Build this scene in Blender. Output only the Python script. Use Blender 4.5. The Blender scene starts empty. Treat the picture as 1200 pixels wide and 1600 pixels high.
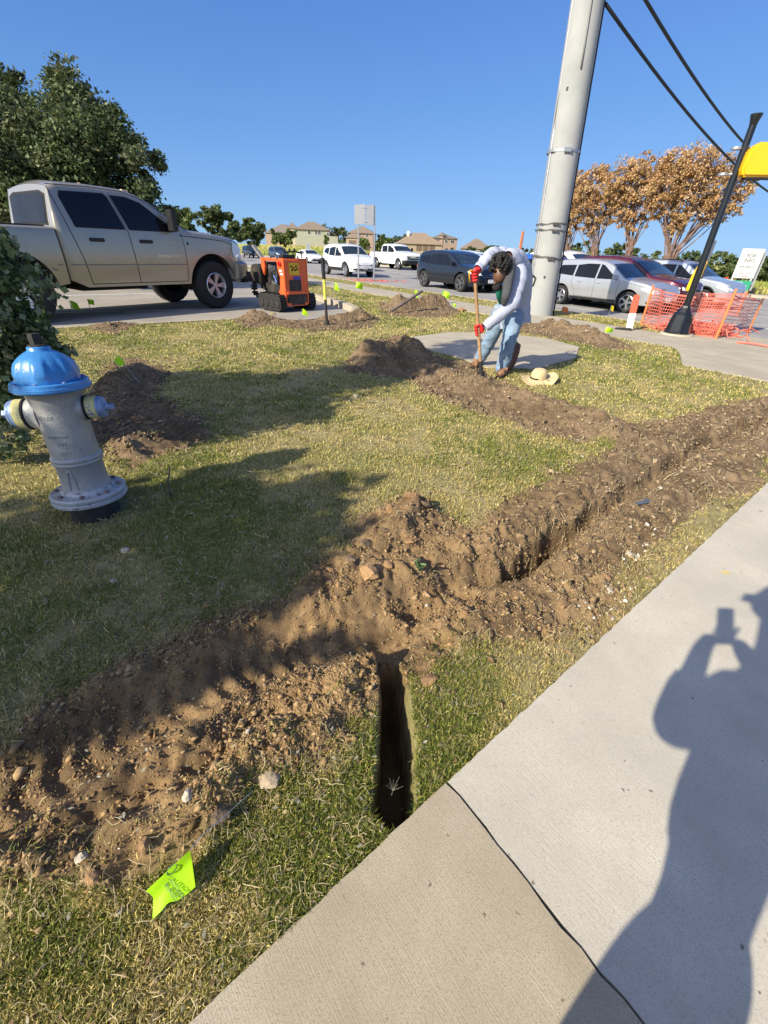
import bpy, bmesh, math, random
import numpy as np
from mathutils import Vector, Matrix
random.seed(7); RNG = np.random.default_rng(11)
R = math.radians
SC = bpy.context.scene
COL = SC.collection
# ------------------------------------------------------------------ camera
F_PX, ROLL, HY, CAMZ = 660.0, R(2.0), 392.0, 1.35
PITCH = math.atan((800 - HY) * math.cos(ROLL) / F_PX)
cam_d = bpy.data.cameras.new('camera'); cam = bpy.data.objects.new('camera', cam_d); COL.objects.link(cam)
cam_d.sensor_fit = 'VERTICAL'; cam_d.sensor_height = 36.0; cam_d.lens = 36.0 * F_PX / 1600.0
cam_d.clip_start = 0.01; cam_d.clip_end = 5000
cp, sp = math.cos(PITCH), math.sin(PITCH)
cr, sr = math.cos(ROLL), math.sin(ROLL)
r0 = Vector((1, 0, 0)); fw = Vector((0, cp, -sp)); up0 = Vector((0, sp, cp))
# image x axis / image up axis in world terms (image rolled so that the horizon falls to the right)
ix = r0 * cr + up0 * sr
iy = up0 * cr - r0 * sr
cam.matrix_world = Matrix((( ix.x, iy.x, -fw.x, 0), (ix.y, iy.y, -fw.y, 0), (ix.z, iy.z, -fw.z, CAMZ), (0, 0, 0, 1)))
SC.camera = cam
SC.render.resolution_x = 768; SC.render.resolution_y = 1024
# ------------------------------------------------------------------ world, sun, exposure
SUN = Vector((-0.61996, -0.56076, 0.54882)).normalized()
SUN_EL = math.asin(SUN.z); SUN_AZ = math.atan2(SUN.x, SUN.y)
W = bpy.data.worlds.new('World'); SC.world = W; W.use_nodes = True
nt = W.node_tree; nt.nodes.clear()
sky = nt.nodes.new('ShaderNodeTexSky'); sky.sky_type = 'NISHITA'; sky.sun_disc = False
sky.sun_elevation = SUN_EL; sky.sun_rotation = SUN_AZ
sky.altitude = 0; sky.air_density = .85; sky.dust_density = 0.0; sky.ozone_density = 4.0
bg = nt.nodes.new('ShaderNodeBackground'); bg.inputs['Strength'].default_value = 0.130
wo = nt.nodes.new('ShaderNodeOutputWorld')
hs = nt.nodes.new('ShaderNodeHueSaturation'); hs.inputs['Saturation'].default_value = 1.05; hs.inputs['Hue'].default_value = .512
nt.links.new(sky.outputs[0], hs.inputs['Color']); tn = nt.nodes.new('ShaderNodeMix'); tn.data_type = 'RGBA'; tn.blend_type = 'MULTIPLY'; tn.inputs[0].default_value = 1.0; tn.inputs[7].default_value = (.66, 1.04, 1.62, 1)
v1 = nt.nodes.new('ShaderNodeVectorMath'); v1.operation = 'MULTIPLY_ADD'; v1.inputs[1].default_value = (.25, .25, .25); v1.inputs[2].default_value = (1, 1, 1)
v2 = nt.nodes.new('ShaderNodeVectorMath'); v2.operation = 'DIVIDE'     # soft shoulder on the brightest part of the sky
nt.links.new(hs.outputs[0], v1.inputs[0]); nt.links.new(hs.outputs[0], v2.inputs[0]); nt.links.new(v1.outputs[0], v2.inputs[1]); nt.links.new(v2.outputs[0], tn.inputs[6]); # warm white sky lobe added round the sun, out of view, to fill shadows
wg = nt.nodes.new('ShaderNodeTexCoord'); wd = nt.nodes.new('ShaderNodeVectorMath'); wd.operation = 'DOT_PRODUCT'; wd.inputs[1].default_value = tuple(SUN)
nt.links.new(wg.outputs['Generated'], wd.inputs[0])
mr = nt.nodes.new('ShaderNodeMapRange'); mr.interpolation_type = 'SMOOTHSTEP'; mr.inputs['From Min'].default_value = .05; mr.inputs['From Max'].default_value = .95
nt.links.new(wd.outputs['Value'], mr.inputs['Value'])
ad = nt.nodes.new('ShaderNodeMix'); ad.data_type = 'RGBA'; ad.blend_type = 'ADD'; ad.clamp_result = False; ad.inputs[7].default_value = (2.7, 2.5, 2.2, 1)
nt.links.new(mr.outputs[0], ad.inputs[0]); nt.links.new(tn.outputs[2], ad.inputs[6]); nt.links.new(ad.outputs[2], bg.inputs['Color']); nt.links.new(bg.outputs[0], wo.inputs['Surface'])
sd = bpy.data.lights.new('sun', 'SUN'); sd.energy = 5.0; sd.angle = R(0.53); sd.color = (1.0, 0.895, 0.72)
so = bpy.data.objects.new('sun', sd); COL.objects.link(so)
so.rotation_euler = (-SUN).to_track_quat('-Z', 'Y').to_euler(); so.location = SUN * 50
SC.view_settings.view_transform = 'Standard'; SC.view_settings.look = 'None'
SC.view_settings.exposure = 0.72; SC.view_settings.gamma = 1.0; SC.view_settings.use_curve_mapping = False

# ------------------------------------------------------------------ pixel -> world helpers (photo pixels, 1200x1600)
def ray(u, v):
    x = u - 600.0; y = v - 800.0
    xr = x * cr + y * sr; yr = -x * sr + y * cr
    return np.array([xr, F_PX * cp - yr * sp, -(yr * cp + F_PX * sp)])
def at(u, v, z=0.0):
    r = ray(u, v); t = (z - CAMZ) / r[2]; return Vector((r[0] * t, r[1] * t, z))
def atY(u, v, Y):
    r = ray(u, v); t = Y / r[1]; return Vector((r[0] * t, Y, CAMZ + r[2] * t))
def S_of(X, Y): return X * 0.835 + Y * 0.55
HD = Vector((0.55, -0.835, 0)).normalized()        # direction of travel on the near lanes
def far_z(X, Y):
    """height of the land well beyond the road"""
    t = X / np.maximum(Y, 1.0)
    a = np.interp(t, [-1.2, -.26, -.19, -.08, .04, .2, .71, 1.3], [2.9, 2.3, 1.9, 1.1, .5, -.2, -2.1, -2.8])
    return a
def base_z(X, Y):
    X = np.asarray(X, float); Y = np.asarray(Y, float)
    s = S_of(X, Y)
    z = -0.11 * np.clip((s - 8) / 4.8, 0, 1)
    z = np.where(s > 12.86, -0.33, z)
    d = np.hypot(X, Y)
    k = np.clip((s - 32) / 45, 0, 1) * np.clip((d - 35) / 60, 0, 1)
    k = k * k * (3 - 2 * k)
    return z * (1 - k) + far_z(X, Y) * k
def on(u, v):
    z = 0.0
    for _ in range(30):
        p = at(u, v, z); z = float(base_z(p.x, p.y))
    return at(u, v, z)

# ------------------------------------------------------------------ object helpers
def tag(o, label=None, cat=None, group=None, kind=None):
    if label: o['label'] = label
    if cat: o['category'] = cat
    if group: o['group'] = group
    if kind: o['kind'] = kind
    return o
def empty(name, loc=(0, 0, 0), rz=0.0, label=None, cat=None, group=None):
    o = bpy.data.objects.new(name, None); COL.objects.link(o)
    o.location = loc; o.rotation_euler = (0, 0, rz); o.empty_display_size = .1
    return tag(o, label, cat, group)
class MB:
    def __init__(s): s.v = []; s.f = []; s.m = []
    def add(s, vs, fs, m=0, M=None):
        b = len(s.v)
        for p in vs:
            p = Vector(p)
            if M is not None: p = M @ p
            s.v.append(tuple(p))
        for f in fs: s.f.append(tuple(b + i for i in f)); s.m.append(m)
        return s
    def box(s, c, d, m=0, M=None, taper=1.0):
        x, y, z = c; a, b, h = d[0] / 2, d[1] / 2, d[2] / 2
        vs = [(x + i * a * (taper if k > 0 else 1), y + j * b * (taper if k > 0 else 1), z + k * h) for k in (-1, 1) for j in (-1, 1) for i in (-1, 1)]
        return s.add(vs, [(0, 2, 3, 1), (4, 5, 7, 6), (0, 1, 5, 4), (2, 6, 7, 3), (0, 4, 6, 2), (1, 3, 7, 5)], m, M)
    def tube(s, pts, rad, n=8, m=0, caps=True, M=None):
        pts = [Vector(p) for p in pts]
        if not hasattr(rad, '__len__'): rad = [rad] * len(pts)
        rings = []; prev = None
        for i, p in enumerate(pts):
            d = (pts[min(i + 1, len(pts) - 1)] - pts[max(i - 1, 0)])
            d = d.normalized() if d.length > 1e-9 else Vector((0, 0, 1))
            if prev is None:
                a = Vector((0, 0, 1)) if abs(d.z) < .9 else Vector((1, 0, 0))
                u = d.cross(a).normalized()
            else:
                u = (prev - d * prev.dot(d)); u = u.normalized() if u.length > 1e-6 else d.orthogonal().normalized()
            prev = u; w = d.cross(u)
            rings.append([p + (u * math.cos(2 * math.pi * k / n) + w * math.sin(2 * math.pi * k / n)) * rad[i] for k in range(n)])
        vs = [q for r in rings for q in r]; fs = []
        for i in range(len(pts) - 1):
            for k in range(n):
                k2 = (k + 1) % n; fs.append((i * n + k, i * n + k2, (i + 1) * n + k2, (i + 1) * n + k))
        if caps:
            fs.append(tuple(reversed(range(n)))); fs.append(tuple((len(pts) - 1) * n + k for k in range(n)))
        return s.add(vs, fs, m, M)
    def lathe(s, prof, n=24, m=0, M=None, fn=None, caps=True):
        """prof: (r, z) list about z"""
        vs = []; fs = []
        for i, (r, z) in enumerate(prof):
            for k in range(n):
                a = 2 * math.pi * k / n; rr = r if fn is None else fn(r, z, a)
                vs.append((rr * math.cos(a), rr * math.sin(a), z))
        for i in range(len(prof) - 1):
            for k in range(n):
                k2 = (k + 1) % n; fs.append((i * n + k, i * n + k2, (i + 1) * n + k2, (i + 1) * n + k))
        if caps and prof[0][0] > 1e-5: fs.append(tuple(reversed(range(n))))
        if caps and prof[-1][0] > 1e-5: fs.append(tuple((len(prof) - 1) * n + k for k in range(n)))
        return s.add(vs, fs, m, M)
    def prism(s, poly, y0, y1, m=0, M=None):
        """poly in (x, z), extruded along y"""
        n = len(poly)
        vs = [(x, y0, z) for x, z in poly] + [(x, y1, z) for x, z in poly]
        fs = [tuple(range(n)), tuple(reversed(range(n, 2 * n)))] + [(i, i + n, (i + 1) % n + n, (i + 1) % n) for i in range(n)]
        return s.add(vs, fs, m, M)
    def build(s, name, mats, parent=None, smooth=None, bevel=0, fixn=True):
        me = bpy.data.meshes.new(name); me.from_pydata(s.v, [], s.f)
        if not isinstance(mats, (list, tuple)): mats = [mats]
        for q in mats: me.materials.append(q)
        me.polygons.foreach_set('material_index', s.m)
        if fixn or bevel:
            bm = bmesh.new(); bm.from_mesh(me); bmesh.ops.remove_doubles(bm, verts=bm.verts, dist=1e-5)
            if bevel:
                es = [e for e in bm.edges if e.is_manifold and e.calc_face_angle(0) > 0.6]
                bmesh.ops.bevel(bm, geom=es, offset=bevel, segments=2, affect='EDGES', clamp_overlap=True)
            bmesh.ops.recalc_face_normals(bm, faces=bm.faces); bm.to_mesh(me); bm.free()
        if smooth:
            me.polygons.foreach_set('use_smooth', [True] * len(me.polygons))
            if smooth is not True: me.set_sharp_from_angle(angle=R(smooth))
        me.update()
        o = bpy.data.objects.new(name, me); COL.objects.link(o)
        if parent is not None: o.parent = parent
        return o
def np_mesh(name, V, Fc, mats, parent=None, col=None, smooth=False, colname='col', nper=4):
    """fast mesh: V (n,3), Fc (m,k) all faces with k corners; col (n,3 or 4) point colours"""
    me = bpy.data.meshes.new(name); k = Fc.shape[1]
    me.vertices.add(len(V)); me.vertices.foreach_set('co', np.ascontiguousarray(V, dtype=np.float32).ravel())
    me.loops.add(Fc.size); me.loops.foreach_set('vertex_index', np.ascontiguousarray(Fc, dtype=np.int32).ravel())
    me.polygons.add(len(Fc)); me.polygons.foreach_set('loop_start', np.arange(0, Fc.size, k, dtype=np.int32))
    me.polygons.foreach_set('loop_total', np.full(len(Fc), k, dtype=np.int32))
    if smooth: me.polygons.foreach_set('use_smooth', np.ones(len(Fc), dtype=bool))
    if not isinstance(mats, (list, tuple)): mats = [mats]
    for q in mats: me.materials.append(q)
    if col is not None:
        a = me.attributes.new(colname, 'FLOAT_COLOR', 'POINT')
        c = np.ones((len(V), 4), dtype=np.float32); c[:, :col.shape[1]] = col
        a.data.foreach_set('color', c.ravel())
    me.update(calc_edges=True)
    o = bpy.data.objects.new(name, me); COL.objects.link(o)
    if parent is not None: o.parent = parent
    return o
def copy_tree(o, parent=None):
    c = o.copy(); COL.objects.link(c); c.parent = parent
    for ch in list(o.children): copy_tree(ch, c)
    return c
def text_mesh(name, body, size, mat, parent, M, extrude=0.001, align='CENTER', sx=1.0):
    cu = bpy.data.curves.new(name, 'FONT'); cu.body = body; cu.size = size; cu.extrude = extrude; cu.align_x = align; cu.align_y = 'CENTER'
    o = bpy.data.objects.new(name + '_t', cu); COL.objects.link(o)
    dg = bpy.context.evaluated_depsgraph_get(); me = bpy.data.meshes.new_from_object(o.evaluated_get(dg))
    bpy.data.objects.remove(o)
    me.transform(Matrix.Scale(sx, 4, (1, 0, 0))); me.transform(M); me.materials.clear(); me.materials.append(mat)
    q = bpy.data.objects.new(name, me); COL.objects.link(q); q.parent = parent
    return q

# ------------------------------------------------------------------ noise
_tab = np.random.default_rng(5).random((256, 256)).astype(np.float64)
def vnoise(x, y):
    xi = np.floor(x).astype(int); yi = np.floor(y).astype(int); fx = x - xi; fy = y - yi
    fx = fx * fx * (3 - 2 * fx); fy = fy * fy * (3 - 2 * fy)
    a = _tab[xi & 255, yi & 255]; b = _tab[(xi + 1) & 255, yi & 255]; c = _tab[xi & 255, (yi + 1) & 255]; d = _tab[(xi + 1) & 255, (yi + 1) & 255]
    return (a * (1 - fx) + b * fx) * (1 - fy) + (c * (1 - fx) + d * fx) * fy
def fbm(x, y, sc=1.0, o=4):
    r = 0; a = 1; t = 0
    for i in range(o):
        r = r + a * vnoise(x * sc + 17.3 * i, y * sc + 9.1 * i); t += a; a *= .5; sc *= 2.03
    return r / t

# ------------------------------------------------------------------ materials
def nmat(name): 
    m = bpy.data.materials.new(name); m.use_nodes = True
    return m, m.node_tree, m.node_tree.nodes['Principled BSDF']
def mat(name, col, rough=.6, metal=0.0, vary=.12, scale=8.0, bump=0.0, bscale=60.0, coat=0.0, trans=0.0, dirt=None, dscale=3.0, damt=.5, spec=None, alpha=None, dlow=.5):
    m, t, b = nmat(name); N = t.nodes; L = t.links
    tc = N.new('ShaderNodeTexCoord'); no = N.new('ShaderNodeTexNoise'); no.inputs['Scale'].default_value = scale; no.inputs['Detail'].default_value = 6
    L.new(tc.outputs['Object'], no.inputs['Vector'])
    rp = N.new('ShaderNodeValToRGB'); rp.color_ramp.elements[0].position = .3; rp.color_ramp.elements[1].position = .7
    rp.color_ramp.elements[0].color = [c * (1 - vary) for c in col] + [1]; rp.color_ramp.elements[1].color = [min(1, c * (1 + vary)) for c in col] + [1]
    L.new(no.outputs['Fac'], rp.inputs['Fac']); out = rp.outputs['Color']
    if dirt:
        n2 = N.new('ShaderNodeTexNoise'); n2.inputs['Scale'].default_value = dscale; n2.inputs['Detail'].default_value = 8; n2.inputs['Roughness'].default_value = .65
        L.new(tc.outputs['Object'], n2.inputs['Vector'])
        r2 = N.new('ShaderNodeValToRGB'); r2.color_ramp.elements[0].position = dlow; r2.color_ramp.elements[1].position = dlow + .12
        r2.color_ramp.elements[1].color = (damt, damt, damt, 1)
        L.new(n2.outputs['Fac'], r2.inputs['Fac'])
        mx = N.new('ShaderNodeMix'); mx.data_type = 'RGBA'; L.new(r2.outputs['Color'], mx.inputs['Factor']); L.new(out, mx.inputs[6]); mx.inputs[7].default_value = (*dirt, 1)
        out = mx.outputs[2]
    L.new(out, b.inputs['Base Color']); b.inputs['Roughness'].default_value = rough; b.inputs['Metallic'].default_value = metal
    if coat: b.inputs['Coat Weight'].default_value = coat; b.inputs['Coat Roughness'].default_value = .04
    if trans: b.inputs['Transmission Weight'].default_value = trans
    if spec is not None: b.inputs['Specular IOR Level'].default_value = spec
    if alpha is not None: b.inputs['Alpha'].default_value = alpha
    if bump:
        n3 = N.new('ShaderNodeTexNoise'); n3.inputs['Scale'].default_value = bscale; n3.inputs['Detail'].default_value = 5
        L.new(tc.outputs['Object'], n3.inputs['Vector'])
        bp = N.new('ShaderNodeBump'); bp.inputs['Strength'].default_value = bump; bp.inputs['Distance'].default_value = .01
        L.new(n3.outputs['Fac'], bp.inputs['Height']); L.new(bp.outputs['Normal'], b.inputs['Normal'])
    return m
def leaf_mat(name, trl=.3, rough=.55, c2=None):
    m, t, b = nmat(name); N = t.nodes; L = t.links
    a = N.new('ShaderNodeAttribute'); a.attribute_name = 'col'
    L.new(a.outputs['Color'], b.inputs['Base Color']); b.inputs['Roughness'].default_value = rough
    b.inputs['Specular IOR Level'].default_value = .3
    tr = N.new('ShaderNodeBsdfTranslucent'); L.new(a.outputs['Color'], tr.inputs['Color'])
    mx = N.new('ShaderNodeMixShader'); mx.inputs[0].default_value = trl
    L.new(b.outputs[0], mx.inputs[1]); L.new(tr.outputs[0], mx.inputs[2]); L.new(mx.outputs[0], N['Material Output'].inputs['Surface'])
    return m
M_leaf = leaf_mat('leaf'); M_grass = leaf_mat('grass_blade', .25, .6)
M_clod = leaf_mat('clod', 0.0, .95)
M_black = mat('black_plastic', (.012, .012, .013), .5)
M_rubber = mat('rubber', (.018, .018, .018), .85, vary=.25, scale=30, bump=.3)
M_chrome = mat('chrome', (.75, .75, .77), .12, 1.0, vary=.03)
M_alloy = mat('alloy', (.55, .56, .58), .28, .9, vary=.06)
M_glass = mat('tinted_glass', (.006, .007, .009), .04, vary=.3, scale=2, spec=.4)
M_glassb = mat('windshield_glass', (.02, .03, .035), .03, vary=.5, scale=3, spec=.7)
M_light = mat('lamp_lens', (.75, .78, .8), .08, 0, coat=1)
M_red = mat('red_lens', (.45, .01, .01), .15, coat=1)
M_amber = mat('amber_lens', (.75, .16, .03), .2, coat=1)
M_seam = mat('panel_gap', (.006, .006, .007), .8)
M_galv = mat('galvanised_steel', (.42, .43, .44), .45, .7, vary=.15, scale=12)
# ------------------------------------------------------------------ ground layout (photo-traced outlines laid out on the land)
def PL(pts): return np.array([tuple(on(u, v))[:2] for u, v in pts])
def seg_dist(X, Y, P):
    """distance to polyline P and signed side + parameter"""
    best = np.full(X.shape, 1e9); par = np.zeros(X.shape); acc = 0.0; side = np.zeros(X.shape)
    for i in range(len(P) - 1):
        ax, ay = P[i]; bx, by = P[i + 1]; dx, dy = bx - ax, by - ay; L = math.hypot(dx, dy)
        t = np.clip(((X - ax) * dx + (Y - ay) * dy) / (L * L), 0, 1)
        d = np.hypot(X - ax - t * dx, Y - ay - t * dy)
        c = d < best; best = np.where(c, d, best); par = np.where(c, acc + t * L, par)
        side = np.where(c, np.sign(dx * (Y - ay) - dy * (X - ax)), side); acc += L
    return best, par, side, acc
def poly_sd(X, Y, P):
    """signed distance to polygon, negative inside"""
    ins = np.zeros(X.shape, bool); n = len(P)
    d = np.full(X.shape, 1e9)
    for i in range(n):
        ax, ay = P[i]; bx, by = P[(i + 1) % n]; dx, dy = bx - ax, by - ay; L2 = dx * dx + dy * dy + 1e-12
        t = np.clip(((X - ax) * dx + (Y - ay) * dy) / L2, 0, 1)
        d = np.minimum(d, np.hypot(X - ax - t * dx, Y - ay - t * dy))
        c = ((ay > Y) != (by > Y)) & (X < (bx - ax) * (Y - ay) / (by - ay + 1e-12) + ax); ins ^= c
    return np.where(ins, -d, d)
D_MAIN = PL([(0,1180),(60,1110),(180,1030),(300,975),(400,945),(460,925),(480,880),(540,850),(550,800),(600,785),(640,768),(690,800),(740,825),(775,782),(862,742),(940,712),(960,690),
    (880,690),(800,662),(720,640),(660,612),(640,590),(590,588),(535,578),(545,560),(590,528),(650,528),(672,556),(740,566),(790,596),(850,620),(930,640),(1000,665),(1060,648),(1120,636),(1200,618),
    (1250,640),(1230,700),(1200,722),(1150,752),(1090,770),(1050,830),(1000,868),(935,950),(900,985),(850,1008),(760,1006),(700,1035),(665,1075),(640,1060),(600,1100),(560,1130),(500,1190),(400,1250),(370,1305),(280,1355),(180,1400),(60,1402),(0,1395),(-150,1400),(-150,1230)])
D_OTHER = [PL([(150,610),(170,570),(215,558),(262,578),(250,620),(320,655),(330,690),(250,720),(200,740),(170,700),(120,690),(90,640)]),
    PL([(365,498),(400,484),(440,490),(480,496),(540,484),(590,497),(585,512),(500,520),(430,510),(380,512)]),
    PL([(592,478),(640,468),(690,472),(725,488),(700,496),(640,496),(600,492)]),
    PL([(815,500),(870,503),(930,518),(965,530),(1000,548),(950,546),(880,532),(810,520)]),
    PL([(140,500),(200,495),(222,510),(180,522),(140,515)]),
    PL([(1040,700),(1200,690),(1200,755),(1100,790),(1010,870),(960,860)]),
    PL([(900,940),(960,905),(1000,870),(990,930),(940,975),(900,985)])]
T1 = PL([(1260,628),(1200,650),(1110,690),(1040,733),(980,775),(920,813),(865,848),(812,884)])
T1b = PL([(812,884),(750,905),(690,925),(640,950),(605,1010)])
T2 = PL([(604,1040),(614,1075),(618,1150),(612,1258)])
RIDGES = [  # polyline, amplitude, sigma
    (PL([(1200,628),(1100,660),(1010,705),(930,755),(860,795),(780,838),(700,868)]), .05, .11),
    (PL([(1200,690),(1100,738),(1020,795),(930,850),(840,925),(760,980),(690,1030)]), .045, .13),
    (PL([(590,1060),(520,1110),(440,1170),(350,1245),(230,1320),(100,1365),(-60,1400)]), .10, .085),
    (PL([(300,1180),(200,1240),(80,1310),(-60,1370)]), .05, .09),
    (PL([(590,570),(650,575),(720,600),(800,625),(880,650),(960,680)]), .12, .19),
    (PL([(575,560),(620,548),(650,552)]), .22, .20),
    (PL([(620,830),(650,800)]), .10, .10), (PL([(490,925),(560,905),(640,900)]), .09, .09),
    (PL([(185,606),(225,592)]), .17, .20), (PL([(200,705),(280,675)]), .11, .15),
    (PL([(400,500),(440,495)]), .20, .28), (PL([(510,497),(560,497)]), .22, .28), (PL([(625,482),(690,480)]), .30, .35),
    (PL([(860,512),(930,530)]), .18, .25), (PL([(165,508),(200,505)]), .22, .22), (PL([(600,480),(560,470)]), .10, .3)]
TROUGH = PL([(560,985),(440,1010),(330,1055),(230,1110),(120,1180),(0,1250),(-120,1330)])
SW_A, SW_B = at(300, 1600), at(1190, 765)           # near edge of the near sidewalk
swd = (SW_B - SW_A); swd.z = 0; swd.normalize(); swn = Vector((swd.y, -swd.x, 0))
def sw_side(X, Y): return (X - SW_A.x) * swn.x + (Y - SW_A.y) * swn.y
JOINT = at(693, 1223)
# driveway / car park on the left, concrete corner on the right, far sidewalk, junction pad
P_LOT = PL([(90,513),(200,507),(300,502),(380,498),(470,500),(545,497),(548,487),(520,477),(482,466),(440,452),(400,443)])
e = P_LOT[-1]; P_LOT = np.vstack([P_LOT, [[e[0] - 22, e[1] + 33.4], [-60, 30], [-45, -12], [-10.2, 3.6]]])
P_PAD = PL([(640,528),(700,520),(790,522),(855,530),(905,543),(900,560),(835,578),(760,575),(705,556),(665,548),(628,535)])
e1, e2 = on(1062, 553), on(1066, 572)
P_CORNER = np.array([[e1.x, e1.y], [e2.x, e2.y], [5.1, 5.9], [5.6, 5.1], [7.2, 4.3], [12.0, 4.3], [12.0, 5.1], [9.6, 8.68], [7.9, 10.9], [6.9, 11.2], [6.3, 10.3], [5.6, 9.1]])
def strip_pts(s0, s1, t0, t1, n=40):
    """polygon between s0..s1 (across the road) for t0..t1 (along the road, towards the viewer's right)"""
    n0 = Vector((0.835, 0.55, 0)); out = []
    for t in np.linspace(t0, t1, n): out.append(n0 * s0 + HD * t)
    for t in np.linspace(t1, t0, n): out.append(n0 * s1 + HD * t)
    return np.array([(p.x, p.y) for p in out])
P_WALK = strip_pts(9.0, 10.85, -150, -1.6)
def softmask(sd, w): return np.clip(.5 - sd / w, 0, 1)
def dirt_fields(X, Y):
    wob = (fbm(X, Y, 6.0, 4) - .5) * .22 + (fbm(X + 40, Y, 22.0, 3) - .5) * .10
    sd = poly_sd(X, Y, D_MAIN)
    for P in D_OTHER: sd = np.minimum(sd, poly_sd(X, Y, P))
    dist = np.hypot(X, Y)
    k = np.clip(dist / 4, .35, 1.6)
    return sd + wob * k, sd
def hard_zone(X, Y):
    """True where concrete or asphalt lies on the land"""
    h = poly_sd(X, Y, P_LOT) < .0; h |= poly_sd(X, Y, P_PAD) < 0; h |= poly_sd(X, Y, P_CORNER) < 0; h |= poly_sd(X, Y, P_WALK) < 0
    h |= (S_of(X, Y) > 12.7) & (S_of(X, Y) < 31.2); h |= (sw_side(X, Y) > 0) & (sw_side(X, Y) < 2.9)
    return h
def ground_height(X, Y, detail=True):
    z = base_z(X, Y)
    near = (np.hypot(X, Y) < 24)
    dz = np.zeros_like(z); Xn, Yn = X[near], Y[near]
    sdw, sd = dirt_fields(Xn, Yn)
    dm = softmask(sdw, .10)
    h = np.zeros_like(Xn)
    for P, a, s in RIDGES:
        d, _, _, _ = seg_dist(Xn, Yn, P)
        lump = .55 + .9 * fbm(Xn + 3, Yn, 3.2 / max(s, .1) * .35, 3)
        h = np.maximum(h, a * np.exp(-(d / s) ** 2 * .9) * lump)
    # roughness of loose soil
    rough = (fbm(Xn, Yn, 12, 5) - .5) * .075 + (fbm(Xn + 9, Yn, 45, 3) - .5) * .034 + (.14 - np.abs(fbm(Xn + 3, Yn + 2, 20, 3) - .5)) * .05 - .005
    lawn = (fbm(Xn, Yn, 1.1, 3) - .5) * .05 + (fbm(Xn, Yn, 9, 3) - .5) * .016
    # tyre trough with tread bars
    d, par, side, _ = seg_dist(Xn, Yn, TROUGH)
    tr = np.exp(-(d / .13) ** 4)
    bars = np.sin((par * 1.0 + np.abs(d) * .35 * 1.0) * 2 * math.pi / .085)
    hh = dm * (h + rough * (1 - .75 * tr) - .045 * tr + .013 * tr * bars * (d < .12) * (.4 + 1.2 * fbm(Xn + 7, Yn, 4, 2)))
    rim = np.exp(-((d - .2) / .05) ** 2) * .02 * dm
    # trenches
    wn = (fbm(Xn, Yn, 6, 4) - .5) * .085
    d1, p1, _, a1 = seg_dist(Xn, Yn, T1)
    wid = .026 + .012 * np.sin(p1 * 5)
    dep = .085 + .20 * np.clip((p1 / a1 - .8) / .2, 0, 1)
    t1 = np.clip(1 - (d1 + wn - wid) / .066, 0, 1); t1 = t1 * t1 * (3 - 2 * t1)
    d1b, p1b, _, a1b = seg_dist(Xn, Yn, T1b)
    t1b = np.exp(-((d1b + wn) / .085) ** 2)
    d2, p2, _, a2 = seg_dist(Xn, Yn, T2)
    w2 = .036 + .016 * np.clip(p2 / a2, 0, 1) + wn * .55 + (fbm(Xn, Yn, 30, 2) - .5) * .018
    t2 = np.clip(1 - (d2 - w2) / .012, 0, 1)
    z_n = z[near] + lawn * (1 - dm) + hh + rim
    z_n = z_n * (1 - t1) + (z_n - dep) * t1
    z_n = z_n - .08 * t1b * (.6 + .8 * fbm(Xn, Yn, 8, 2))
    z_n = z_n * (1 - t2) + (-.50) * t2
    # sink under everything paved
    hz = np.minimum.reduce([poly_sd(Xn, Yn, P_LOT), poly_sd(Xn, Yn, P_PAD), poly_sd(Xn, Yn, P_CORNER), poly_sd(Xn, Yn, P_WALK)])
    ss = sw_side(Xn, Yn); hz = np.minimum(hz, np.where((ss > -.0) & (ss < 2.9), -np.minimum(ss, 2.9 - ss), np.maximum(-ss, ss - 2.9)))
    k = np.clip(-hz / .03, 0, 1)
    edge = np.clip(1 - hz / .15, 0, 1)      # lawn flattens towards slabs
    flat = base_z(Xn, Yn)
    z_n = np.where((t1 < .02) & (t2 < .02), z_n * (1 - edge) + np.minimum(z_n, flat + .015) * edge, z_n)
    z_n = z_n * (1 - k) + (flat - .12) * k
    zo = z.copy(); zo = np.where(poly_sd(X, Y, P_LOT) < 0, zo - .12, zo); zo[near] = z_n
    dmo = np.zeros_like(z); dmo[near] = np.maximum.reduce([dm, t1, t2 * .8])
    tre = np.zeros_like(z); tre[near] = np.maximum(t1, t2)
    tro = np.zeros_like(z); tro[near] = tr * dm
    return zo, dmo, tre, tro
def grid_lines(segs):
    out = [segs[0][0]]
    for a, b, s in segs:
        n = max(1, int(round((b - a) / s))); out += list(np.linspace(a, b, n + 1)[1:])
    return out
def far_lines(a, b, r=1.09, s0=.05):
    out = []; x = a; s = s0; sg = 1 if b > a else -1
    while (b - x) * sg > s: x += sg * s; out.append(x); s *= r
    out.append(b); return out
xs = grid_lines([(-4.4, -1.7, .026), (-1.7, 1.7, .0108), (1.7, 4.3, .0135), (4.3, 7.5, .05)])
xs = list(reversed(far_lines(-4.4, -1400))) + xs + far_lines(7.5, 1400)
ys = grid_lines([(0.0, 2.5, .0108), (2.5, 4.5, .0135), (4.5, 8.0, .026), (8.0, 19.5, .06)])
ys = list(reversed(far_lines(.0, -300))) + ys + far_lines(19.5, 2500)
GX, GY = np.meshgrid(np.array(xs), np.array(ys)); nx, ny = len(xs), len(ys)
GZ, GD, GT, GR = ground_height(GX.ravel(), GY.ravel())
V = np.stack([GX.ravel(), GY.ravel(), GZ], 1)
i0 = (np.arange(ny - 1)[:, None] * nx + np.arange(nx - 1)[None, :]).ravel()
Fq = np.stack([i0, i0 + 1, i0 + nx + 1, i0 + nx], 1)
Xf, Yf = V[:, 0], V[:, 1]
field = np.clip((S_of(Xf, Yf) - 31) / 1.0, 0, 1)
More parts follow.
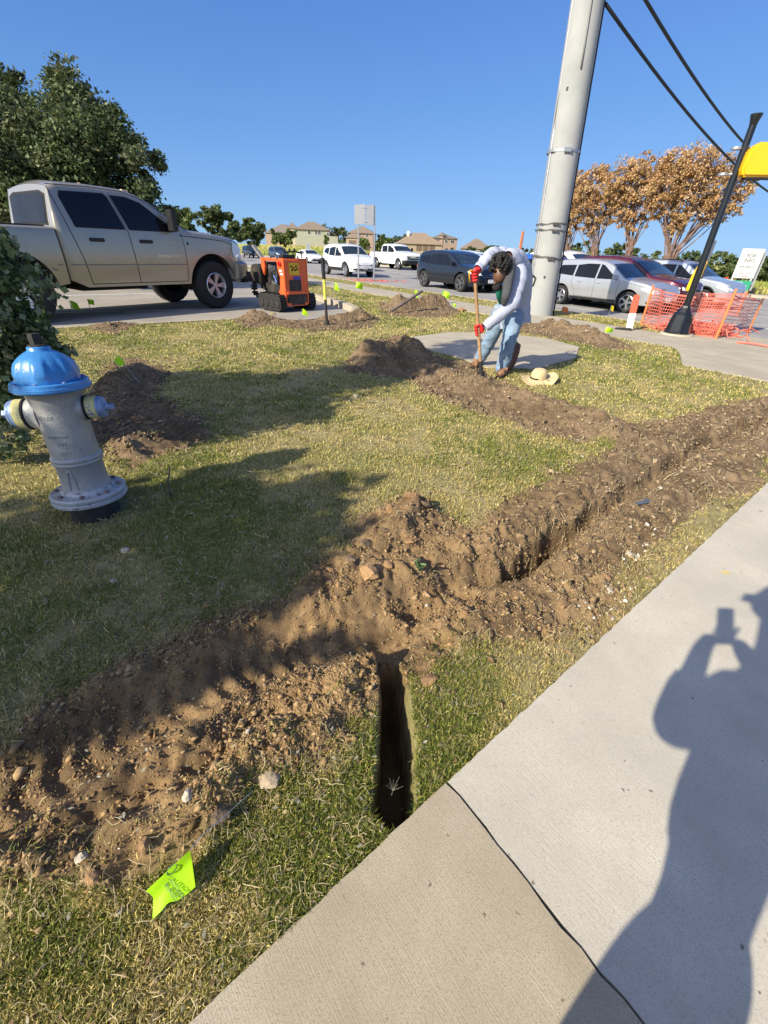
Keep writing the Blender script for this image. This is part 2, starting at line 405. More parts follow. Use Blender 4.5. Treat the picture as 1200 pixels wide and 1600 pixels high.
tone = np.clip(1.3 - np.hypot(Xf + .3, Yf - .6) / 2.2, 0, 1)        # redder subsoil near the sidewalk trench, darker topsoil far
ground = np_mesh('ground', V, Fq, [], col=np.stack([GD, field, tone], 1), smooth=True)
tag(ground, kind='structure')
m, t, b = nmat('ground_soil_and_thatch'); N = t.nodes; L = t.links
def ramp(fac, c0, c1, p0=.3, p1=.7):
    r = N.new('ShaderNodeValToRGB'); r.color_ramp.elements[0].position = p0; r.color_ramp.elements[1].position = p1
    r.color_ramp.elements[0].color = (*c0, 1); r.color_ramp.elements[1].color = (*c1, 1); L.new(fac, r.inputs[0]); return r.outputs[0]
def noise(sc, d=6, ro=.6):
    n = N.new('ShaderNodeTexNoise'); n.inputs['Scale'].default_value = sc; n.inputs['Detail'].default_value = d; n.inputs['Roughness'].default_value = ro
    L.new(geo.outputs['Position'], n.inputs['Vector']); return n.outputs['Fac']
def mixc(f, a, c):
    x = N.new('ShaderNodeMix'); x.data_type = 'RGBA'
    if isinstance(f, float): x.inputs[0].default_value = f
    else: L.new(f, x.inputs[0])
    L.new(a, x.inputs[6]); L.new(c, x.inputs[7]); return x.outputs[2]
geo = N.new('ShaderNodeNewGeometry'); at_ = N.new('ShaderNodeAttribute'); at_.attribute_name = 'col'
sep = N.new('ShaderNodeSeparateColor'); L.new(at_.outputs['Color'], sep.inputs[0])
top = ramp(noise(9), (.115, .082, .048), (.28, .205, .125)); sub = ramp(noise(7), (.16, .10, .044), (.40, .27, .13))
soil = mixc(sep.outputs[2], top, sub)
soil = mixc(ramp(noise(60, 4), (0, 0, 0), (.4, .4, .4), .45, .6), soil, ramp(noise(150, 2), (.10, .06, .035), (.30, .2, .12)))
soil = mixc(ramp(noise(2.6, 5), (0, 0, 0), (.8, .8, .8), .46, .60), soil, ramp(noise(22), (.075, .05, .028), (.15, .105, .06)))
thatch = ramp(noise(14), (.20, .165, .08), (.40, .34, .18)); green = ramp(noise(30), (.10, .125, .035), (.26, .25, .09))
lawn = mixc(ramp(noise(1.3, 4), (0, 0, 0), (1, 1, 1), .42, .6), thatch, green)
fld = mixc(ramp(noise(.06, 5), (0, 0, 0), (1, 1, 1), .35, .65), ramp(noise(.8), (.24, .29, .07), (.36, .38, .10)), ramp(noise(.5), (.42, .37, .12), (.50, .46, .15)))
c = mixc(sep.outputs[0], lawn, soil); c = mixc(sep.outputs[1], c, fld)
L.new(c, b.inputs['Base Color']); b.inputs['Roughness'].default_value = .95; b.inputs['Specular IOR Level'].default_value = .15
bp = N.new('ShaderNodeBump'); bp.inputs['Strength'].default_value = .8; bp.inputs['Distance'].default_value = .012
L.new(noise(120, 6, .7), bp.inputs['Height']); L.new(bp.outputs[0], b.inputs['Normal'])
ground.data.materials.append(m)

# ------------------------------------------------------------------ paved things
def slab_mat(name, c0, c1, stain, sc=3.0, streak=True, crack=False):
    m, t, b = nmat(name); N = t.nodes; L = t.links
    geo = N.new('ShaderNodeNewGeometry')
    def no(sc, d=6, ro=.6, vec=None):
        n = N.new('ShaderNodeTexNoise'); n.inputs['Scale'].default_value = sc; n.inputs['Detail'].default_value = d; n.inputs['Roughness'].default_value = ro
        L.new(vec or geo.outputs['Position'], n.inputs['Vector']); return n.outputs['Fac']
    def rp(f, a, c, p0=.35, p1=.65):
        r = N.new('ShaderNodeValToRGB'); r.color_ramp.elements[0].position = p0; r.color_ramp.elements[1].position = p1
        r.color_ramp.elements[0].color = (*a, 1); r.color_ramp.elements[1].color = (*c, 1); L.new(f, r.inputs[0]); return r.outputs[0]
    def mx(f, a, c):
        x = N.new('ShaderNodeMix'); x.data_type = 'RGBA'; L.new(f, x.inputs[0]); L.new(a, x.inputs[6]); L.new(c, x.inputs[7]); return x.outputs[2]
    base = rp(no(sc), c0, c1)
    base = mx(rp(no(1.1, 5), (0, 0, 0), (.75, .75, .75), .45, .7), base, rp(no(20), stain, tuple(x * 1.15 for x in stain)))
    base = mx(rp(no(260, 3, .8), (0, 0, 0), (.8, .8, .8), .50, .60), base, rp(no(90), tuple(x * .72 for x in c0), tuple(x * .9 for x in c0)))
    base = mx(rp(no(38, 2, .5), (0, 0, 0), (.8, .8, .8), .73, .76), base, rp(no(9), (.09, .075, .055), (.13, .11, .08)))
    L.new(base, b.inputs['Base Color']); b.inputs['Roughness'].default_value = .88; b.inputs['Specular IOR Level'].default_value = .25
    h = no(420, 4, .75)
    if streak:
        cx = N.new('ShaderNodeCombineXYZ')
        for k_, v_, f_ in ((0, swn, 7.0), (1, swd, 300.0)):
            dt = N.new('ShaderNodeVectorMath'); dt.operation = 'DOT_PRODUCT'; dt.inputs[1].default_value = tuple(v_ * f_); L.new(geo.outputs['Position'], dt.inputs[0]); L.new(dt.outputs['Value'], cx.inputs[k_])
        h2 = no(1.0, 3, .6, cx.outputs[0])
        ad = N.new('ShaderNodeMath'); ad.operation = 'ADD'; L.new(h, ad.inputs[0]); L.new(h2, ad.inputs[1]); h = ad.outputs[0]
    bp = N.new('ShaderNodeBump'); bp.inputs['Strength'].default_value = .34; bp.inputs['Distance'].default_value = .004
    L.new(h, bp.inputs['Height']); L.new(bp.outputs[0], b.inputs['Normal'])
    return m
M_sw_grey = slab_mat('sidewalk_grey_concrete', (.43, .40, .325), (.53, .495, .405), (.38, .36, .30))
M_sw_tan = slab_mat('sidewalk_tan_concrete', (.32, .27, .185), (.42, .365, .265), (.39, .35, .275))
M_conc = slab_mat('old_concrete', (.36, .32, .24), (.46, .415, .32), (.31, .28, .22), 2.0, False)
M_road = slab_mat('road_concrete', (.25, .245, .235), (.34, .33, .31), (.21, .205, .20), .8, False)
M_lot = slab_mat('car_park_surface', (.28, .26, .22), (.37, .34, .285), (.23, .21, .18), .6, False)
M_paint = mat('road_paint', (.72, .72, .70), .7, vary=.15, scale=20, dirt=(.35, .34, .33), dscale=14, damt=.8)
def slab(name, P, z0, z1, mt, zf=None, bevel=0.0):
    """extruded polygon with its top following zf"""
    bm = bmesh.new(); vs = [bm.verts.new((x, y, 0)) for x, y in P]; bm.faces.new(vs)
    bmesh.ops.triangulate(bm, faces=bm.faces[:])
    g = bmesh.ops.extrude_face_region(bm, geom=bm.faces[:])
    tops = [v for v in g['geom'] if isinstance(v, bmesh.types.BMVert)]; ts = set(tops)
    for v in bm.verts:
        zz = zf(v.co.x, v.co.y) if zf else 0
        v.co.z = zz + (z1 if v in ts else z0)
    if bevel:
        es = [e for e in bm.edges if e.verts[0] in ts and e.verts[1] in ts and e.calc_face_angle(0) > .5]
        bmesh.ops.bevel(bm, geom=es, offset=bevel, segments=2, affect='EDGES')
    bmesh.ops.recalc_face_normals(bm, faces=bm.faces)
    me = bpy.data.meshes.new(name); bm.to_mesh(me); bm.free(); me.materials.append(mt)
    o = bpy.data.objects.new(name, me); COL.objects.link(o); return tag(o, kind='structure')
# near sidewalk: slabs with ragged joints
def sw_pt(a, c): return SW_A + swd * a + swn * c
aJ = (JOINT - SW_A).dot(swd)
jd = (at(1000, 1600) - JOINT); jd.z = 0; jd.normalize()
joints = []
rr = random.Random(3)
def joint_line(a, skew, seed, half):
    rr = random.Random(seed); out = []
    for i in range(61):
        c = 2.9 * i / 60; w = (rr.random() - .5) * .006 + .004 * math.sin(c * 9 + seed)
        w *= (0 if i == 0 else 1)
        out.append((a + c * skew + w + half * (.5 + rr.random() * .9), c))
    return out
sk = jd.dot(swd) / jd.dot(swn)
cuts = [aJ - 1.5, aJ, aJ + 5.2, aJ + 7.0, aJ + 8.8]
edges_lo = [[(-6 + 0 * c, c) for c in (0, 2.9)]]; polys = []
prev_hi = [(-6, 0), (-6, 2.9)]
bound = []
for i, a in enumerate(cuts):
    lo = joint_line(a, sk if i == 1 else 0, i, -.004); hi = joint_line(a, sk if i == 1 else 0, i, .004)
    a0_, a1_ = prev_hi[0][0], lo[0][0]; nn_ = int((a1_ - a0_) / .035); polys.append(prev_hi + list(reversed(lo)) + [(a1_ + (a0_ - a1_) * k / nn_, .0022 * math.sin(k * 1.9) * math.sin(k * .37) + rr.uniform(-.0014, .0014)) for k in range(1, nn_)]); prev_hi = hi
polys.append(prev_hi + [(14, 2.9), (14, 0)])
for i, P in enumerate(polys):
    pts = [tuple(sw_pt(a, c))[:2] for a, c in P]
    slab('sidewalk', np.array(pts), -.12, .018 if i != 1 else .0225, M_sw_grey if i in (2, 4) else M_sw_tan, bevel=.001)
# driveway and car park, concrete corner, far sidewalk, pad
slab('driveway', P_LOT, -.1, .002, M_lot)
zfun = lambda x, y: float(base_z(x, y)) if S_of(x, y) < 12.8 else -.11
slab('path', P_PAD, -.1, .015, M_conc, bevel=.006)
slab('concrete_corner', P_CORNER, -.25, .012, M_conc, zf=lambda x, y: -.11 * min(1, max(0, (S_of(x, y) - 8) / 4.8)), bevel=.006)
n0 = Vector((0.835, 0.55, 0))
def strip_mesh(name, s0, s1, t0, t1, zt_, depth, mt, seg=2.0):
    mb = MB(); n = max(1, int((t1 - t0) / seg)); 
    for i in range(n):
        a = t0 + (t1 - t0) * i / n; c = t0 + (t1 - t0) * (i + 1) / n - (.012 if depth > .05 else 0)
        q = [n0 * s0 + HD * a, n0 * s1 + HD * a, n0 * s1 + HD * c, n0 * s0 + HD * c]
        z = [zt_(p) for p in q]
        mb.add([(p.x, p.y, zz) for p, zz in zip(q, z)] + [(p.x, p.y, zz - depth) for p, zz in zip(q, z)],
               [(0, 1, 2, 3), (7, 6, 5, 4), (0, 4, 5, 1), (1, 5, 6, 2), (2, 6, 7, 3), (3, 7, 4, 0)])
    return mb.build(name, mt)
lz = lambda p: -.11 * min(1, max(0, (S_of(p.x, p.y) - 8) / 4.8)) + .014
tag(strip_mesh('far_sidewalk', 9.0, 10.85, -150, -1.5, lz, .1, M_conc, 1.8), kind='structure')
tag(strip_mesh('kerb', 12.70, 12.86, -160, -2.6, lambda p: -.095, .25, M_conc, 3.0), kind='structure')
tag(strip_mesh('road', 12.862, 31.5, -420, 60, lambda p: -.25, .04, M_road, 30.0), kind='structure')
tag(strip_mesh('kerb', 31.5, 31.66, -300, 60, lambda p: -.12, .3, M_conc, 3.0), kind='structure')
tag(strip_mesh('far_verge_walk', 32.6, 34.2, -300, 60, lambda p: -.2, .1, M_conc, 3.0), kind='structure')
for s_, dash in ((16.6, True), (20.1, True), (24.0, False), (27.7, True)):
    mb = MB(); tt = -200
    while tt < 40:
        Lm = 3.0 if dash else 12.0
        q = [n0 * (s_ - .06) + HD * tt, n0 * (s_ + .06) + HD * tt, n0 * (s_ + .06) + HD * (tt + Lm), n0 * (s_ - .06) + HD * (tt + Lm)]
        mb.add([(p.x, p.y, -.246) for p in q], [(0, 1, 2, 3)]); tt += 12.0
    tag(mb.build('road_marking', M_paint, fixn=False), kind='structure')
# raised kerb round the car park's right end
kb = MB()
path = [at(548, 497), at(556, 488), at(520, 476), at(482, 465), at(440, 451), at(402, 442)]
fine = []
for i in range(len(path) - 1):
    for k in range(6): fine.append(path[i].lerp(path[i + 1], k / 6))
fine.append(path[-1])
for i in range(len(fine) - 1):
    a, c = fine[i], fine[i + 1]; d = (c - a).normalized(); n_ = Vector((d.y, -d.x, 0)) * .09
    h0, h1 = .03 + .12 * min(1, i / 8), .03 + .12 * min(1, (i + 1) / 8)
    kb.add([a - n_ + Vector((0, 0, -.1)), a + n_ + Vector((0, 0, -.1)), c + n_ + Vector((0, 0, -.1)), c - n_ + Vector((0, 0, -.1)),
            a - n_ * .8 + Vector((0, 0, h0)), a + n_ + Vector((0, 0, h0)), c + n_ + Vector((0, 0, h1)), c - n_ * .8 + Vector((0, 0, h1))],
           [(3, 2, 1, 0), (4, 5, 6, 7), (0, 1, 5, 4), (2, 3, 7, 6), (1, 2, 6, 5), (3, 0, 4, 7)])
tag(kb.build('kerb', M_conc), kind='structure')
# light kerb line between lawn and car park
kb = MB(); e_ = [Vector((p[0], p[1], 0)) for p in P_LOT[:6]]
e_ = [Vector((-10.2, 3.6, 0))] + e_
for a, c in zip(e_, e_[1:]):
    d = (c - a).normalized(); n_ = Vector((-d.y, d.x, 0)) * .15
    kb.add([(a.x, a.y, .006), (a.x + n_.x, a.y + n_.y, .006), (c.x + n_.x, c.y + n_.y, .006), (c.x, c.y, .006), (a.x, a.y, -.08), (c.x, c.y, -.08), (a.x + n_.x, a.y + n_.y, -.08), (c.x + n_.x, c.y + n_.y, -.08)],
           [(0, 3, 2, 1), (0, 4, 5, 3), (1, 2, 7, 6)])
tag(kb.build('kerb', M_conc), kind='structure')
# painted bay lines across the car park
for (a, c) in (((60, 463), (250, 458)), ((90, 489), (300, 484))):
    p, q = at(*a), at(*c); d = (q - p).normalized(); p = p - d * 8; n_ = Vector((-d.y, d.x, 0)) * .055
    mb = MB(); mb.add([(x.x, x.y, .004) for x in (p - n_, q - n_, q + n_, p + n_)], [(0, 1, 2, 3)])
    tag(mb.build('road_marking', M_paint, fixn=False), kind='structure')
# ------------------------------------------------------------------ grass, clods, straw (nobody could count them)
gx_arr, gy_arr = np.array(xs), np.array(ys); GZ2 = GZ.reshape(ny, nx)
def zat(X, Y):
    """height of the ground mesh by bilinear lookup"""
    i = np.clip(np.searchsorted(gx_arr, X) - 1, 0, nx - 2); j = np.clip(np.searchsorted(gy_arr, Y) - 1, 0, ny - 2)
    fx = (X - gx_arr[i]) / (gx_arr[i + 1] - gx_arr[i]); fy = (Y - gy_arr[j]) / (gy_arr[j + 1] - gy_arr[j])
    return (GZ2[j, i] * (1 - fx) + GZ2[j, i + 1] * fx) * (1 - fy) + (GZ2[j + 1, i] * (1 - fx) + GZ2[j + 1, i + 1] * fx) * fy
def gz(p): return float(zat(np.array([p[0]]), np.array([p[1]]))[0])
def sample_polar(n, r0, r1, a0=-62, a1=62, pw=0.0):
    r = np.exp(RNG.uniform(math.log(r0), math.log(r1), n)); a = np.radians(RNG.uniform(a0, a1, n))
    w_ = np.clip((2.4 - r) / 1.6, 0, 1); a = a * (1 + .75 * w_)
    return r * np.sin(a), r * np.cos(a), r
def blades(X, Y, Z, r, Hh, Wd, lean, colA):
    n = len(X); th = RNG.uniform(0, 2 * np.pi, n); ph = RNG.uniform(0, 2 * np.pi, n)
    dx, dy = np.cos(th) * Wd / 2, np.sin(th) * Wd / 2
    lx, ly = np.cos(ph) * lean * Hh, np.sin(ph) * lean * Hh; up = Hh * np.sqrt(np.clip(1 - lean ** 2, .02, 1))
    V = np.empty((n, 5, 3))
    V[:, 0] = np.stack([X - dx, Y - dy, Z - .004], 1); V[:, 1] = np.stack([X + dx, Y + dy, Z - .004], 1)
    V[:, 2] = np.stack([X + dx * .8 + lx * .4, Y + dy * .8 + ly * .4, Z + up * .6], 1); V[:, 3] = np.stack([X - dx * .8 + lx * .4, Y - dy * .8 + ly * .4, Z + up * .6], 1)
    V[:, 4] = np.stack([X + lx, Y + ly, Z + up * RNG.uniform(.6, 1.0, n)], 1)
    b = np.arange(n)[:, None] * 5
    F3 = np.concatenate([b + [0, 1, 2], b + [0, 2, 3], b + [3, 2, 4]]).astype(np.int32)
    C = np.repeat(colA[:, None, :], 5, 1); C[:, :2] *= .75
    return V.reshape(-1, 3), F3, C.reshape(-1, 3)
def grass_colour(X, Y, n, dryness):
    g = np.array([[.17, .22, .035], [.24, .28, .045], [.34, .34, .06], [.12, .165, .03]]); d = np.array([[.60, .50, .18], [.54, .44, .145], [.70, .59, .26], [.46, .39, .12]])
    pk = RNG.random(n) < dryness
    c = np.where(pk[:, None], d[RNG.integers(0, 4, n)], g[RNG.integers(0, 4, n)])
    return c * RNG.uniform(.55, 1.3, n)[:, None]
def make_grass():
    Vs, Fs, Cs = [], [], []; off = 0
    for (n, r0, r1) in ((760000, .16, 5.0), (420000, 5.0, 34.0)):
        X, Y, r = sample_polar(n, r0, r1)
        sdw, sd = dirt_fields(X, Y)
        keep = (sdw > -.02) | ((sdw > -.12) & (RNG.random(len(X)) < .10)) | (RNG.random(len(X)) < .004)
        keep &= (poly_sd(X, Y, P_LOT) > .0) & (poly_sd(X, Y, P_PAD) > .01) & (poly_sd(X, Y, P_CORNER) > .01)
        s = S_of(X, Y); keep &= ~((s > 8.98) & (s < 10.87)) & (s < 12.68)
        ss = sw_side(X, Y); keep &= (ss < -.004) | (ss > 2.92)
        d2, _, _, _ = seg_dist(X, Y, T2); keep &= d2 > .062
        d1, _, _, _ = seg_dist(X, Y, T1); keep &= d1 > .05
        X, Y, r = X[keep], Y[keep], r[keep]; s = s[keep]
        patch = fbm(X, Y, 1.3, 4); fine = fbm(X + 5, Y, 7, 3)
        bare = (patch < .40) & (RNG.random(len(X)) < .35); ok = ~bare & ((fine > .36) | (RNG.random(len(X)) < .55))
        X, Y, r, patch, fine = X[ok], Y[ok], r[ok], patch[ok], fine[ok]
        Z = zat(X, Y)
        # greener beside the sidewalk trench and round the hydrant, drier in the open
        X_ = X; gp = np.exp(-((X - .25) ** 2 + (Y - .85) ** 2) / .25) * .38 + np.exp(-((X + .9) ** 2 + (Y - 1.6) ** 2) / 1.2) * .25 + np.exp(-((X - 3.2) ** 2 + (Y - 6.9) ** 2) / 1.5) * .4 + .10 * np.clip((r - 5) / 6, 0, 1)
        dry = np.clip(.84 + (.5 - patch) * 3.0 + (.5 - fine) * 2.4 - gp, .12, .95)
        dl, _, _, _ = seg_dist(X, Y, PL([(900, 985), (985, 900), (1080, 815), (1200, 735)])); dryz = np.exp(-(dl / .28) ** 2); dry = np.clip(dry + .6 * dryz, 0, 1)
        ok = RNG.random(len(X)) > dryz * .55; X, Y, r, patch, fine, Z, dry = X[ok], Y[ok], r[ok], patch[ok], fine[ok], Z[ok], dry[ok]
        n = len(X); k = np.clip(r / 2.2, .45, 6)
        Hh = RNG.uniform(.012, .034, n) * np.clip(.8 + r * .06, .8, 1.7) * (.7 + .7 * fine); Wd = RNG.uniform(.0018, .0042, n) * np.clip(k, .75, 6)
        lean = np.clip(RNG.normal(.62, .22, n), .1, .98)
        C = grass_colour(X, Y, n, dry)
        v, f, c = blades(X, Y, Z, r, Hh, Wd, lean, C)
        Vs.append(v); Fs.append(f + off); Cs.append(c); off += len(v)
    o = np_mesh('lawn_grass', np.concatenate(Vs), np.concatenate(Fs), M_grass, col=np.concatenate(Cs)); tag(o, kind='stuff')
make_grass()
def make_straw():
    # long dry runners and cut stalks lying on lawn, soil and the trench rims
    X, Y, r = sample_polar(24000, .2, 9.0)
    sdw, _ = dirt_fields(X, Y)
    keep = (sw_side(X, Y) < -.0) & (poly_sd(X, Y, P_LOT) > .05) & (poly_sd(X, Y, P_PAD) > .02) & ((sdw > -.05) | (RNG.random(len(X)) < .16))
    d1, _, _, _ = seg_dist(X, Y, T1); d2, _, _, _ = seg_dist(X, Y, T2); keep |= (d1 < .13) & (d1 > .03) & (RNG.random(len(X)) < .95); dl, _, _, _ = seg_dist(X, Y, PL([(900, 985), (985, 900), (1080, 815), (1200, 735)])); keep |= (dl < .22) & (sw_side(X, Y) < 0); keep &= d2 > .075
    keep &= (RNG.random(len(X)) < .6) | (sdw < .1); X, Y, r = X[keep], Y[keep], r[keep]
    n = len(X); Lh = RNG.uniform(.015, .058, n) * np.clip(.75 + r * .08, .7, 1.5); th = RNG.uniform(0, 2 * np.pi, n); w = RNG.uniform(.0006, .0013, n) * np.clip(r / 1.6, .6, 4)
    bend = RNG.normal(0, .35, n); V = np.empty((n, 6, 3))
    for i, f in enumerate((-1, 0, 1)):
        a = th + bend * f; px = X + np.cos(a) * Lh / 2 * f; py = Y + np.sin(a) * Lh / 2 * f
        z = zat(px, py) + .004 + RNG.uniform(.002, .02, n) * (1 if f else 1.2)
        V[:, 2 * i] = np.stack([px - np.sin(a) * w, py + np.cos(a) * w, z], 1); V[:, 2 * i + 1] = np.stack([px + np.sin(a) * w, py - np.cos(a) * w, z + w], 1)
    b = np.arange(n)[:, None] * 6
    Fq = np.concatenate([b + [0, 1, 3, 2], b + [2, 3, 5, 4]]).astype(np.int32)
    C = np.array([.50, .42, .24])[None] * RNG.uniform(.55, 1.15, n)[:, None]
    o = np_mesh('dry_straw', V.reshape(-1, 3), Fq, M_grass, col=np.repeat(C, 6, 0)); tag(o, kind='stuff')
make_straw()
def rock_variants(k=9, sub=1, seed=1):
    out = []; rr = np.random.default_rng(seed)
    for i in range(k):
        bm = bmesh.new(); npt = 11 if sub == 1 else 34
        for _ in range(npt):
            d = rr.normal(size=3); d /= np.linalg.norm(d); bm.verts.new(tuple(d * rr.uniform(.75, 1.15)))
        h_ = bmesh.ops.convex_hull(bm, input=bm.verts[:]); bmesh.ops.delete(bm, geom=list(set(h_['geom_interior'] + h_['geom_unused'])), context='VERTS')
        if sub > 1:
            bmesh.ops.subdivide_edges(bm, edges=bm.edges[:], cuts=3, use_grid_fill=True)
        bmesh.ops.triangulate(bm, faces=bm.faces[:]); bm.verts.index_update(); bm.verts.ensure_lookup_table()
        v = np.array([x.co[:] for x in bm.verts]); f = np.array([[q.index for q in p.verts] for p in bm.faces]); bm.free()
        for _ in range(0):   # chop with planes for an angular lump
            d = rr.normal(size=3); d /= np.linalg.norm(d); h = rr.uniform(.35, .75); s = v @ d; v = v - np.clip(s - h, 0, None)[:, None] * d[None]
        v *= (1 + rr.normal(0, .02 if sub > 1 else .05, len(v)))[:, None]; v *= rr.uniform(.5, 1.25, 3)[None]
        out.append((v, f))
    return out
RV = rock_variants(); RV3 = rock_variants(6, 3, 4)
def make_clods():
    X, Y, r = sample_polar(620000, .2, 22.0)
    sdw, sd = dirt_fields(X, Y); d2, _, _, _ = seg_dist(X, Y, T2); ss = sw_side(X, Y)
    dl, _, _, _ = seg_dist(X, Y, PL([(905, 985), (985, 900), (1040, 850)])); P = np.where(sdw < .0, 1.0, np.exp(-sdw / .07) * .35) + .5 * np.exp(-(dl / .10) ** 2); lum = fbm(X + 2, Y, 5, 3); P *= np.clip((lum - .33) * 4.5, .16, 1)
    dtr, _, _, _ = seg_dist(X, Y, TROUGH); P *= np.where(dtr < .16, .35, 1)
    keep = (RNG.random(len(X)) < P) & (ss < -.005) & (d2 > .055) & (poly_sd(X, Y, P_LOT) > 0) & (S_of(X, Y) < 8.9 + 20 * (poly_sd(X, Y, D_OTHER[2]) < 0))
    X, Y, r = X[keep], Y[keep], r[keep]; n = len(X)
    sz = np.exp(RNG.normal(math.log(.0031), .62, n)) * np.clip(.62 + r * .26, .8, 4.2); sz = np.clip(sz, .0016, .028)
    Z = zat(X, Y) + sz * .25
    tone = np.clip(1.3 - np.hypot(X + .3, Y - .6) / 2.2, 0, 1)[:, None]
    pal_t = np.array([[.17, .125, .075], [.25, .185, .11], [.12, .088, .052], [.31, .235, .145]]); pal_s = np.array([[.25, .16, .073], [.30, .20, .095], [.15, .098, .046], [.34, .235, .12]])
    C = pal_t[RNG.integers(0, 4, n)] * (1 - tone) + pal_s[RNG.integers(0, 4, n)] * tone
    grey = RNG.random(n) < .004 + .10 * np.exp(-(dl[keep] / .12) ** 2); C = np.where(grey[:, None], np.array([.5, .46, .38])[None], C) * RNG.uniform(.8, 1.2, n)[:, None]
    which = RNG.integers(0, len(RV), n); ang = RNG.uniform(0, 2 * np.pi, n)
    Vs, Fs, Cs = [], [], []; off = 0
    for k, (v, f) in enumerate(RV):
        ix_ = np.where(which == k)[0]; m_ = len(ix_)
        ca, sa = np.cos(ang[ix_]), np.sin(ang[ix_]); s_ = sz[ix_]
        x = (v[None, :, 0] * ca[:, None] - v[None, :, 1] * sa[:, None]) * s_[:, None] + X[ix_][:, None]
        y = (v[None, :, 0] * sa[:, None] + v[None, :, 1] * ca[:, None]) * s_[:, None] + Y[ix_][:, None]
        z = v[None, :, 2] * s_[:, None] * .8 + Z[ix_][:, None]
        Vs.append(np.stack([x, y, z], 2).reshape(-1, 3)); Fs.append((f[None] + (np.arange(m_) * len(v))[:, None, None] + off).reshape(-1, 3)); Cs.append(np.repeat(C[ix_], len(v), 0)); off += m_ * len(v)
    o = np_mesh('soil_crumbs', np.concatenate(Vs), np.concatenate(Fs), M_clod, col=np.concatenate(Cs)); tag(o, kind='stuff')
make_clods()
# single clods and stones one can point to
M_c1 = mat('clod_brown', (.27, .16, .075), .95, vary=.3, scale=18, bump=.7, bscale=60); M_c2 = mat('clod_orange', (.33, .20, .095), .95, vary=.25, scale=14, bump=.6, bscale=60)
M_c3 = mat('clod_dark', (.15, .105, .065), .95, vary=.3, scale=18, bump=.7, bscale=60); M_c4 = mat('stone_pale', (.42, .37, .29), .9, vary=.15, scale=20, bump=.5, bscale=50)
def lump(name, u, v, r, k, mt, label, cat, sq=(1, 1, .8), rot=0.0, group=None):
    p = on(u, v); z = gz(p); vv, ff = RV3[k % 6]; V_ = vv * np.array(sq)[None] * r
    V_ = V_ * (1 + .16 * (fbm(vv[:, 0] * 3 + k * 7, vv[:, 1] * 3 + vv[:, 2] * 2.3, 1.2, 3) - .5))[:, None]
    o = np_mesh(name, V_, ff, mt); o.location = (p.x, p.y, z + r * .35); o.rotation_euler = (rot * .3, rot * .2, rot)
    for pl in o.data.polygons: pl.use_smooth = True
    o.data.set_sharp_from_angle(angle=R(28))
    return tag(o, label, cat, group)
lump('soil_clod', 577, 917, .048, 0, M_c2, 'large angular light brown clod standing on the dirt pile left of the trench crossing', 'clod', rot=.4)
lump('soil_clod', 530, 932, .019, 1, M_c2, 'small upright orange clod at the left end of the spoil below the big clod', 'clod', (.6, .6, 1.2), .8)
lump('soil_clod', 519, 912, .026, 2, M_c1, 'rounded dark brown clod at the grass edge beside the small orange clod', 'clod', rot=1.9)
lump('soil_clod', 640, 800, .055, 3, M_c1, 'big rounded brown clod sitting on top of the small mound in the lawn', 'clod', (1, .9, 1.0), rot=.2)
lump('soil_clod', 662, 805, .033, 4, M_c3, 'dark grey clod touching the right side of the rounded mound-top clod', 'clod', rot=2.2)
lump('soil_clod', 572, 850, .045, 5, M_c3, 'dark flattened clod on the left flank of the small mound', 'clod', (1.2, .8, .7), rot=1.2)
lump('soil_clod', 668, 1068, .030, 1, M_c1, 'brown clod at the top right corner of the deep dark trench', 'clod', (1.1, .8, .8), .3)
lump('soil_clod', 945, 905, .030, 2, M_c1, 'tan clod near the sidewalk edge in the right spoil bank', 'clod', rot=.9)
lump('soil_clod', 422, 1228, .034, 0, mat('stone_tan', (.34, .27, .18), .9, vary=.25, scale=20, bump=.6, bscale=50), 'pale tan broken stone slab at the lower edge of the front spoil heap', 'stone', (1.1, .9, .5), .2)
lump('stone', 308, 1272, .018, 4, M_c4, 'cream wedge shaped stone in the front spoil heap above the lime flag', 'stone', (.9, .7, 1.1), 1.2)
lump('stone', 142, 1358, .017, 5, M_c4, 'whitish stone at the bottom edge of the front spoil heap left of the lime flag', 'stone', (1.1, .8, .8), .6)
lump('soil_clod', 160, 1388, .019, 0, M_c1, 'tan clod lying just below the whitish stone', 'clod', rot=.5)
lump('stone', 196, 862, .020, 1, M_c4, 'pale grey stone in the shaded grass just below the hydrant', 'stone', rot=.7)
lump('stone', 262, 843, .014, 2, M_c4, 'small white stone in the shaded grass right of the hydrant', 'stone', rot=.3)
lump('stone', 180, 996, .008, 3, M_c4, 'small square white stone alone in the dark grass above the tyre track', 'stone', rot=.1)
lump('stone', 178, 908, .016, 0, M_c4, 'flat chalky stone lying in the shaded grass below the grey stone', 'stone', (1.2, .9, .4), rot=.9)
lump('stone', 910, 714, .022, 2, M_c4, 'white flat stone beside the dirt ridge in the middle of the picture', 'stone', (1.2, .7, .4), rot=.9)
lump('stone', 792, 632, .05, 3, M_c4, 'pale flat chip of stone on the dirt ridge below the worker', 'stone', (1.3, .4, .3), rot=1.3)
lump('stone', 985, 868, .024, 4, M_c4, 'pale stone among dry straw at the sidewalk edge', 'stone', rot=.3)
lump('stone', 952, 925, .020, 5, M_c4, 'pinkish white stone touching the sidewalk edge', 'stone', rot=1.3)
lump('stone', 958, 966, .015, 0, M_c4, 'small grey stone at the sidewalk edge nearest the viewer', 'stone', (1.2, .7, .6), rot=1.0)
lump('stone', 556, 620, .028, 1, M_c4, 'small tan stone lying on the lawn below the dark mound', 'stone', rot=.4)
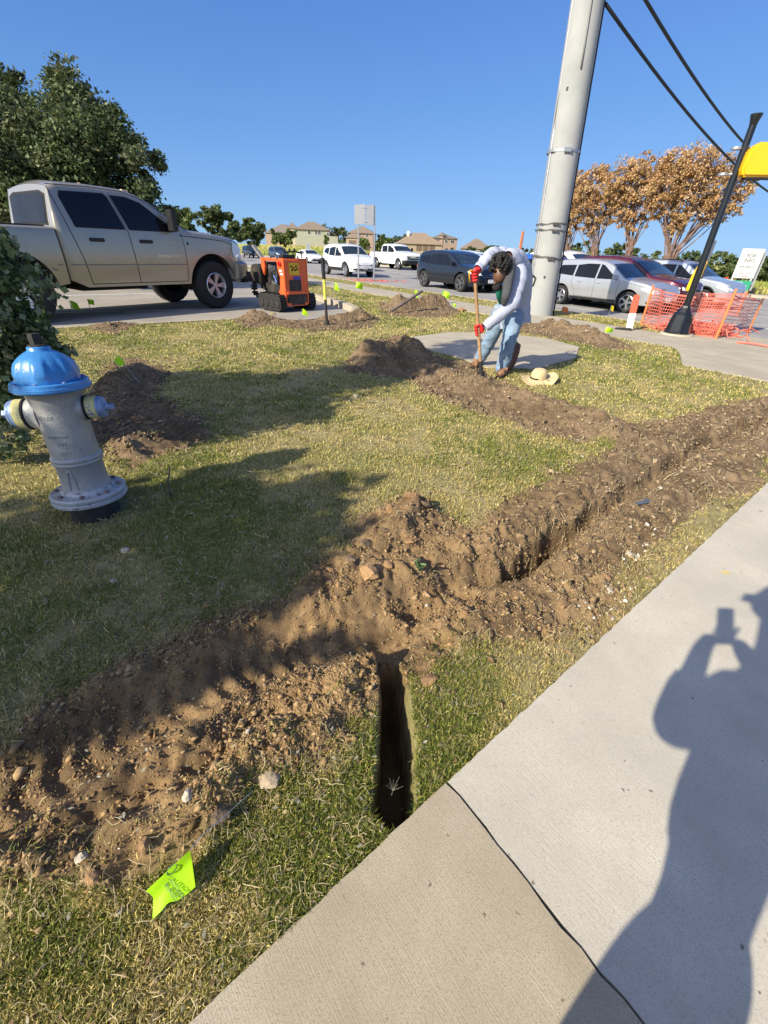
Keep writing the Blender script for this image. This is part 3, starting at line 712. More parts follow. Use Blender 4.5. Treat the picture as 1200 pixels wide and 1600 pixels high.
lump('soil_clod', 428, 492, .16, 4, mat('clod_tan', (.33, .26, .14), .95, vary=.25, scale=8, bump=.7, bscale=30), 'large tan clod standing up on the spoil pile beside the orange machine', 'clod', (.9, .9, 1.2), rot=.4)
lump('soil_clod', 722, 487, .13, 5, M_c1, 'round brown clod at the right end of the far spoil pile', 'clod', rot=.4)
lump('soil_clod', 650, 545, .10, 2, M_c3, 'dark jagged clod on the top of the shaded mound beside the pad', 'clod', (1, .7, 1.3), rot=.8)
lump('soil_clod', 683, 543, .05, 1, M_c3, 'small dark clod on the pad right of the shaded mound', 'clod', (1.2, .7, .9), rot=.8)
lump('soil_clod', 606, 905, .034, 2, M_c1, 'brown clod touching the right side of the large angular clod', 'clod', (1, .8, .9), .9)
lump('soil_clod', 548, 900, .026, 4, M_c3, 'small dark clod on the grass edge just above the large angular clod', 'clod', (1, .8, .8), .2)
lump('soil_clod', 610, 808, .034, 0, M_c1, 'brown clod left of the rounded clod on top of the small mound', 'clod', (1, .9, .8), 1.1)
lump('soil_clod', 600, 838, .030, 1, M_c3, 'dark clod in the middle of the small mound below its rounded top clod', 'clod', (1, .9, .7), 2.1)
lump('soil_clod', 640, 852, .028, 5, M_c1, 'brown clod at the right foot of the small mound', 'clod', (1.2, .9, .7), .1)
lump('soil_clod', 880, 955, .028, 3, M_c1, 'brown clod at the lower edge of the right spoil bank above green grass', 'clod', (1.1, .8, .7), .7)
lump('soil_clod', 725, 968, .024, 2, M_c1, 'brown clod on the right spoil bank above the deep dark trench', 'clod', (1.1, .9, .7), 1.7)
lump('soil_clod', 350, 1290, .026, 4, M_c3, 'dark brown clod in the front spoil heap right of the cream stone', 'clod', (1, .8, .8), .7)
lump('soil_clod', 240, 1340, .022, 0, M_c1, 'brown clod in the front spoil heap just above the lime flag', 'clod', (1, .8, .8), 2.7)
# hanging weed at the lip of the trench, twig by the hydrant, plastic scrap
def twig(name, pts, r, mt, label, cat, n=6):
    mb = MB(); mb.tube(pts, [r * (1 - .5 * i / (len(pts) - 1)) for i in range(len(pts))], n); o = mb.build(name, mt, smooth=True); return tag(o, label, cat)
M_bark = mat('bark', (.12, .09, .065), .9, vary=.35, scale=14, bump=.8, bscale=25)
p = on(268, 782); p.z = gz(p)
twig('stick', [p, p + Vector((.005, 0, .06)), p + Vector((.0, .01, .11)), p + Vector((.022, .02, .17)), p + Vector((.03, .02, .215))], .0075, M_bark, 'thin brown stick standing upright in the grass right of the hydrant', 'stick')
p = on(1000, 798); p.z = gz(p) + .012
mb = MB(); mb.box((0, 0, 0), (.11, .028, .006)); mb.box((.03, .012, .004), (.04, .02, .004))
o = mb.build('plastic_scrap', mat('dark_plastic_scrap', (.10, .11, .13), .35), bevel=.002); o.location = p; o.rotation_euler = (.1, 0, .35); tag(o, 'flat dark blue-grey plastic scrap lying beside the trench', 'scrap')
p = on(760, 1195)
p = on(654, 905); p.z = gz(p)
def sprig(name, p, n, h, spread, mt_col, label, w=.006, seed=1):
    rr = np.random.default_rng(seed); V_, F_, C_ = [], [], []; off = 0
    for i in range(n):
        a = rr.uniform(0, 2 * np.pi); ln = h * rr.uniform(.6, 1.1); sp_ = spread * rr.uniform(.3, 1)
        for k in range(7):
            f = (k + 1) / 7; c = np.array([p.x + math.cos(a) * sp_ * f, p.y + math.sin(a) * sp_ * f, p.z + ln * f]); d = rr.normal(size=3) * w * 1.4; e = rr.normal(size=3) * w
            V_ += [c - d, c + e, c + d, c - e]; F_.append([off, off + 1, off + 2, off + 3]); off += 4; C_ += [np.array(mt_col) * rr.uniform(.7, 1.3)] * 4
    return tag(np_mesh(name, np.array(V_), np.array(F_), M_leaf, col=np.array(C_)), label, 'weed')
sprig('weed', p, 9, .07, .025, (.13, .20, .09), 'small grey-green weed growing out of the dirt by the big clod')
p = on(612, 1235); p.z = -.03
V_ = MB()
for a, l in ((.2, .05), (.7, .03), (1.1, .06), (1.6, .04), (2.0, .05), (2.4, .03), (2.8, .04), (-.3, .03)):
    V_.tube([p, p + Vector((.004, 0, .03)), p + Vector((.004 + math.cos(a) * l * .6, math.sin(a) * l * .3, .045 + abs(math.sin(a)) * l * .6))], [.0005, .0004, .0002], 4)
tag(V_.build('dry_seed_head', mat('pale_straw', (.30, .28, .2), .8)), 'pale spiky seed head standing in front of the dark trench end', 'weed')
# ------------------------------------------------------------------ vehicles
def paint(name, col, metal=.35, rough=.32):
    return mat(name, col, rough, metal, vary=.04, scale=3, coat=.8)
class Body:
    def __init__(s, x0, x1, W, prof, belt, sill, tum, arches, n=7, rc=.09, crown=.035, tuck=.07, squeeze=0.0):
        s.x0, s.x1, s.W, s.prof, s.belt, s.sill, s.tum, s.arches, s.n, s.rc, s.crown, s.tuck = x0, x1, W, prof, belt, sill, tum, arches, n, rc, crown, tuck
        s.px = [p[0] for p in prof]; s.pz = [p[1] for p in prof]; s.H = max(s.pz); s.sq = squeeze
    def top(s, x): return float(np.interp(x, s.px, s.pz))
    def bz(s, x): return s.belt if not callable(s.belt) else s.belt(x)
    def plan(s, x):
        t = (2 * x - s.x0 - s.x1) / (s.x1 - s.x0); t = min(.9995, abs(t)); return (1 - t ** s.n) ** (1 / s.n)
    def hw(s, x, z):
        b = s.bz(x); w = s.W / 2 * s.plan(x)
        mid = s.sill + (b - s.sill) * .55
        if z <= mid: w *= 1 - s.tuck * ((mid - z) / max(.01, mid - s.sill)) ** 2
        elif z <= b: w *= 1 - .025 * ((z - mid) / max(.01, b - mid)) ** 2
        else: w *= .975 - s.tum * ((z - b) / max(.05, s.H - b)) ** 1.15
        return w
    def bottom(s, x):
        z = s.sill
        if abs(x - s.x0) < .25: z = s.sill + .12 * (1 - abs(x - s.x0) / .25)
        if abs(x - s.x1) < .25: z = max(z, s.sill + .05 * (1 - abs(x - s.x1) / .25))
        for (xw, zw, r) in s.arches:
            d = abs(x - xw)
            if d < r: z = max(z, zw + math.sqrt(r * r - d * d))
        return z
    def stations(s):
        X = set(np.round(np.linspace(s.x0, s.x1, 46), 4)); L = s.x1 - s.x0
        for f in (.0004, .002, .005, .010, .016): X |= {round(s.x0 + f * L, 4), round(s.x1 - f * L, 4)}
        for x in s.px: X.add(round(x, 4))
        for (xw, zw, r) in s.arches:
            for a in np.linspace(0, math.pi, 19): X.add(round(xw + r * math.cos(a), 4))
            X |= {round(xw - r - .003, 4), round(xw + r + .003, 4)}
        return sorted(x for x in X if s.x0 + .0003 * L <= x <= s.x1 - .0003 * L)
    def mesh(s, name, mt, parent):
        st = s.stations(); vs = []; K = None
        for x in st:
            zb, zt = s.bottom(x), s.top(x); zt = max(zt, zb + .03); rc = min(s.rc, (zt - zb) * .4); zs = zt - rc
            half = [(0, zb + .02), (s.hw(x, zb) * .80, zb + .02), (s.hw(x, zb) - .012, zb)]
            bl = s.bz(x); lv = []
            mids = np.linspace(zb, min(bl, zs), 8)[0:]
            for z in mids: lv.append(z)
            up_ = np.linspace(min(bl, zs), zs, 5)[1:]
            for z in up_: lv.append(z)
            for z in lv: half.append((s.hw(x, z), z))
            wt = s.hw(x, zs)
            for a in (25, 50, 72, 90):
                half.append((max(0, wt - rc * 1.3 * (1 - math.cos(R(a)))), zs + rc * math.sin(R(a)) * .93))
            cw = min(s.crown, .25 * wt)
            e0 = half[-1][0]
            for f in (.66, .33, 0): half.append((e0 * f, zt - rc * .07 + cw * (1 - f * f) * (rc / s.rc)))
            ring = [(x, y, z) for y, z in half] + [(x, -y, z) for y, z in reversed(half[1:-1])]
            vs.append(ring); K = len(ring)
        mb = MB(); V = [p for r in vs for p in r]; F = []
        for i in range(len(st) - 1):
            for k in range(K): k2 = (k + 1) % K; F.append((i * K + k, (i + 1) * K + k, (i + 1) * K + k2, i * K + k2))
        F.append(tuple(range(K))); F.append(tuple(reversed([(len(st) - 1) * K + k for k in range(K)])))
        mb.add(V, F); return mb.build(name, mt, parent, smooth=38)
    def cut(s, poly, step):
        bm = bmesh.new(); vs = [bm.verts.new((a, 0, b)) for a, b in poly]; bm.faces.new(vs)
        xs_ = [p[0] for p in poly]; zs_ = [p[1] for p in poly]
        for ax, lo, hi in ((0, min(xs_), max(xs_)), (2, min(zs_), max(zs_))):
            n = int((hi - lo) / step)
            for i in range(1, n + 1):
                co = [0, 0, 0]; no = [0, 0, 0]; co[ax] = lo + (hi - lo) * i / (n + 1); no[ax] = 1
                bmesh.ops.bisect_plane(bm, geom=bm.verts[:] + bm.edges[:] + bm.faces[:], plane_co=co, plane_no=no)
        V = [v.co.copy() for v in bm.verts]; bm.verts.index_update(); F = [tuple(v.index for v in f.verts) for f in bm.faces]; bm.free(); return V, F
    def side(s, mb, poly, off=.006, step=.12, sides=(-1, 1), m=0):
        V, F = s.cut(poly, step)
        for sg in sides:
            out = []
            for v in V: out.append((v.x, sg * (s.hw(v.x, v.z) + off), v.z))
            mb.add(out, F if sg < 0 else [tuple(reversed(f)) for f in F], m)
        return mb
    def line(s, mb, pts, w=.009, off=.002, sides=(-1, 1), m=0):
        P = []
        for i in range(len(pts) - 1):
            n = max(2, int(math.dist(pts[i], pts[i + 1]) / .08))
            for k in range(n): f = k / n; P.append((pts[i][0] * (1 - f) + pts[i + 1][0] * f, pts[i][1] * (1 - f) + pts[i + 1][1] * f))
        P.append(pts[-1])
        for sg in sides:
            vs = []; fs = []
            for i, (x, z) in enumerate(P):
                a = P[max(0, i - 1)]; c = P[min(len(P) - 1, i + 1)]; d = math.dist(a, c) or 1; nx_, nz_ = -(c[1] - a[1]) / d * w / 2, (c[0] - a[0]) / d * w / 2
                for q in (1, -1): vs.append((x + q * nx_, sg * (s.hw(x, z) + off), z + q * nz_))
                if i: fs.append((2 * i - 2, 2 * i - 1, 2 * i + 1, 2 * i))
            mb.add(vs, fs, m)
        return mb
    def face(s, mb, poly, end=1, off=.008, step=.1, m=0):
        """poly in (y, z) laid on the nose (end=1) or tail (-1)"""
        V, F = s.cut(poly, step); xc = (s.x0 + s.x1) / 2; hl = (s.x1 - s.x0) / 2; out = []
        for v in V:
            y, z = v.x, v.z; b = s.bz(s.x1 if end > 0 else s.x0)
            w = s.W / 2; w *= (1 - s.tuck * .5) if z < b else .975 - s.tum * ((z - b) / max(.05, s.H - b)) ** 1.15
            t = min(.97, abs(y) / w); xx = hl * (1 - t ** s.n) ** (1 / s.n)
            x = xc + end * xx
            # follow the sloping profile
            rng = np.linspace(s.x1, xc, 160) if end > 0 else np.linspace(s.x0, xc, 160)
            for q in rng:
                if s.top(q) - s.rc * .3 >= z: break
            x = min(x, q) if end > 0 else max(x, q)
            out.append((x + end * off, y, z))
        mb.add(out, F if end > 0 else [tuple(reversed(f)) for f in F], m); return mb
    def topp(s, mb, x0, x1, fr0, fr1, off=.006, n=8, ny=8, m=0):
        vs = []; fs = []
        for i in range(n + 1):
            x = x0 + (x1 - x0) * i / n; fr = fr0 + (fr1 - fr0) * i / n
            zt = s.top(x); rc = min(s.rc, (zt - s.bottom(x)) * .4); wt = s.hw(x, zt - rc); cw = min(s.crown, .25 * wt)
            for j in range(ny + 1):
                g = -1 + 2 * j / ny; y = g * wt * fr; f = min(1, abs(y) / max(.01, wt - rc * 1.3)); 
                z = zt - rc * .07 + cw * (1 - f * f) * (rc / s.rc)
                if abs(y) > wt - rc * 1.3: q = (abs(y) - (wt - rc * 1.3)) / (rc * 1.3); z = zt - rc + rc * math.sqrt(max(0, 1 - q * q)) * .93
                vs.append((x, y, z + off))
        for i in range(n):
            for j in range(ny): a = i * (ny + 1) + j; fs.append((a, a + ny + 1, a + ny + 2, a + 1))
        mb.add(vs, fs, m); return mb
YR = Matrix.Rotation(-math.pi / 2, 4, 'X')   # lathe axis z -> +y
def wheel(parent, x, y, r, w, spokes=5, rimf=.66, rim_mat=None, simple=False, paired=False):
    sg = 1 if y > 0 else -1
    T = Matrix.Translation((x, y, r)) @ Matrix.Rotation(-sg * math.pi / 2, 4, 'X')   # local +z points outboard
    mb = MB(); rr = r * rimf; h = w / 2
    prof = [(rr * .98, -h * .9), (rr * 1.08, -h), (r * .93, -h * .95), (r * .99, -h * .72), (r, -h * .3), (r, h * .3), (r * .99, h * .72), (r * .93, h * .95), (rr * 1.08, h), (rr * .98, h * .9), (rr * .97, h * .2), (rr * .96, -h * .9)]
    if simple: mb.lathe(prof[0:10], 28, 0, T, None, False)
    else:
        n = 72; fn = lambda q, z, a: q * (1 - (.016 if (int(a / (2 * math.pi) * n) % 2 == 0 and q > r * .985 and True) else 0))
        mb.lathe(prof, n, 0, T, fn, False)
    ty = mb.build('wheel', M_rubber, parent, smooth=40)
    mb = MB(); rm = rim_mat or M_alloy
    mb.lathe([(rr * 1.0, h * .92), (rr * .95, h * .98), (rr * .90, h * .80), (rr * .88, h * .1), (rr * .86, 0)], 40, 0, T, None, False)
    mb.lathe([(0, h * .80), (rr * .17, h * .80), (rr * .20, h * .70), (rr * .22, h * .3)], 20, 0, T)
    for k in range(spokes):
        offs = (-.13, .13) if paired else (0,)
        for o_ in offs:
            a = 2 * math.pi * k / spokes + o_; wd = rr * (.085 if paired else .15)
            M2 = T @ Matrix.Rotation(a, 4, 'Z')
            mb.add([(rr * .12, -wd * .8, h * .74), (rr * .92, -wd, h * .80), (rr * .92, wd, h * .80), (rr * .12, wd * .8, h * .74), (rr * .12, -wd, h * .4), (rr * .92, -wd * 1.3, h * .45), (rr * .92, wd * 1.3, h * .45), (rr * .12, wd, h * .4)],
                   [(0, 1, 2, 3), (4, 7, 6, 5), (0, 4, 5, 1), (2, 6, 7, 3), (1, 5, 6, 2), (0, 3, 7, 4)], 0, M2)
    o = mb.build('rim', rm, ty, smooth=30)
    mb = MB(); mb.lathe([(rr * .93, h * .30), (0, h * .28)], 28, 0, T); b_ = mb.build('brake_disc', M_seam, ty)
    return ty
def mirror_part(parent, x, y, z, s_, mt, sg):
    mb = MB(); mb.box((x, y + sg * .10 * s_, z + .05), (.10 * s_, .20 * s_, .15 * s_)); mb.box((x + .02, y + sg * .01, z), (.06, .1, .05))
    return mb.build('side_mirror', mt, parent, bevel=.02)
K_SUV = dict(W=1.84, wb=2.86, r=.355, x=(-2.40, 2.34), n=6, sill=.30, belt=1.03, tum=.19, arch=.43,
    prof=[(-2.40, .78), (-2.37, 1.02), (-2.22, 1.22), (-1.98, 1.56), (-1.7, 1.64), (-1.0, 1.68), (-.3, 1.685), (.15, 1.64), (.45, 1.54), (1.12, 1.13), (1.3, 1.09), (1.9, 1.01), (2.18, .92), (2.30, .76), (2.34, .62)],
    wins=[[(-.92, 1.07), (-.92, 1.47), (-.5, 1.53), (-.02, 1.53), (-.02, 1.05)], [(.05, 1.05), (.05, 1.53), (.18, 1.50), (.82, 1.10), (.86, 1.06)], [(-1.90, 1.14), (-1.64, 1.44), (-1.0, 1.47), (-1.0, 1.09)]],
    ws=(.44, 1.12), rw=(-2.22, -1.98), doors=(-1.0, .02, .98))
K_DSUV = dict(K_SUV, W=1.93, wb=2.90, r=.385, x=(-2.45, 2.42), arch=.455,
    prof=[(-2.45, .78), (-2.43, 1.05), (-2.34, 1.25), (-2.15, 1.50), (-1.9, 1.62), (-1.2, 1.69), (-.4, 1.70), (.15, 1.65), (.50, 1.54), (1.22, 1.15), (1.4, 1.11), (2.0, 1.04), (2.30, .95), (2.39, .80), (2.42, .62)],
    wins=[[(-1.0, 1.09), (-1.0, 1.49), (-.5, 1.54), (-.06, 1.54), (-.06, 1.07)], [(.0, 1.07), (.0, 1.54), (.2, 1.50), (.88, 1.12), (.92, 1.08)], [(-2.02, 1.17), (-1.85, 1.43), (-1.08, 1.48), (-1.08, 1.10)]], ws=(.49, 1.22), rw=(-2.34, -2.13), doors=(-1.05, -.03, 1.02))
K_SMALL = dict(K_SUV, W=1.82, wb=2.64, r=.345, x=(-2.20, 2.20), arch=.41,
    prof=[(-2.20, .80), (-2.17, 1.03), (-2.05, 1.22), (-1.82, 1.54), (-1.55, 1.62), (-.9, 1.66), (-.2, 1.665), (.2, 1.61), (.45, 1.53), (1.08, 1.14), (1.25, 1.10), (1.8, 1.0), (2.05, .90), (2.16, .76), (2.20, .62)],
    wins=[[(-.85, 1.07), (-.85, 1.45), (-.5, 1.50), (-.05, 1.51), (-.05, 1.04)], [(.02, 1.04), (.02, 1.51), (.18, 1.48), (.78, 1.10), (.82, 1.06)], [(-1.72, 1.22), (-1.50, 1.43), (-.93, 1.45), (-.93, 1.09)]], ws=(.44, 1.08), rw=(-2.05, -1.82), doors=(-.92, -.01, .95))
K_SEDAN = dict(K_SUV, W=1.86, wb=2.83, r=.335, x=(-2.42, 2.44), sill=.24, belt=.92, tum=.24, arch=.40,
    prof=[(-2.42, .72), (-2.38, .98), (-2.15, 1.04), (-1.85, 1.07), (-1.3, 1.28), (-.8, 1.41), (-.3, 1.45), (.1, 1.43), (.4, 1.36), (1.15, 1.0), (1.3, .97), (1.95, .86), (2.25, .77), (2.38, .66), (2.44, .52)],
    wins=[[(-1.45, .99), (-1.15, 1.20), (-.75, 1.31), (-.1, 1.33), (-.1, .96)], [(-.03, .96), (-.03, 1.33), (.2, 1.29), (.85, .97)]], ws=(.40, 1.14), rw=(-1.82, -1.0), doors=(-1.1, -.06, .95))
K_VAN = dict(K_SUV, W=1.98, wb=3.0, r=.35, x=(-2.55, 2.55), arch=.42,
    prof=[(-2.55, .8), (-2.53, 1.1), (-2.45, 1.35), (-2.35, 1.62), (-2.1, 1.73), (-1.2, 1.77), (-.2, 1.76), (.4, 1.70), (.75, 1.58), (1.6, 1.10), (1.8, 1.05), (2.2, .95), (2.42, .82), (2.52, .68), (2.55, .55)],
    wins=[[(-1.0, 1.07), (-1.0, 1.54), (.15, 1.55), (.15, 1.05)], [(.22, 1.05), (.22, 1.55), (.45, 1.50), (1.2, 1.09), (1.25, 1.05)], [(-2.3, 1.12), (-2.2, 1.5), (-1.1, 1.54), (-1.1, 1.08)]], ws=(.72, 1.58), rw=(-2.5, -2.36), doors=(-1.05, .18, 1.3))
def make_car(name, K, pm, label, cat='car', group=None, clad=None, spokes=5, rim_mat=None, rails=False, plate=True, low=False, flr=None, detail=True):
    root = empty(name, label=label, cat=cat, group=group)
    wx = K['wb'] / 2; r = K['r']; x0, x1 = K['x']
    B = Body(x0, x1, K['W'], K['prof'], K['belt'], K['sill'], K['tum'], [(wx, r * 1.02, K['arch']), (-wx, r * 1.02, K['arch'])], K['n'], rc=.08)
    B.mesh('body', pm, root)
    for w_ in K['wins']:
        for sg in (-1, 1):
            mb = MB(); B.side(mb, w_, sides=(sg,)); mb.build('side_window', M_glass, root, smooth=True)
    mb = MB(); B.topp(mb, K['ws'][0], K['ws'][1], .86, .90); mb.build('windshield', M_glassb, root, smooth=True)
    mb = MB(); B.topp(mb, K['rw'][0], K['rw'][1], .80, .80, off=.012); mb.build('rear_window', M_glass, root, smooth=True)
    # door and hood seams
    mb = MB(); d0, d1, d2 = K['doors']; bl = K['belt']
    for x in (d1, d2): B.line(mb, [(x, bl + .02), (x, K['sill'] + .10)])
    B.line(mb, [(d0 + .05, bl + .02), (d0 - .02, bl - .15), (d0 + .18, bl - .42), (d0 + .22, K['sill'] + .1)])
    B.line(mb, [(d0 + .22, K['sill'] + .1), (d2, K['sill'] + .1)]); B.line(mb, [(d2 + .1, bl + .01), (x1 - .3, B.top(x1 - .3) - .10)], .008)
    mb.build('door_seams', M_seam, root, fixn=False)
    # lower cladding
    mb = MB(); cz = K['sill'] + (.17 if not low else .08)
    B.side(mb, [(-wx + K['arch'] + .02, K['sill'] + .005), (-wx + K['arch'] + .02, cz), (wx - K['arch'] - .02, cz), (wx - K['arch'] - .02, K['sill'] + .005)], .010, .3)
    B.face(mb, [(-.80, K['sill'] + .07), (-.80, .46), (.80, .46), (.80, K['sill'] + .07)], 1, .014)
    B.face(mb, [(-.80, K['sill'] + .14), (-.80, .50), (.80, .50), (.80, K['sill'] + .14)], -1, .014)
    mb.build('lower_trim', clad or M_black, root, fixn=False)
    # arch liners
    mb = MB()
    for xw in (wx, -wx):
        for sg in (-1, 1):
            vs = []; fs = []
            for i, a in enumerate(np.linspace(0, math.pi, 15)):
                for rr_ in (K['arch'] - .002, K['arch'] + .05):
                    x = xw + rr_ * math.cos(a); z = max(r * 1.02 + rr_ * math.sin(a), K['sill'] + .02); vs.append((x, sg * (B.hw(x, z) + .008), z))
                if i: fs.append((2 * i - 2, 2 * i - 1, 2 * i + 1, 2 * i))
            if clad is not None: mb.add(vs, fs)
        mb.box((xw, 0, r * 1.35), (K['arch'] * 1.5, K['W'] * .62, r * 1.0))
    mb.box((0, 0, K['sill'] + .04), (K['wb'] * .9, K['W'] * .8, .12)); mb.build('wheel_housing', M_seam, root, fixn=False)
    hz = B.top(x1 - .25)
    # lamps, grille, plate
    for sg in (-1, 1):
        mb = MB(); B.side(mb, [(x1 - .52, hz - .10), (x1 - .50, hz - .15), (x1 - .12, hz - .27), (x1 - .10, hz - .17), (x1 - .3, hz - .09)], .012, .05, (sg,))
        B.face(mb, [(sg * .52, hz - .25), (sg * .52, hz - .17), (sg * .84, hz - .12), (sg * .84, hz - .24)][::sg], 1, .014, .06); mb.build('headlight', M_light, root, smooth=True, fixn=False)
        mb = MB(); B.side(mb, [(x0 + .05, .88), (x0 + .05, 1.06), (x0 + .36, 1.02), (x0 + .30, .90)] if K['H'] > 1.5 else [(x0 + .05, .74), (x0 + .05, .93), (x0 + .42, .92), (x0 + .32, .80)], .012, .05, (sg,))
        B.face(mb, [(sg * .56, .88), (sg * .56, 1.04), (sg * .86, 1.04), (sg * .86, .88)][::sg], -1, .014, .06); mb.build('taillight', M_red, root, smooth=True, fixn=False)
        mirror_part(root, K['ws'][1] - .32, sg * (B.hw(K['ws'][1] - .32, bl + .08) - .03), bl + .06, 1.0, pm if not clad else M_black, sg)
        for x in (d0 + .36, d1 + .18): mb = MB(); mb.box((x, sg * (B.hw(x, bl - .13) + .012), bl - .13), (.17, .02, .025)); mb.build('door_handle', pm, root, bevel=.006)
    mb = MB(); B.face(mb, [(-.48, hz - .32), (-.48, hz - .17), (.48, hz - .17), (.48, hz - .32)], 1, .016); mb.build('grille', M_black, root, fixn=False)
    mb = MB(); B.face(mb, [(-.10, hz - .235), (-.10, hz - .215), (.10, hz - .215), (.10, hz - .235)], 1, .028); B.face(mb, [(-.48, hz - .335), (-.48, hz - .32), (.48, hz - .32), (.48, hz - .335)], 1, .022); mb.build('grille_bar', M_chrome, root, fixn=False)
    if plate:
        mb = MB(); mb.box((x1 + .012, 0, .50), (.012, .31, .15)); mb.build('licence_plate', M_paint, root, bevel=.003)
    if rails:
        mb = MB()
        for sg in (-1, 1): mb.tube([(x, sg * (B.hw(x, B.top(x) - .08) - .10), B.top(x) + dz) for x, dz in ((-1.6, .0), (-1.5, .05), (0, .055), (.1, .0))], .018, 6)
        mb.build('roof_rails', M_black, root, smooth=True)
    for x in (wx, -wx):
        for sg in (-1, 1): wheel(root, x, sg * (K['W'] / 2 - .115), r, .22, spokes, .70, rim_mat, simple=True, paired=False)
    return root
for k_ in (K_SUV, K_DSUV, K_SMALL, K_SEDAN, K_VAN): k_['H'] = max(p[1] for p in k_['prof'])
def place(root, K, fpx, rpx, z=-.25, side=-1, hs=1.0, track=None):
    """front and rear visible wheel contacts given; heading and size follow"""
    f, r_ = at(fpx[0], fpx[1], z), at(rpx[0], rpx[1], z); d = f - r_; L_ = d.length; s_ = L_ / K['wb']; d.normalize()
    right = Vector((d.y, -d.x, 0)); c = (f + r_) / 2 - right * (K['W'] / 2 - .0) * s_
    root.location = (c.x, c.y, z + .001); root.rotation_euler = (0, 0, math.atan2(d.y, d.x)); root.scale = (s_, s_, s_ * hs)
    print('PLACE', root.name, 'scale', round(s_, 3), 'at', tuple(round(v, 1) for v in c))
def place1(root, K, fpx, z=-.25, h=None):
    h = math.atan2(HD.y, HD.x) if h is None else h; f = at(fpx[0], fpx[1], z); d = Vector((math.cos(h), math.sin(h), 0)); right = Vector((d.y, -d.x, 0)); c = f - d * K['wb'] / 2 - right * K['W'] / 2
    root.location = (c.x, c.y, z + .001); root.rotation_euler = (0, 0, h)
def place_at(root, x, y, h, s_=1.0, z=-.249):
    root.location = (x, y, z); root.rotation_euler = (0, 0, h); root.scale = (s_, s_, s_)
G1 = 'cars and trucks on the road behind the lawn'
P_white = paint('white_paint', (.78, .79, .80), 0, .35); P_navy = paint('dark_blue_paint', (.008, .012, .022), .3); P_silver = paint('silver_paint', (.50, .51, .52), .6, .3)
P_maroon = paint('maroon_paint', (.085, .006, .018), .4); P_blue = paint('slate_blue_paint', (.055, .085, .14), .4); P_char = paint('charcoal_paint', (.018, .021, .028), .4); P_lsil = paint('pale_silver_blue_paint', (.44, .49, .53), .5); P_vblue = paint('bright_blue_paint', (.01, .10, .45), .2)
M_dkrim = mat('dark_alloy', (.22, .22, .23), .3, .8)
c1 = make_car('parked_suv', K_SUV, P_silver, 'silver SUV with five spoke wheels stopped at the kerb beside the big concrete pole', 'car', G1, spokes=5, low=True)
place(c1, K_SUV, (972, 489), (870, 475), hs=.93)
c2 = make_car('parked_suv', K_DSUV, P_navy, 'black-blue SUV with tinted windows at the kerb left of the bending worker', 'car', G1, spokes=5, rim_mat=M_dkrim)
place(c2, K_DSUV, (716, 456), (660, 448), hs=.93)
c3 = make_car('parked_suv', K_SMALL, P_white, 'white compact SUV with dark lower trim behind the two-post sign', 'car', G1, clad=M_black)
place(c3, K_SMALL, (538.6, 432.5), (509.5, 428.5))
c4 = make_car('sedan', K_SEDAN, P_white, 'white four-door sedan in the far lane left of the white compact SUV', 'car', G1, low=True)
place1(c4, K_SEDAN, (479.5, 411.5))
c5 = make_car('suv', K_SMALL, P_blue, 'slate blue SUV in the far lane between a dark SUV and the white sedan', 'car', G1)
place1(c5, K_SMALL, (431, 406))
c6 = make_car('suv', K_SUV, P_char, 'dark charcoal SUV farthest left, just past the pickup truck hood', 'car', G1)
place1(c6, K_SUV, (388.5, 402.5))
def lane(s, u, v, back=0):
    """spot on lane s seen at photo column u (v only sets the ray)"""
    r = ray(u, v); t = s / (r[0] * .835 + r[1] * .55); p = Vector((r[0] * t, r[1] * t, 0)); return p
HA = math.atan2(HD.y, HD.x)
c7 = make_car('sedan', K_SEDAN, P_char, 'dark car mostly hidden behind the white compact SUV', 'car', G1)
p_ = lane(22.3, 556, 400); place_at(c7, p_.x, p_.y, HA, 1.05)
c8 = make_car('minivan', K_VAN, P_white, 'long white minivan with dark windows behind the black-blue SUV', 'minivan', G1)
p_ = lane(22.0, 735, 400); place_at(c8, p_.x, p_.y, HA, 1.0)
c9 = make_car('sedan', K_SMALL, P_white, 'white car with dark windshield half hidden behind the nose of the black-blue SUV', 'car', G1)
p_ = lane(18.4, 742, 410); place_at(c9, p_.x, p_.y, HA, .95)
c10 = make_car('suv', K_DSUV, P_maroon, 'dark maroon SUV directly behind the silver SUV', 'car', G1, rails=False)
p_ = lane(18.1, 987, 430); place_at(c10, p_.x, p_.y, HA, 1.0)
c11 = make_car('suv', K_SUV, P_lsil, 'pale silver-blue SUV with roof rails beyond the maroon SUV, nearest the black lamp pole', 'car', G1, clad=M_black, rails=True)
p_ = lane(21.6, 1068, 430); place_at(c11, p_.x, p_.y, HA, .97)
c12 = make_car('suv', K_SUV, P_white, 'white SUV roof showing above the silver SUV right beside the concrete pole', 'car', G1, rails=True)
p_ = lane(22.3, 893, 410); place_at(c12, p_.x, p_.y, HA, 1.12)
c13 = make_car('sedan', K_SMALL, P_vblue, 'bright blue car glimpsed between the concrete pole and the silver SUV', 'car', G1)
p_ = lane(17.9, 858, 420); place_at(c13, p_.x, p_.y, HA, 1.0)

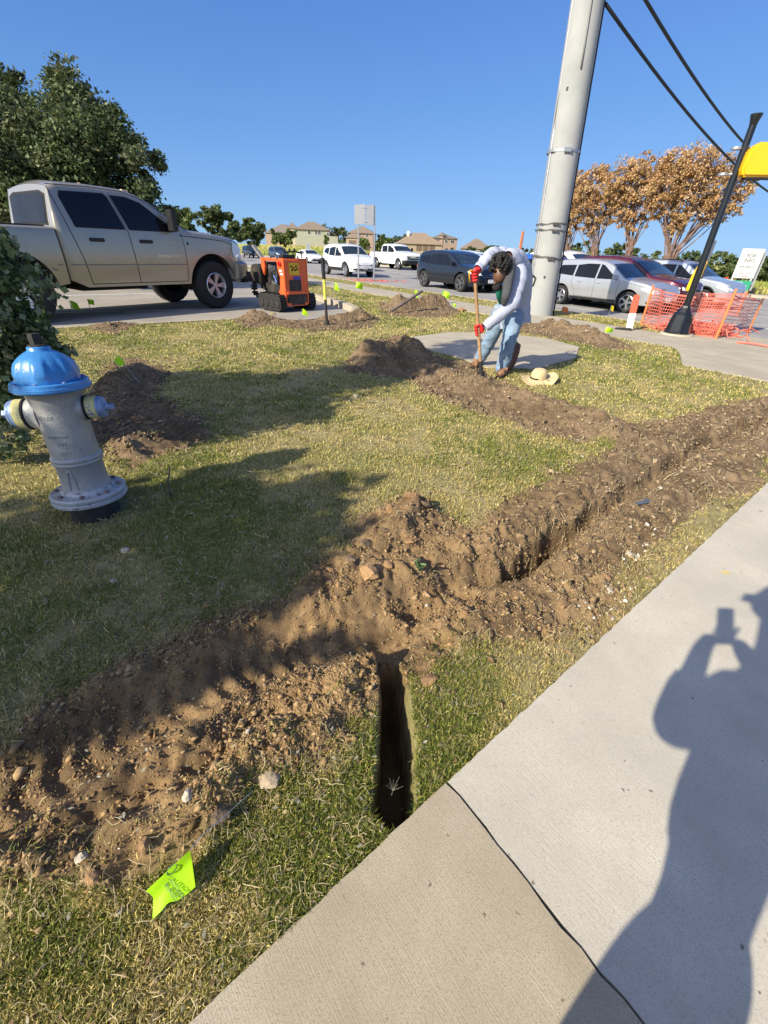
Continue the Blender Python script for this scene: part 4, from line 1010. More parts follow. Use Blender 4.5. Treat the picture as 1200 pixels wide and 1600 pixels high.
# ------------------------------------------------------------------ pickup trucks
def pickup(name, pm, label, tan=False):
    root = empty(name, label=label, cat='pickup truck', group=None if tan else G1)
    wx = 1.785; r = .455 if tan else .40; lift = 0.0 if tan else -.07; ar = .56 if tan else .49; zc = r * 1.05
    sill = .50 + lift
    # cab with hood
    prof = [(-1.03, 1.36), (-1.02, 1.45), (-.93, 1.92), (-.80, 1.985), (-.3, 2.0), (.25, 1.985), (.5, 1.93), (.72, 1.83), (1.30, 1.46), (1.42, 1.425), (1.9, 1.40), (2.35, 1.345), (2.55, 1.28), (2.66, 1.15), (2.70, .95)]
    prof = [(x, z + lift) for x, z in prof]
    cab = Body(-1.03, 2.70, 1.98, prof, 1.345 + lift, sill, .175, [(wx, zc, ar)], 9, rc=.10, crown=.04, tuck=.055)
    # keep the cab's rear square and full width
    pl0 = cab.plan
    cab.plan = lambda x: pl0(x) if x > 1.2 else min(1.0, (1 - max(0, (-.93 - x) / .1) ** 2 * .05))
    cab.mesh('cab', pm, root)
    bed = Body(-3.0, -1.06, 1.98, [(-3.0, 1.36 + lift), (-1.06, 1.37 + lift)], 1.345 + lift, sill + .02, .17, [(-wx, zc, ar)], 20, rc=.05, crown=.0, tuck=.055)
    bed.plan = lambda x: 1.0 if x > -2.9 else 1 - (( -2.9 - x) / .1) ** 2 * .04
    bo = bed.mesh('bed', pm, root)
    mb = MB(); mb.box((-2.03, 0, 1.372 + lift), (1.80, 1.66, .03)); mb.build('bed_cover', M_black, root, bevel=.01)
    # glass
    wins = [[(-.78, 1.385), (-.86, 1.82), (-.80, 1.85), (-.10, 1.86), (.07, 1.385)], [(.17, 1.385), (.03, 1.86), (.28, 1.855), (.52, 1.79), (1.02, 1.42), (1.04, 1.385)]]
    if tan: wins[0] = [(-.72, 1.385), (-.80, 1.78), (-.77, 1.85), (-.09, 1.875), (-.04, 1.83), (.09, 1.385)]
    for w_ in wins:
        
        for sg in (-1, 1): mb = MB(); cab.side(mb, [(x, z + lift) for x, z in w_], .006, .1, (sg,)); mb.build('side_window', M_glass, root, smooth=True)
        for sg in (-1, 1): mb = MB(); q = [(x, z + lift) for x, z in w_]; cab.line(mb, q + [q[0]], .02, .005, (sg,)); mb.build('window_seal', M_seam, root, fixn=False)
    mb = MB(); cab.topp(mb, .74, 1.30, .88, .92); mb.build('windshield', M_glassb, root, smooth=True)
    # rear window, stands on the raked back of the cab
    def rearq(z): return float(np.interp(z, [1.36 + lift, 1.45 + lift, 1.92 + lift], [-1.03, -1.02, -.93])) - .012
    for nm, y0, y1, mt_, o_ in (('rear_window', -.68, .68, mat('smoked_rear_glass', (.01, .01, .01), .15, spec=.12, vary=.5, scale=2), 0), ('rear_window_frame', -.73, .73, M_seam, .004)):
        mb = MB(); n = 8; vs = []; fs = []
        za, zb_ = (1.42 + lift, 1.83 + lift) if nm == 'rear_window' else (1.39 + lift, 1.86 + lift)
        for i in range(n + 1):
            y = y0 + (y1 - y0) * i / n
            k = (1 if 0 < i < n else .9)
            for z in (za, zb_ - (0 if k == 1 else .05)): vs.append((rearq(z) + o_, y, z))
            if i: fs.append((2 * i - 2, 2 * i - 1, 2 * i + 1, 2 * i))
        mb.add(vs, fs); mb.build(nm, mt_, root, fixn=False)
    # seams
    mb = MB()
    cab.line(mb, [(-.93, 1.90 + lift), (-.83, 1.34 + lift), (-.74, .9 + lift), (-.70, sill + .05)], .012)
    cab.line(mb, [(.0, 1.88 + lift), (.13, 1.34 + lift), (.16, sill + .05)], .012)
    cab.line(mb, [(1.17, 1.36 + lift), (1.19, 1.1), (1.17, sill + .05)], .011); cab.line(mb, [(-.70, sill + .05), (1.17, sill + .05)], .011)
    cab.line(mb, [(1.12, 1.33 + lift), (1.5, 1.31 + lift), (2.1, 1.27 + lift), (2.58, 1.15 + lift)], .012)
    mb.build('door_seams', M_seam, root, fixn=False)
    # body side crease / moulding line
    mb = MB(); cab.line(mb, [(-.98, .845 + lift), (1.17, .845 + lift)], .014, .007); bed.line(mb, [(-2.95, .845 + lift), (-wx - ar - .05, .845 + lift)], .014, .007); bed.line(mb, [(-wx + ar + .05, .845 + lift), (-1.1, .845 + lift)], .014, .007)
    mb.build('side_moulding', mat('moulding', (.16, .155, .16), .4, .3) if tan else pm, root, fixn=False)
    dk = M_black if tan else pm
    for sg in (-1, 1):
        for x in (-.45, .42):
            mb = MB(); mb.box((x, sg * (cab.hw(x, 1.21) + .014), 1.21 + lift), (.25, .03, .055)); mb.build('door_handle', dk, root, bevel=.012)
        mb = MB(); x = .97; y = sg * (cab.hw(x, 1.45) + .16)
        mb.box((x - .02, y, 1.56 + lift), (.10, .20, .34)); mb.box((x + .03, y - sg * .13, 1.46 + lift), (.13, .14, .05)); mb.box((x + .05, sg * (cab.hw(x, 1.42) + .0), 1.46 + lift), (.20, .02, .16))
        mb.build('side_mirror', M_black, root, bevel=.03)
        # head lamp and turn lamp
        mb = MB(); cab.side(mb, [(2.36, 1.27 + lift), (2.32, 1.10), (2.36, .97), (2.58, .95), (2.62, 1.15)], .010, .05, (sg,)); cab.face(mb, [(sg * .62, .97), (sg * .62, 1.2 + lift), (sg * .92, 1.2 + lift), (sg * .92, .97)][::sg], 1, .012, .06); mb.build('headlight', M_light, root, smooth=True, fixn=False)
        mb = MB(); bed.side(mb, [(-2.985, .95), (-2.985, 1.28), (-2.86, 1.28), (-2.86, .95)], .010, .1, (sg,)); mb.build('taillight', M_red, root, fixn=False)
        if tan:
            mb = MB(); mb.box((2.63, sg * .86, .80), (.16, .16, .15)); mb.build('turn_signal', M_amber, root, bevel=.02)
    mb = MB()
    if tan: cab.face(mb, [(-.55, .95), (-.55, 1.24), (.55, 1.24), (.55, .95)], 1, .02); mb.build('grille', M_chrome, root, fixn=False)
    else: cab.face(mb, [(-.62, .80), (-.62, 1.16), (.62, 1.16), (.62, .80)], 1, .02); mb.build('grille', M_black, root, fixn=False)
    mb = MB()
    for zz in ((1.05, 1.15) if tan else (.93, 1.05)): mb.box((2.735, 0, zz + (lift if tan else -.02)), (.03, 1.15, .035))
    mb.build('grille_bar', M_chrome, root, bevel=.005)
    # bumpers: wrap-round
    P_b = M_black if not tan else mat('bumper_paint', (.30, .28, .24), .35, .5, coat=.4)
    mb = MB(); pts = [(2.42, -1.0), (2.62, -.98), (2.78, -.86), (2.86, -.4), (2.87, 0), (2.86, .4), (2.78, .86), (2.62, .98), (2.42, 1.0)]
    vs = []; fs = []; z0_, z1_ = (.56, .90) if tan else (.42, .74)
    for i, (x, y) in enumerate(pts):
        vs += [(x - .02, y * .97, z0_), (x, y, z0_ + .06), (x, y, z1_ - .05), (x - .05, y * .96, z1_), (x - .16, y * .85, z1_), (x - .16, y * .85, z0_)]
        if i: a = 6 * (i - 1); fs += [(a + k, a + (k + 1) % 6, a + 6 + (k + 1) % 6, a + 6 + k) for k in range(6)]
    fs += [tuple(range(6)), tuple(reversed(range(len(vs) - 6, len(vs))))]
    mb.add(vs, fs); mb.build('front_bumper', P_b, root, smooth=30)
    if tan:
        mb = MB(); mb.box((2.67, 0, .53), (.20, 1.75, .10)); mb.box((2.70, -.93, .60), (.26, .10, .20)); mb.build('lower_bumper_trim', M_black, root, bevel=.02)
    mb = MB(); mb.box((-3.07, 0, .66 + lift), (.16, 1.9, .22)); mb.build('rear_bumper', M_chrome, root, bevel=.03)
    # underside, frame rails, liners
    mb = MB(); mb.box((0, 0, sill + .05), (5.2, .9, .16)); mb.box((-.2, 0, sill - .02), (1.2, 1.4, .10))
    for xw in (wx, -wx): mb.box((xw, 0, r), (.14, 1.45, .14)); mb.box((xw, 0, zc + ar - .14), (ar * 1.9, 1.5, .2)); mb.tube([(xw, -.25, r - .0), (xw + .01, 0, r - .02), (xw, .25, r)], .13, 8)
    mb.box((-1.045, 0, .95 + lift), (.05, 1.80, .75)); mb.build('chassis', M_seam, root, fixn=False)
    for xw in (wx, -wx):
        for sg in (-1, 1): wheel(root, xw, sg * (.86 if tan else .84), r, .30 if tan else .27, 5 if tan else 6, .53 if tan else .60, mat('polished_alloy', (.72, .72, .73), .30, .75, vary=.05) if tan and xw > 0 and sg < 0 else (bpy.data.materials.get('polished_alloy') or M_alloy) if tan else M_alloy, simple=not tan, paired=tan)
    if tan:
        mb = MB(); cab.line(mb, [(-.93, 1.93 + lift), (-.3, 1.955), (.25, 1.94), (.55, 1.86), (.8, 1.72), (1.3, 1.42)], .010, .004); mb.build('roof_seam', M_seam, root, fixn=False)
        Mx = Matrix.Translation((.83, -(cab.hw(.83, 1.0) + .007), .985)) @ Matrix.Rotation(math.pi / 2, 4, 'X')
        text_mesh('badge_lettering', '2500 HEAVY DUTY', .062, M_chrome, root, Mx, .003, sx=1.0)
        mb = MB(); mb.tube([(-.15, -.25, 2.0), (-.15, -.25, 2.025), (-.15, .25, 2.025), (-.15, .25, 2.0)], .02, 8); 
        for y in (-.6, -.3, 0, .3, .6): mb.box((.42, y, 1.965 ), (.11, .09, .05))
        mb.build('roof_marker_lamps', mat('lamp_amber_clear', (.55, .42, .25), .3), root, bevel=.012)
        mb = MB(); mb.box((1.27, -(cab.hw(1.27, 1.15) + .004), 1.20), (.03, .01, .05)); mb.build('fender_vent', M_black, root)
    return root
P_tan = paint('champagne_metallic_paint', (.37, .335, .27), .5, .30)
tk = pickup('pickup_truck', P_tan, 'champagne tan four-door pickup truck with big black tyres parked on the driveway at left', True)
tk.location = (-6.31, 10.60, .0); tk.rotation_euler = (0, 0, R(55.0)); tk.scale = (1.11, 1.11, 1.13)
tw = pickup('pickup_truck', P_white, 'white crew cab pickup truck in the far lane right of the two-post sign')
K_t = dict(wb=3.57, W=1.98); place(tw, K_t, (621, 421.5), (587, 418.5))
# ------------------------------------------------------------------ fire hydrant
def frame_to(zdir, loc):
    q = Vector(zdir).to_track_quat('Z', 'Y'); return Matrix.Translation(loc) @ q.to_matrix().to_4x4()
M_hsil = mat('hydrant_silver_paint', (.34, .345, .345), .45, .25, vary=.10, scale=14, bump=.25, bscale=90, dirt=(.03, .032, .04), dscale=16, damt=.85, dlow=.62)
M_hsil2 = mat('hydrant_worn_flange', (.42, .42, .42), .5, .25, vary=.15, scale=14, bump=.4, bscale=70, dirt=(.03, .035, .06), dscale=24, damt=.9, dlow=.56)
M_hblue = mat('hydrant_blue_paint', (.035, .19, .47), .34, 0, vary=.12, scale=9, bump=.18, bscale=60, dirt=(.45, .48, .48), dscale=22, damt=.6, dlow=.66, coat=.25)
M_hyel = mat('worn_yellow_over_blue', (.50, .47, .20), .5, 0, vary=.1, scale=20, dirt=(.05, .12, .38), dscale=26, damt=.95, dlow=.55, bump=.3)
M_hcap = mat('worn_blue_cap', (.16, .24, .42), .45, .2, vary=.3, scale=20, dirt=(.5, .5, .35), dscale=30, damt=.7, dlow=.6, bump=.3)
M_iron = mat('dark_iron', (.035, .033, .032), .75, .4, vary=.3, scale=20, bump=.5)
M_barrel = mat('buried_barrel', (.035, .033, .03), .9, vary=.35, scale=12, bump=.6, bscale=40)
hb0 = at(152, 802); ht = atY(52, 521, hb0.y + .06); axis = (ht - hb0).normalized(); HS = (ht - hb0).length / 1.045; hb = hb0 + axis * .06 * HS
hyd = empty('fire_hydrant', hb, 0, 'silver fire hydrant with blue bonnet and worn yellow caps in the lawn at left', 'hydrant')
hyd.rotation_euler = Vector((0, 0, 1)).rotation_difference(axis).to_euler(); 
hyd.scale = (HS * .86, HS * .86, HS)
mb = MB(); mb.lathe([(.15, -.25), (.15, .06)], 32); mb.build('buried_barrel', M_barrel, hyd, smooth=40)
def octo(r0):   # slightly faceted shoe
    return lambda r, z, a: r
mb = MB(); mb.lathe([(.0, .058), (.225, .058), (.232, .064), (.232, .078), (.226, .084), (.226, .088), (.232, .094), (.232, .108), (.224, .116), (.165, .12), (.152, .14)], 48)
fl = mb.build('base_flange', M_hsil2, hyd, smooth=35)
M_rb = mat('rusty_bolt', (.22, .17, .15), .7, .4, vary=.4, scale=30)
for k in range(8):
    mb = MB(); a = 2 * math.pi * (k + .5) / 8; mb.lathe([(.017, 0), (.017, .014), (.012, .017), (0, .017)], 6, 0, Matrix.Translation((.192 * math.cos(a), .192 * math.sin(a), .114)))
    mb.build('bolt', M_rb, fl, smooth=30)
mb = MB(); mb.lathe([(.155, .118), (.150, .135), (.143, .16), (.140, .20), (.139, .285), (.142, .290), (.150, .296), (.151, .305), (.147, .311), (.147, .314), (.152, .320), (.152, .330), (.146, .338), (.140, .342), (.140, .36), (.139, .50), (.141, .60), (.149, .66), (.160, .70), (.185, .712), (.19, .716)], 48)
# raised oval rib on the lower barrel and raised lettering pads
def rib(mb, a0, z0, z1, w, r, h=.008):
    pts = []
    for i in range(17):
        t = i / 16 * math.pi; pts.append((a0 - w * math.cos(t) , z0 + (z1 - z0) * math.sin(t)))
    P3 = [Vector(((r + h * .4) * math.cos(a), (r + h * .4) * math.sin(a), z)) for a, z in pts]; mb.tube(P3, h, 6)
rib(mb, R(-84), .15, .272, .16, .138, .007)
mb.build('barrel', M_hsil, hyd, smooth=50)
# raised cast lettering wrapped round the barrel
def wrap_text(body, a0, z, size, r, parent, mt, name='cast_lettering'):
    o = text_mesh(name, body, size, mt, parent, Matrix.Identity(4), .0022)
    co = np.empty(len(o.data.vertices) * 3); o.data.vertices.foreach_get('co', co); co = co.reshape(-1, 3)
    a = a0 + co[:, 0] / r; rr_ = r + .0012 + co[:, 2]
    n = np.stack([rr_ * np.cos(a), rr_ * np.sin(a), z + co[:, 1]], 1); o.data.vertices.foreach_set('co', n.ravel()); o.data.update(); return o
wrap_text('MUELLER', R(-102), .575, .034, .1395, hyd, M_hsil); wrap_text('ALBERTVILLE', R(-82), .47, .020, .1392, hyd, M_hsil); wrap_text('5 1/4', R(-76), .43, .026, .1392, hyd, M_hsil); wrap_text('2012', R(-76), .375, .034, .1392, hyd, M_hsil)
mb = MB(); mb.lathe([(.0, .708), (.205, .708), (.214, .716), (.214, .73), (.209, .734), (.207, .75), (.198, .756), (.18, .752), (.165, .748)], 56)
bfl = mb.build('bonnet_flange', M_hblue, hyd, smooth=40)
mb = MB()
def dome(r, z, a):
    # raised leaf shaped ribs round the bonnet
    s_ = math.cos(a * 6 + .6); k = max(0, min(1, (z - .76) / .03)) * max(0, min(1, (.89 - z) / .04)); return r + .013 * min(1, max(0, s_ + .1) * 2.2) * k
prof = [(.166, .748), (.165, .765)] + [(.163 * math.cos(t) ** .8 if t < 1.4 else .05, .765 + .145 * math.sin(t)) for t in np.linspace(.12, 1.22, 12)] + [(.062, .905), (.060, .918), (.055, .924), (0, .926)]
mb.lathe(prof, 96, 0, None, dome); mb.build('bonnet', M_hblue, hyd, smooth=60)
M_bb = mat('rusty_blue_bolt', (.10, .16, .32), .7, vary=.6, scale=40)
for k in range(8):
    mb = MB(); a = 2 * math.pi * (k + .3) / 8; mb.lathe([(.013, 0), (.013, .008), (0, .010)], 6, 0, Matrix.Translation((.186 * math.cos(a), .186 * math.sin(a), .752)))
    mb.build('bolt', M_bb, bfl, smooth=30)
mb = MB(); mb.lathe([(.052, .922), (.050, .93), (.030, .935)], 24); mb.lathe([(.034, .93), (.037, .965), (.033, .985), (0, .988)], 5); mb.build('operating_nut', M_iron, hyd, smooth=25)
def nozzle(az, z, R_, ln, el=0):
    d = Vector((math.cos(az), math.sin(az), el)); T = frame_to(d, Vector((0, 0, z))); k = R_ / .07
    p_ = hyd
    mb = MB(); mb.lathe([(R_ * 1.55, .09), (R_ * 1.28, .125), (R_ * 1.12, .15), (R_ * 1.08, ln - .05), (R_ * 1.0, ln - .03)], 32, 0, T); nz = mb.build('nozzle', M_hsil, p_, smooth=50)
    mb = MB(); mb.lathe([(R_ * 1.10, ln - .035), (R_ * 1.13, ln - .028), (R_ * 1.10, ln - .02)], 32, 0, T); mb.build('gasket', M_seam, nz, smooth=40)
    mb = MB(); mb.lathe([(R_ * .95, ln - .025), (R_ * 1.04, ln - .02), (R_ * 1.02, ln + .035), (R_ * .96, ln + .038)], 32, 0, T); cp_ = mb.build('cap_band', M_hyel, p_, smooth=40)
    mb = MB(); mb.lathe([(R_ * .96, ln + .03), (R_ * 1.0, ln + .045), (R_ * .98, ln + .05), (R_ * .93, ln + .055), (R_ * .95, ln + .066), (R_ * .90, ln + .074), (R_ * .6, ln + .082), (R_ * .34, ln + .086), (R_ * .30, ln + .1)], 32, 0, T)
    mb.lathe([(R_ * .27, ln + .095), (R_ * .30, ln + .13), (0, ln + .134)], 5, 0, T); mb.build('cap', M_hcap, cp_, smooth=30)
nozzle(R(188), .575, .078, .215); nozzle(R(12), .60, .060, .19)

# ------------------------------------------------------------------ concrete utility pole with conduits
M_pole = slab_mat('spun_concrete', (.31, .325, .32), (.38, .395, .385), (.34, .345, .34), 1.5, False)
pb = on(841, 492); ptop = atY(918, 0, 13.25)
pd = (ptop - pb).normalized(); PL_ = 11.5
pole = empty('utility_pole', pb, 0, 'thick round pale concrete utility pole strapped with conduits behind the worker', 'utility pole')
def pp(h, side=0, back=0, r=None): # point on the pole: height, sideways in radii
    return pd * h + Vector((side, back, 0))
prad = lambda h: .375 - .0075 * h
mb = MB(); mb.tube([pp(h) for h in np.linspace(-.2, PL_, 24)], [prad(h) for h in np.linspace(-.2, PL_, 24)], 40); mb.build('shaft', M_pole, pole, smooth=40)
mb = MB(); mb.tube([pp(h, -prad(h) * .96, -prad(h) * .30) for h in np.linspace(-.1, 4.05, 12)], .035, 10); mb.tube([pp(h, -prad(h) * .98, -prad(h) * .22) for h in np.linspace(4.0, PL_, 12)], .016, 8); mb.build('conduit', M_galv, pole, smooth=True)
mb = MB(); mb.tube([pp(h, prad(h) * 1.02, -prad(h) * .15) for h in np.linspace(2.2, PL_ - 1, 16)], .03, 8); mb.tube([pp(h, prad(h) * 1.13, -prad(h) * .0) for h in np.linspace(-.1, 2.3, 8)], .022, 8)
mb.tube([pp(2.2, prad(2.2) * 1.02, -.06), pp(2.25, prad(2) * 1.1, -.06)], .06, 8); mb.build('cable_riser', M_black, pole, smooth=True)
mb = MB(); mb.tube([pp(h, -.02, -prad(h) * 1.03) for h in np.linspace(4.9, 9, 12)], .018, 6); mb.build('ground_wire', mat('grey_wire', (.2, .2, .2), .6), pole, smooth=True)
def strap(h, wdt, mt, tilt=0, loose=False):
    mb = MB(); P = []
    for i in range(41):
        a = 2 * math.pi * i / 40; r_ = prad(h) + (.045 if math.cos(a - math.pi) > .75 or math.cos(a) > .93 else .008)
        P.append(pd * (h + tilt * math.cos(a) + (.012 * math.sin(9 * a) if loose else 0)) + Vector((r_ * math.cos(a), r_ * math.sin(a), 0)))
    for i in range(40):
        mb.add([P[i] - Vector((0, 0, wdt / 2)), P[i + 1] - Vector((0, 0, wdt / 2)), P[i + 1] + Vector((0, 0, wdt / 2)), P[i] + Vector((0, 0, wdt / 2))], [(0, 1, 2, 3)])
    mb.box(pd * h + Vector((-.03, -prad(h) - .03, 0)), (.16, .04, wdt * 1.6)); mb.build('strap', mt, pole, fixn=False)
M_dks = mat('rusty_strap', (.13, .12, .115), .6, .5, vary=.4, scale=20)
strap(3.55, .05, M_galv); strap(2.12, .03, M_dks, .01, True); strap(1.98, .03, M_dks, -.015, True); strap(1.38, .045, M_dks, -.04, True)
mb = MB()
for h, s_ in ((4.6, -.22), (1.05, .26), (.95, -.1)): mb.box(pd * h + Vector((s_, -math.sqrt(prad(h) ** 2 - s_ * s_) - .0, 0)), (.045, .03, .06))
mb.build('hole_plugs', M_dks, pole, bevel=.005)
mb = MB(); mb.tube([pd * h + Vector((.38, -.18, 0)) for h in (-.05, .5)], .10, 8, M=None); 
pw = atY(819, 352, 15.0); pw0 = on(806, 470)
mb = MB(); mb.box((0, 0, 1.5), (.09, .08, 1.1), taper=.8); mb.box((0, 0, .4), (.08, .06, .9)); mk = mb.build('cable_marker', mat('orange_marker', (.50, .18, .09), .7), bevel=.02)
mk.location = (pw.x, 15.0, base_z(pw.x, 15.0)); mk.rotation_euler = (0, .0, .3); tag(mk, 'faded orange cable marker post just left of the big concrete pole', 'marker post')
# overhead cables
M_cable = mat('cable', (.012, .013, .016), .6)
def cable(a, b, sag, r, label, n=40, bands=True):
    mb = MB(); pts = []
    for i in range(n + 1): f = i / n; p = a.lerp(b, f); p.z -= sag * 4 * f * (1 - f); pts.append(p)
    mb.tube(pts, r, 7)
    o = mb.build('overhead_cable', M_cable, smooth=True); return tag(o, label, 'cable', 'cables running from the concrete pole')
ca = atY(946, 6, 13.2); cb = atY(1215, 290, 24); cb = ca + (cb - ca) * 2.2; cb.z += 2.3; cable(ca, cb, 1.4, .035, 'lower black overhead cable leaving the top of the concrete pole')
ca2 = atY(985, -40, 13.0); cb2 = atY(1215, 252, 24); cb2 = ca2 + (cb2 - ca2) * 2.2; cb2.z += 2.1; cable(ca2, cb2, 1.3, .035, 'upper black overhead cable crossing the top right corner of the sky')

# ------------------------------------------------------------------ black signal post, yellow signal housing
M_bpost = mat('black_gloss_paint', (.010, .012, .014), .30, .2, vary=.2, scale=5, coat=.3)
lb = on(1056, 524); lt = atY(1183, 178, lb.y + .02); ld = (lt - lb); LH = ld.length; ld.normalize()
post = empty('signal_post', lb, 0, 'slim black metal post with flared base leaning right inside the orange netting', 'post')
post.rotation_euler = Vector((0, 0, 1)).rotation_difference(ld).to_euler()
mb = MB(); mb.lathe([(.34, -.25), (.34, .02), (.32, .05), (0, .05)], 36); mb.build('footing', M_conc, post, smooth=30)
mb = MB(); mb.lathe([(.27, .05), (.27, .08), (.25, .10), (.20, .42), (.15, .48), (.10, .56), (.085, .60), (.07, .62)], 8, 0, Matrix.Rotation(R(22), 4, 'Z')); mb.build('base', M_bpost, post, bevel=.012)
mb = MB(); mb.tube([(0, 0, .5), (0, 0, LH - .02)], [.067, .060], 20); mb.lathe([(.06, LH - .16), (.07, LH - .10), (.095, LH - .02), (.095, LH), (0, LH + .005)], 20); mb.build('shaft', M_bpost, post, smooth=40)
mb = MB(); mb.box((.06, -.2, .30), (.10, .02, .14)); mb.build('hand_hole_cover', M_bpost, post, bevel=.006)
M_yel = mat('yellow_signal_paint', (.80, .44, .006), .4, vary=.04, scale=3, coat=.3)
sg_ = empty('pedestrian_signal', (0, 0, 0), 0, 'bright yellow signal housing clamped near the top of the black post', 'signal')
zc_ = None
def on_post(u, v): return atY(u, v, lb.y + .0)
cs = atY(1192, 251, lb.y - .12)
sg_.location = cs; sg_.rotation_euler = (0, 0, R(-8))
mb = MB(); hw_, hh_ = .34, .25
poly = [(-hw_ + .05, -hh_), (hw_, -hh_), (hw_ + .03, 0), (hw_, hh_), (-hw_ + .12, hh_), (-hw_ + .02, hh_ - .14), (-hw_, -hh_ + .12)]
mb.prism(poly, -.11, .11); mb.build('housing', M_yel, sg_, bevel=.035, smooth=35)
mb = MB(); mb.box((.03, -.0, -hh_ - .01), (.5, .16, .03)); mb.build('housing_seam', M_iron, sg_, bevel=.005)
mb = MB()
for z in (.19, -.19): 
    mb.tube([(-.33, .05, z), (-.42, .10, z), (-.50, .12, z)], .022, 8); mb.lathe([(.085, -.02), (.085, .02)], 18, 0, Matrix.Translation((-.47 - (.0 if z > 0 else .07), .12, z)))
mb.build('clamp', M_galv, sg_, smooth=30)
s2 = atY(1087, 430, lb.y + .9)
pbtn = empty('push_button_sign', (s2.x, s2.y, 0), R(20), 'small yellow box with a grey sign panel above it, seen just behind the black post', 'signal')
pbtn.location = s2
mb = MB(); mb.prism([(-.10, -.32), (.08, -.34), (.14, .0), (.16, .30), (.02, .22), (-.06, .0)], -.06, .06); mb.build('housing', M_yel, pbtn, bevel=.02, smooth=35)
mb = MB(); mb.box((.19, .02, .30), (.17, .02, .75)); mb.build('sign_panel', mat('grey_sign_back', (.22, .22, .23), .5, .3, vary=.3, scale=25), pbtn, bevel=.004)
mb = MB(); mb.tube([(.12, .06, -1.2 - s2.z + 1.2 - s2.z * 0 - .0), (.12, .06, .7)], .02, 8); 
mb = MB(); mb.tube([(.15, .05, -s2.z - .15), (.15, .05, .66)], .022, 8); mb.build('post', M_galv, pbtn, smooth=True)

# ------------------------------------------------------------------ two-post sign seen from behind
M_alum = mat('aluminium_sign_back', (.34, .35, .37), .45, .5, vary=.06, scale=6)
a_, b_ = on(560, 438), on(584, 441)
sgn = empty('road_sign', a_, 0, 'tall two-post road sign seen from its grey back, between white SUV and pickup', 'road sign')
d_ = b_ - a_
zt_ = atY(560, 321, a_.y).z - a_.z; zb2 = atY(560, 352, a_.y).z - a_.z
mb = MB(); mb.box((0, 0, zt_ / 2), (.09, .09, zt_)); mb.build('post', M_galv, sgn, bevel=.01)
mb = MB(); mb.box((d_.x, d_.y, zt_ / 2 - .05), (.09, .09, zt_ - .1)); mb.build('post', M_galv, sgn, bevel=.01)
mb = MB()
ang = math.atan2(d_.y, d_.x); M2 = Matrix.Translation((d_.x / 2, d_.y / 2 + .08, (zt_ + zb2) / 2 + .02)) @ Matrix.Rotation(ang, 4, 'Z')
mb.box((-.62, .0, .02), (1.06, .02, zt_ - zb2), 0, M2 @ Matrix.Rotation(R(6), 4, 'Z')); mb.build('sign_board', M_alum, sgn, bevel=.006); mb = MB(); mb.box((.48, .0, -.05), (1.04, .02, zt_ - zb2), 0, M2 @ Matrix.Rotation(R(-8), 4, 'Z')); mb.build('sign_board', M_alum, sgn, bevel=.006)
mb = MB(); 
for z in (-.35, .35): mb.box((-.10, -.03, z), (2.0, .05, .06), 0, M2)
mb.build('stiffener', M_galv, sgn, bevel=.004)
mb = MB(); mb.tube([(d_.x, d_.y, .9), (d_.x * .25 - .0, d_.y - .3, .15)], .03, 6); 
# orange netting heaped at its foot
def net_heap(name, c, ex, ey, h, n, label, mt, seed=2):
    rr = np.random.default_rng(seed); mb = MB()
    for i in range(n):
        p = Vector((rr.normal() * ex, rr.normal() * ey, 0)); pts = []
        a = rr.uniform(0, 6.28)
        for k in range(5): q = p + Vector((math.cos(a) * k * .10, math.sin(a) * k * .07, h * abs(rr.normal()) * .6 + .01)); pts.append(q); a += rr.normal() * .7
        mb.tube(pts, .013, 4, caps=False)
    o = mb.build(name, mt, fixn=False); o.location = c; return tag(o, label, 'netting')
M_net = mat('orange_safety_net', (.62, .15, .105), .6, vary=.08, scale=4)
c_ = on(572, 441); net_heap('fallen_netting', c_, 1.1, .35, .12, 170, 'flat heap of orange plastic netting around the feet of the two-post sign', M_net)
small = empty('street_sign', on(483, 408), 0, 'small grey sign on a thin post above the white sedan in the far lane', 'road sign')
# ------------------------------------------------------------------ orange fence, panel barricade
def net(mb, A, B, h0, h1, n, rows, sag=.1, lean=(0, 0), base=.03):
    A = Vector(A); B = Vector(B); d = (B - A).normalized(); nrm = Vector((-d.y, d.x, 0)); G_ = []
    for j in range(rows + 1):
        row = []
        for i in range(n + 1):
            f = i / n; g = j / rows; h = h0 * (1 - f) + h1 * f
            p = A.lerp(B, f); z = base + (h - base) * g - sag * 4 * f * (1 - f) * g
            wv = .035 * math.sin(i * .8 + j * .35) + .03 * math.sin(i * .31 + 1.7 * g)
            row.append(p + nrm * (wv + .06 * g * (lean[0] * (1 - f) + lean[1] * f)) + Vector((0, 0, z)))
        G_.append(row)
    w = .0052
    for j in range(rows + 1):
        ww = w * (3.0 if j in (0, rows) else 1.2)
        for i in range(n): a, b2 = G_[j][i], G_[j][i + 1]; u = Vector((0, 0, ww)); mb.add([a - u, b2 - u, b2 + u, a + u], [(0, 1, 2, 3)])
    for i in range(n + 1):
        for j in range(rows): a, b2 = G_[j][i], G_[j + 1][i]; u = d * w; mb.add([a - u, a + u, b2 + u, b2 - u], [(0, 1, 2, 3)])
sA, sB, sC, sD, sE = on(1001, 508), on(1118, 530), on(1166, 526), on(1150, 497), on(1040, 486)
fence = empty('safety_fence', (0, 0, 0), 0, 'orange plastic mesh safety fence on stakes wrapped round the foot of the black post', 'fence')
mb = MB()
net(mb, sA, sB, .86, .80, 44, 11, .08); net(mb, sB, sC, .86, .90, 20, 11, .05); net(mb, sC, sD, .86, .8, 20, 11, .06); net(mb, sD, sE, .8, .8, 50, 11, .10); net(mb, sE, sA, .8, .84, 20, 11, .05)
mb.build('mesh_netting', M_net, fence, fixn=False)
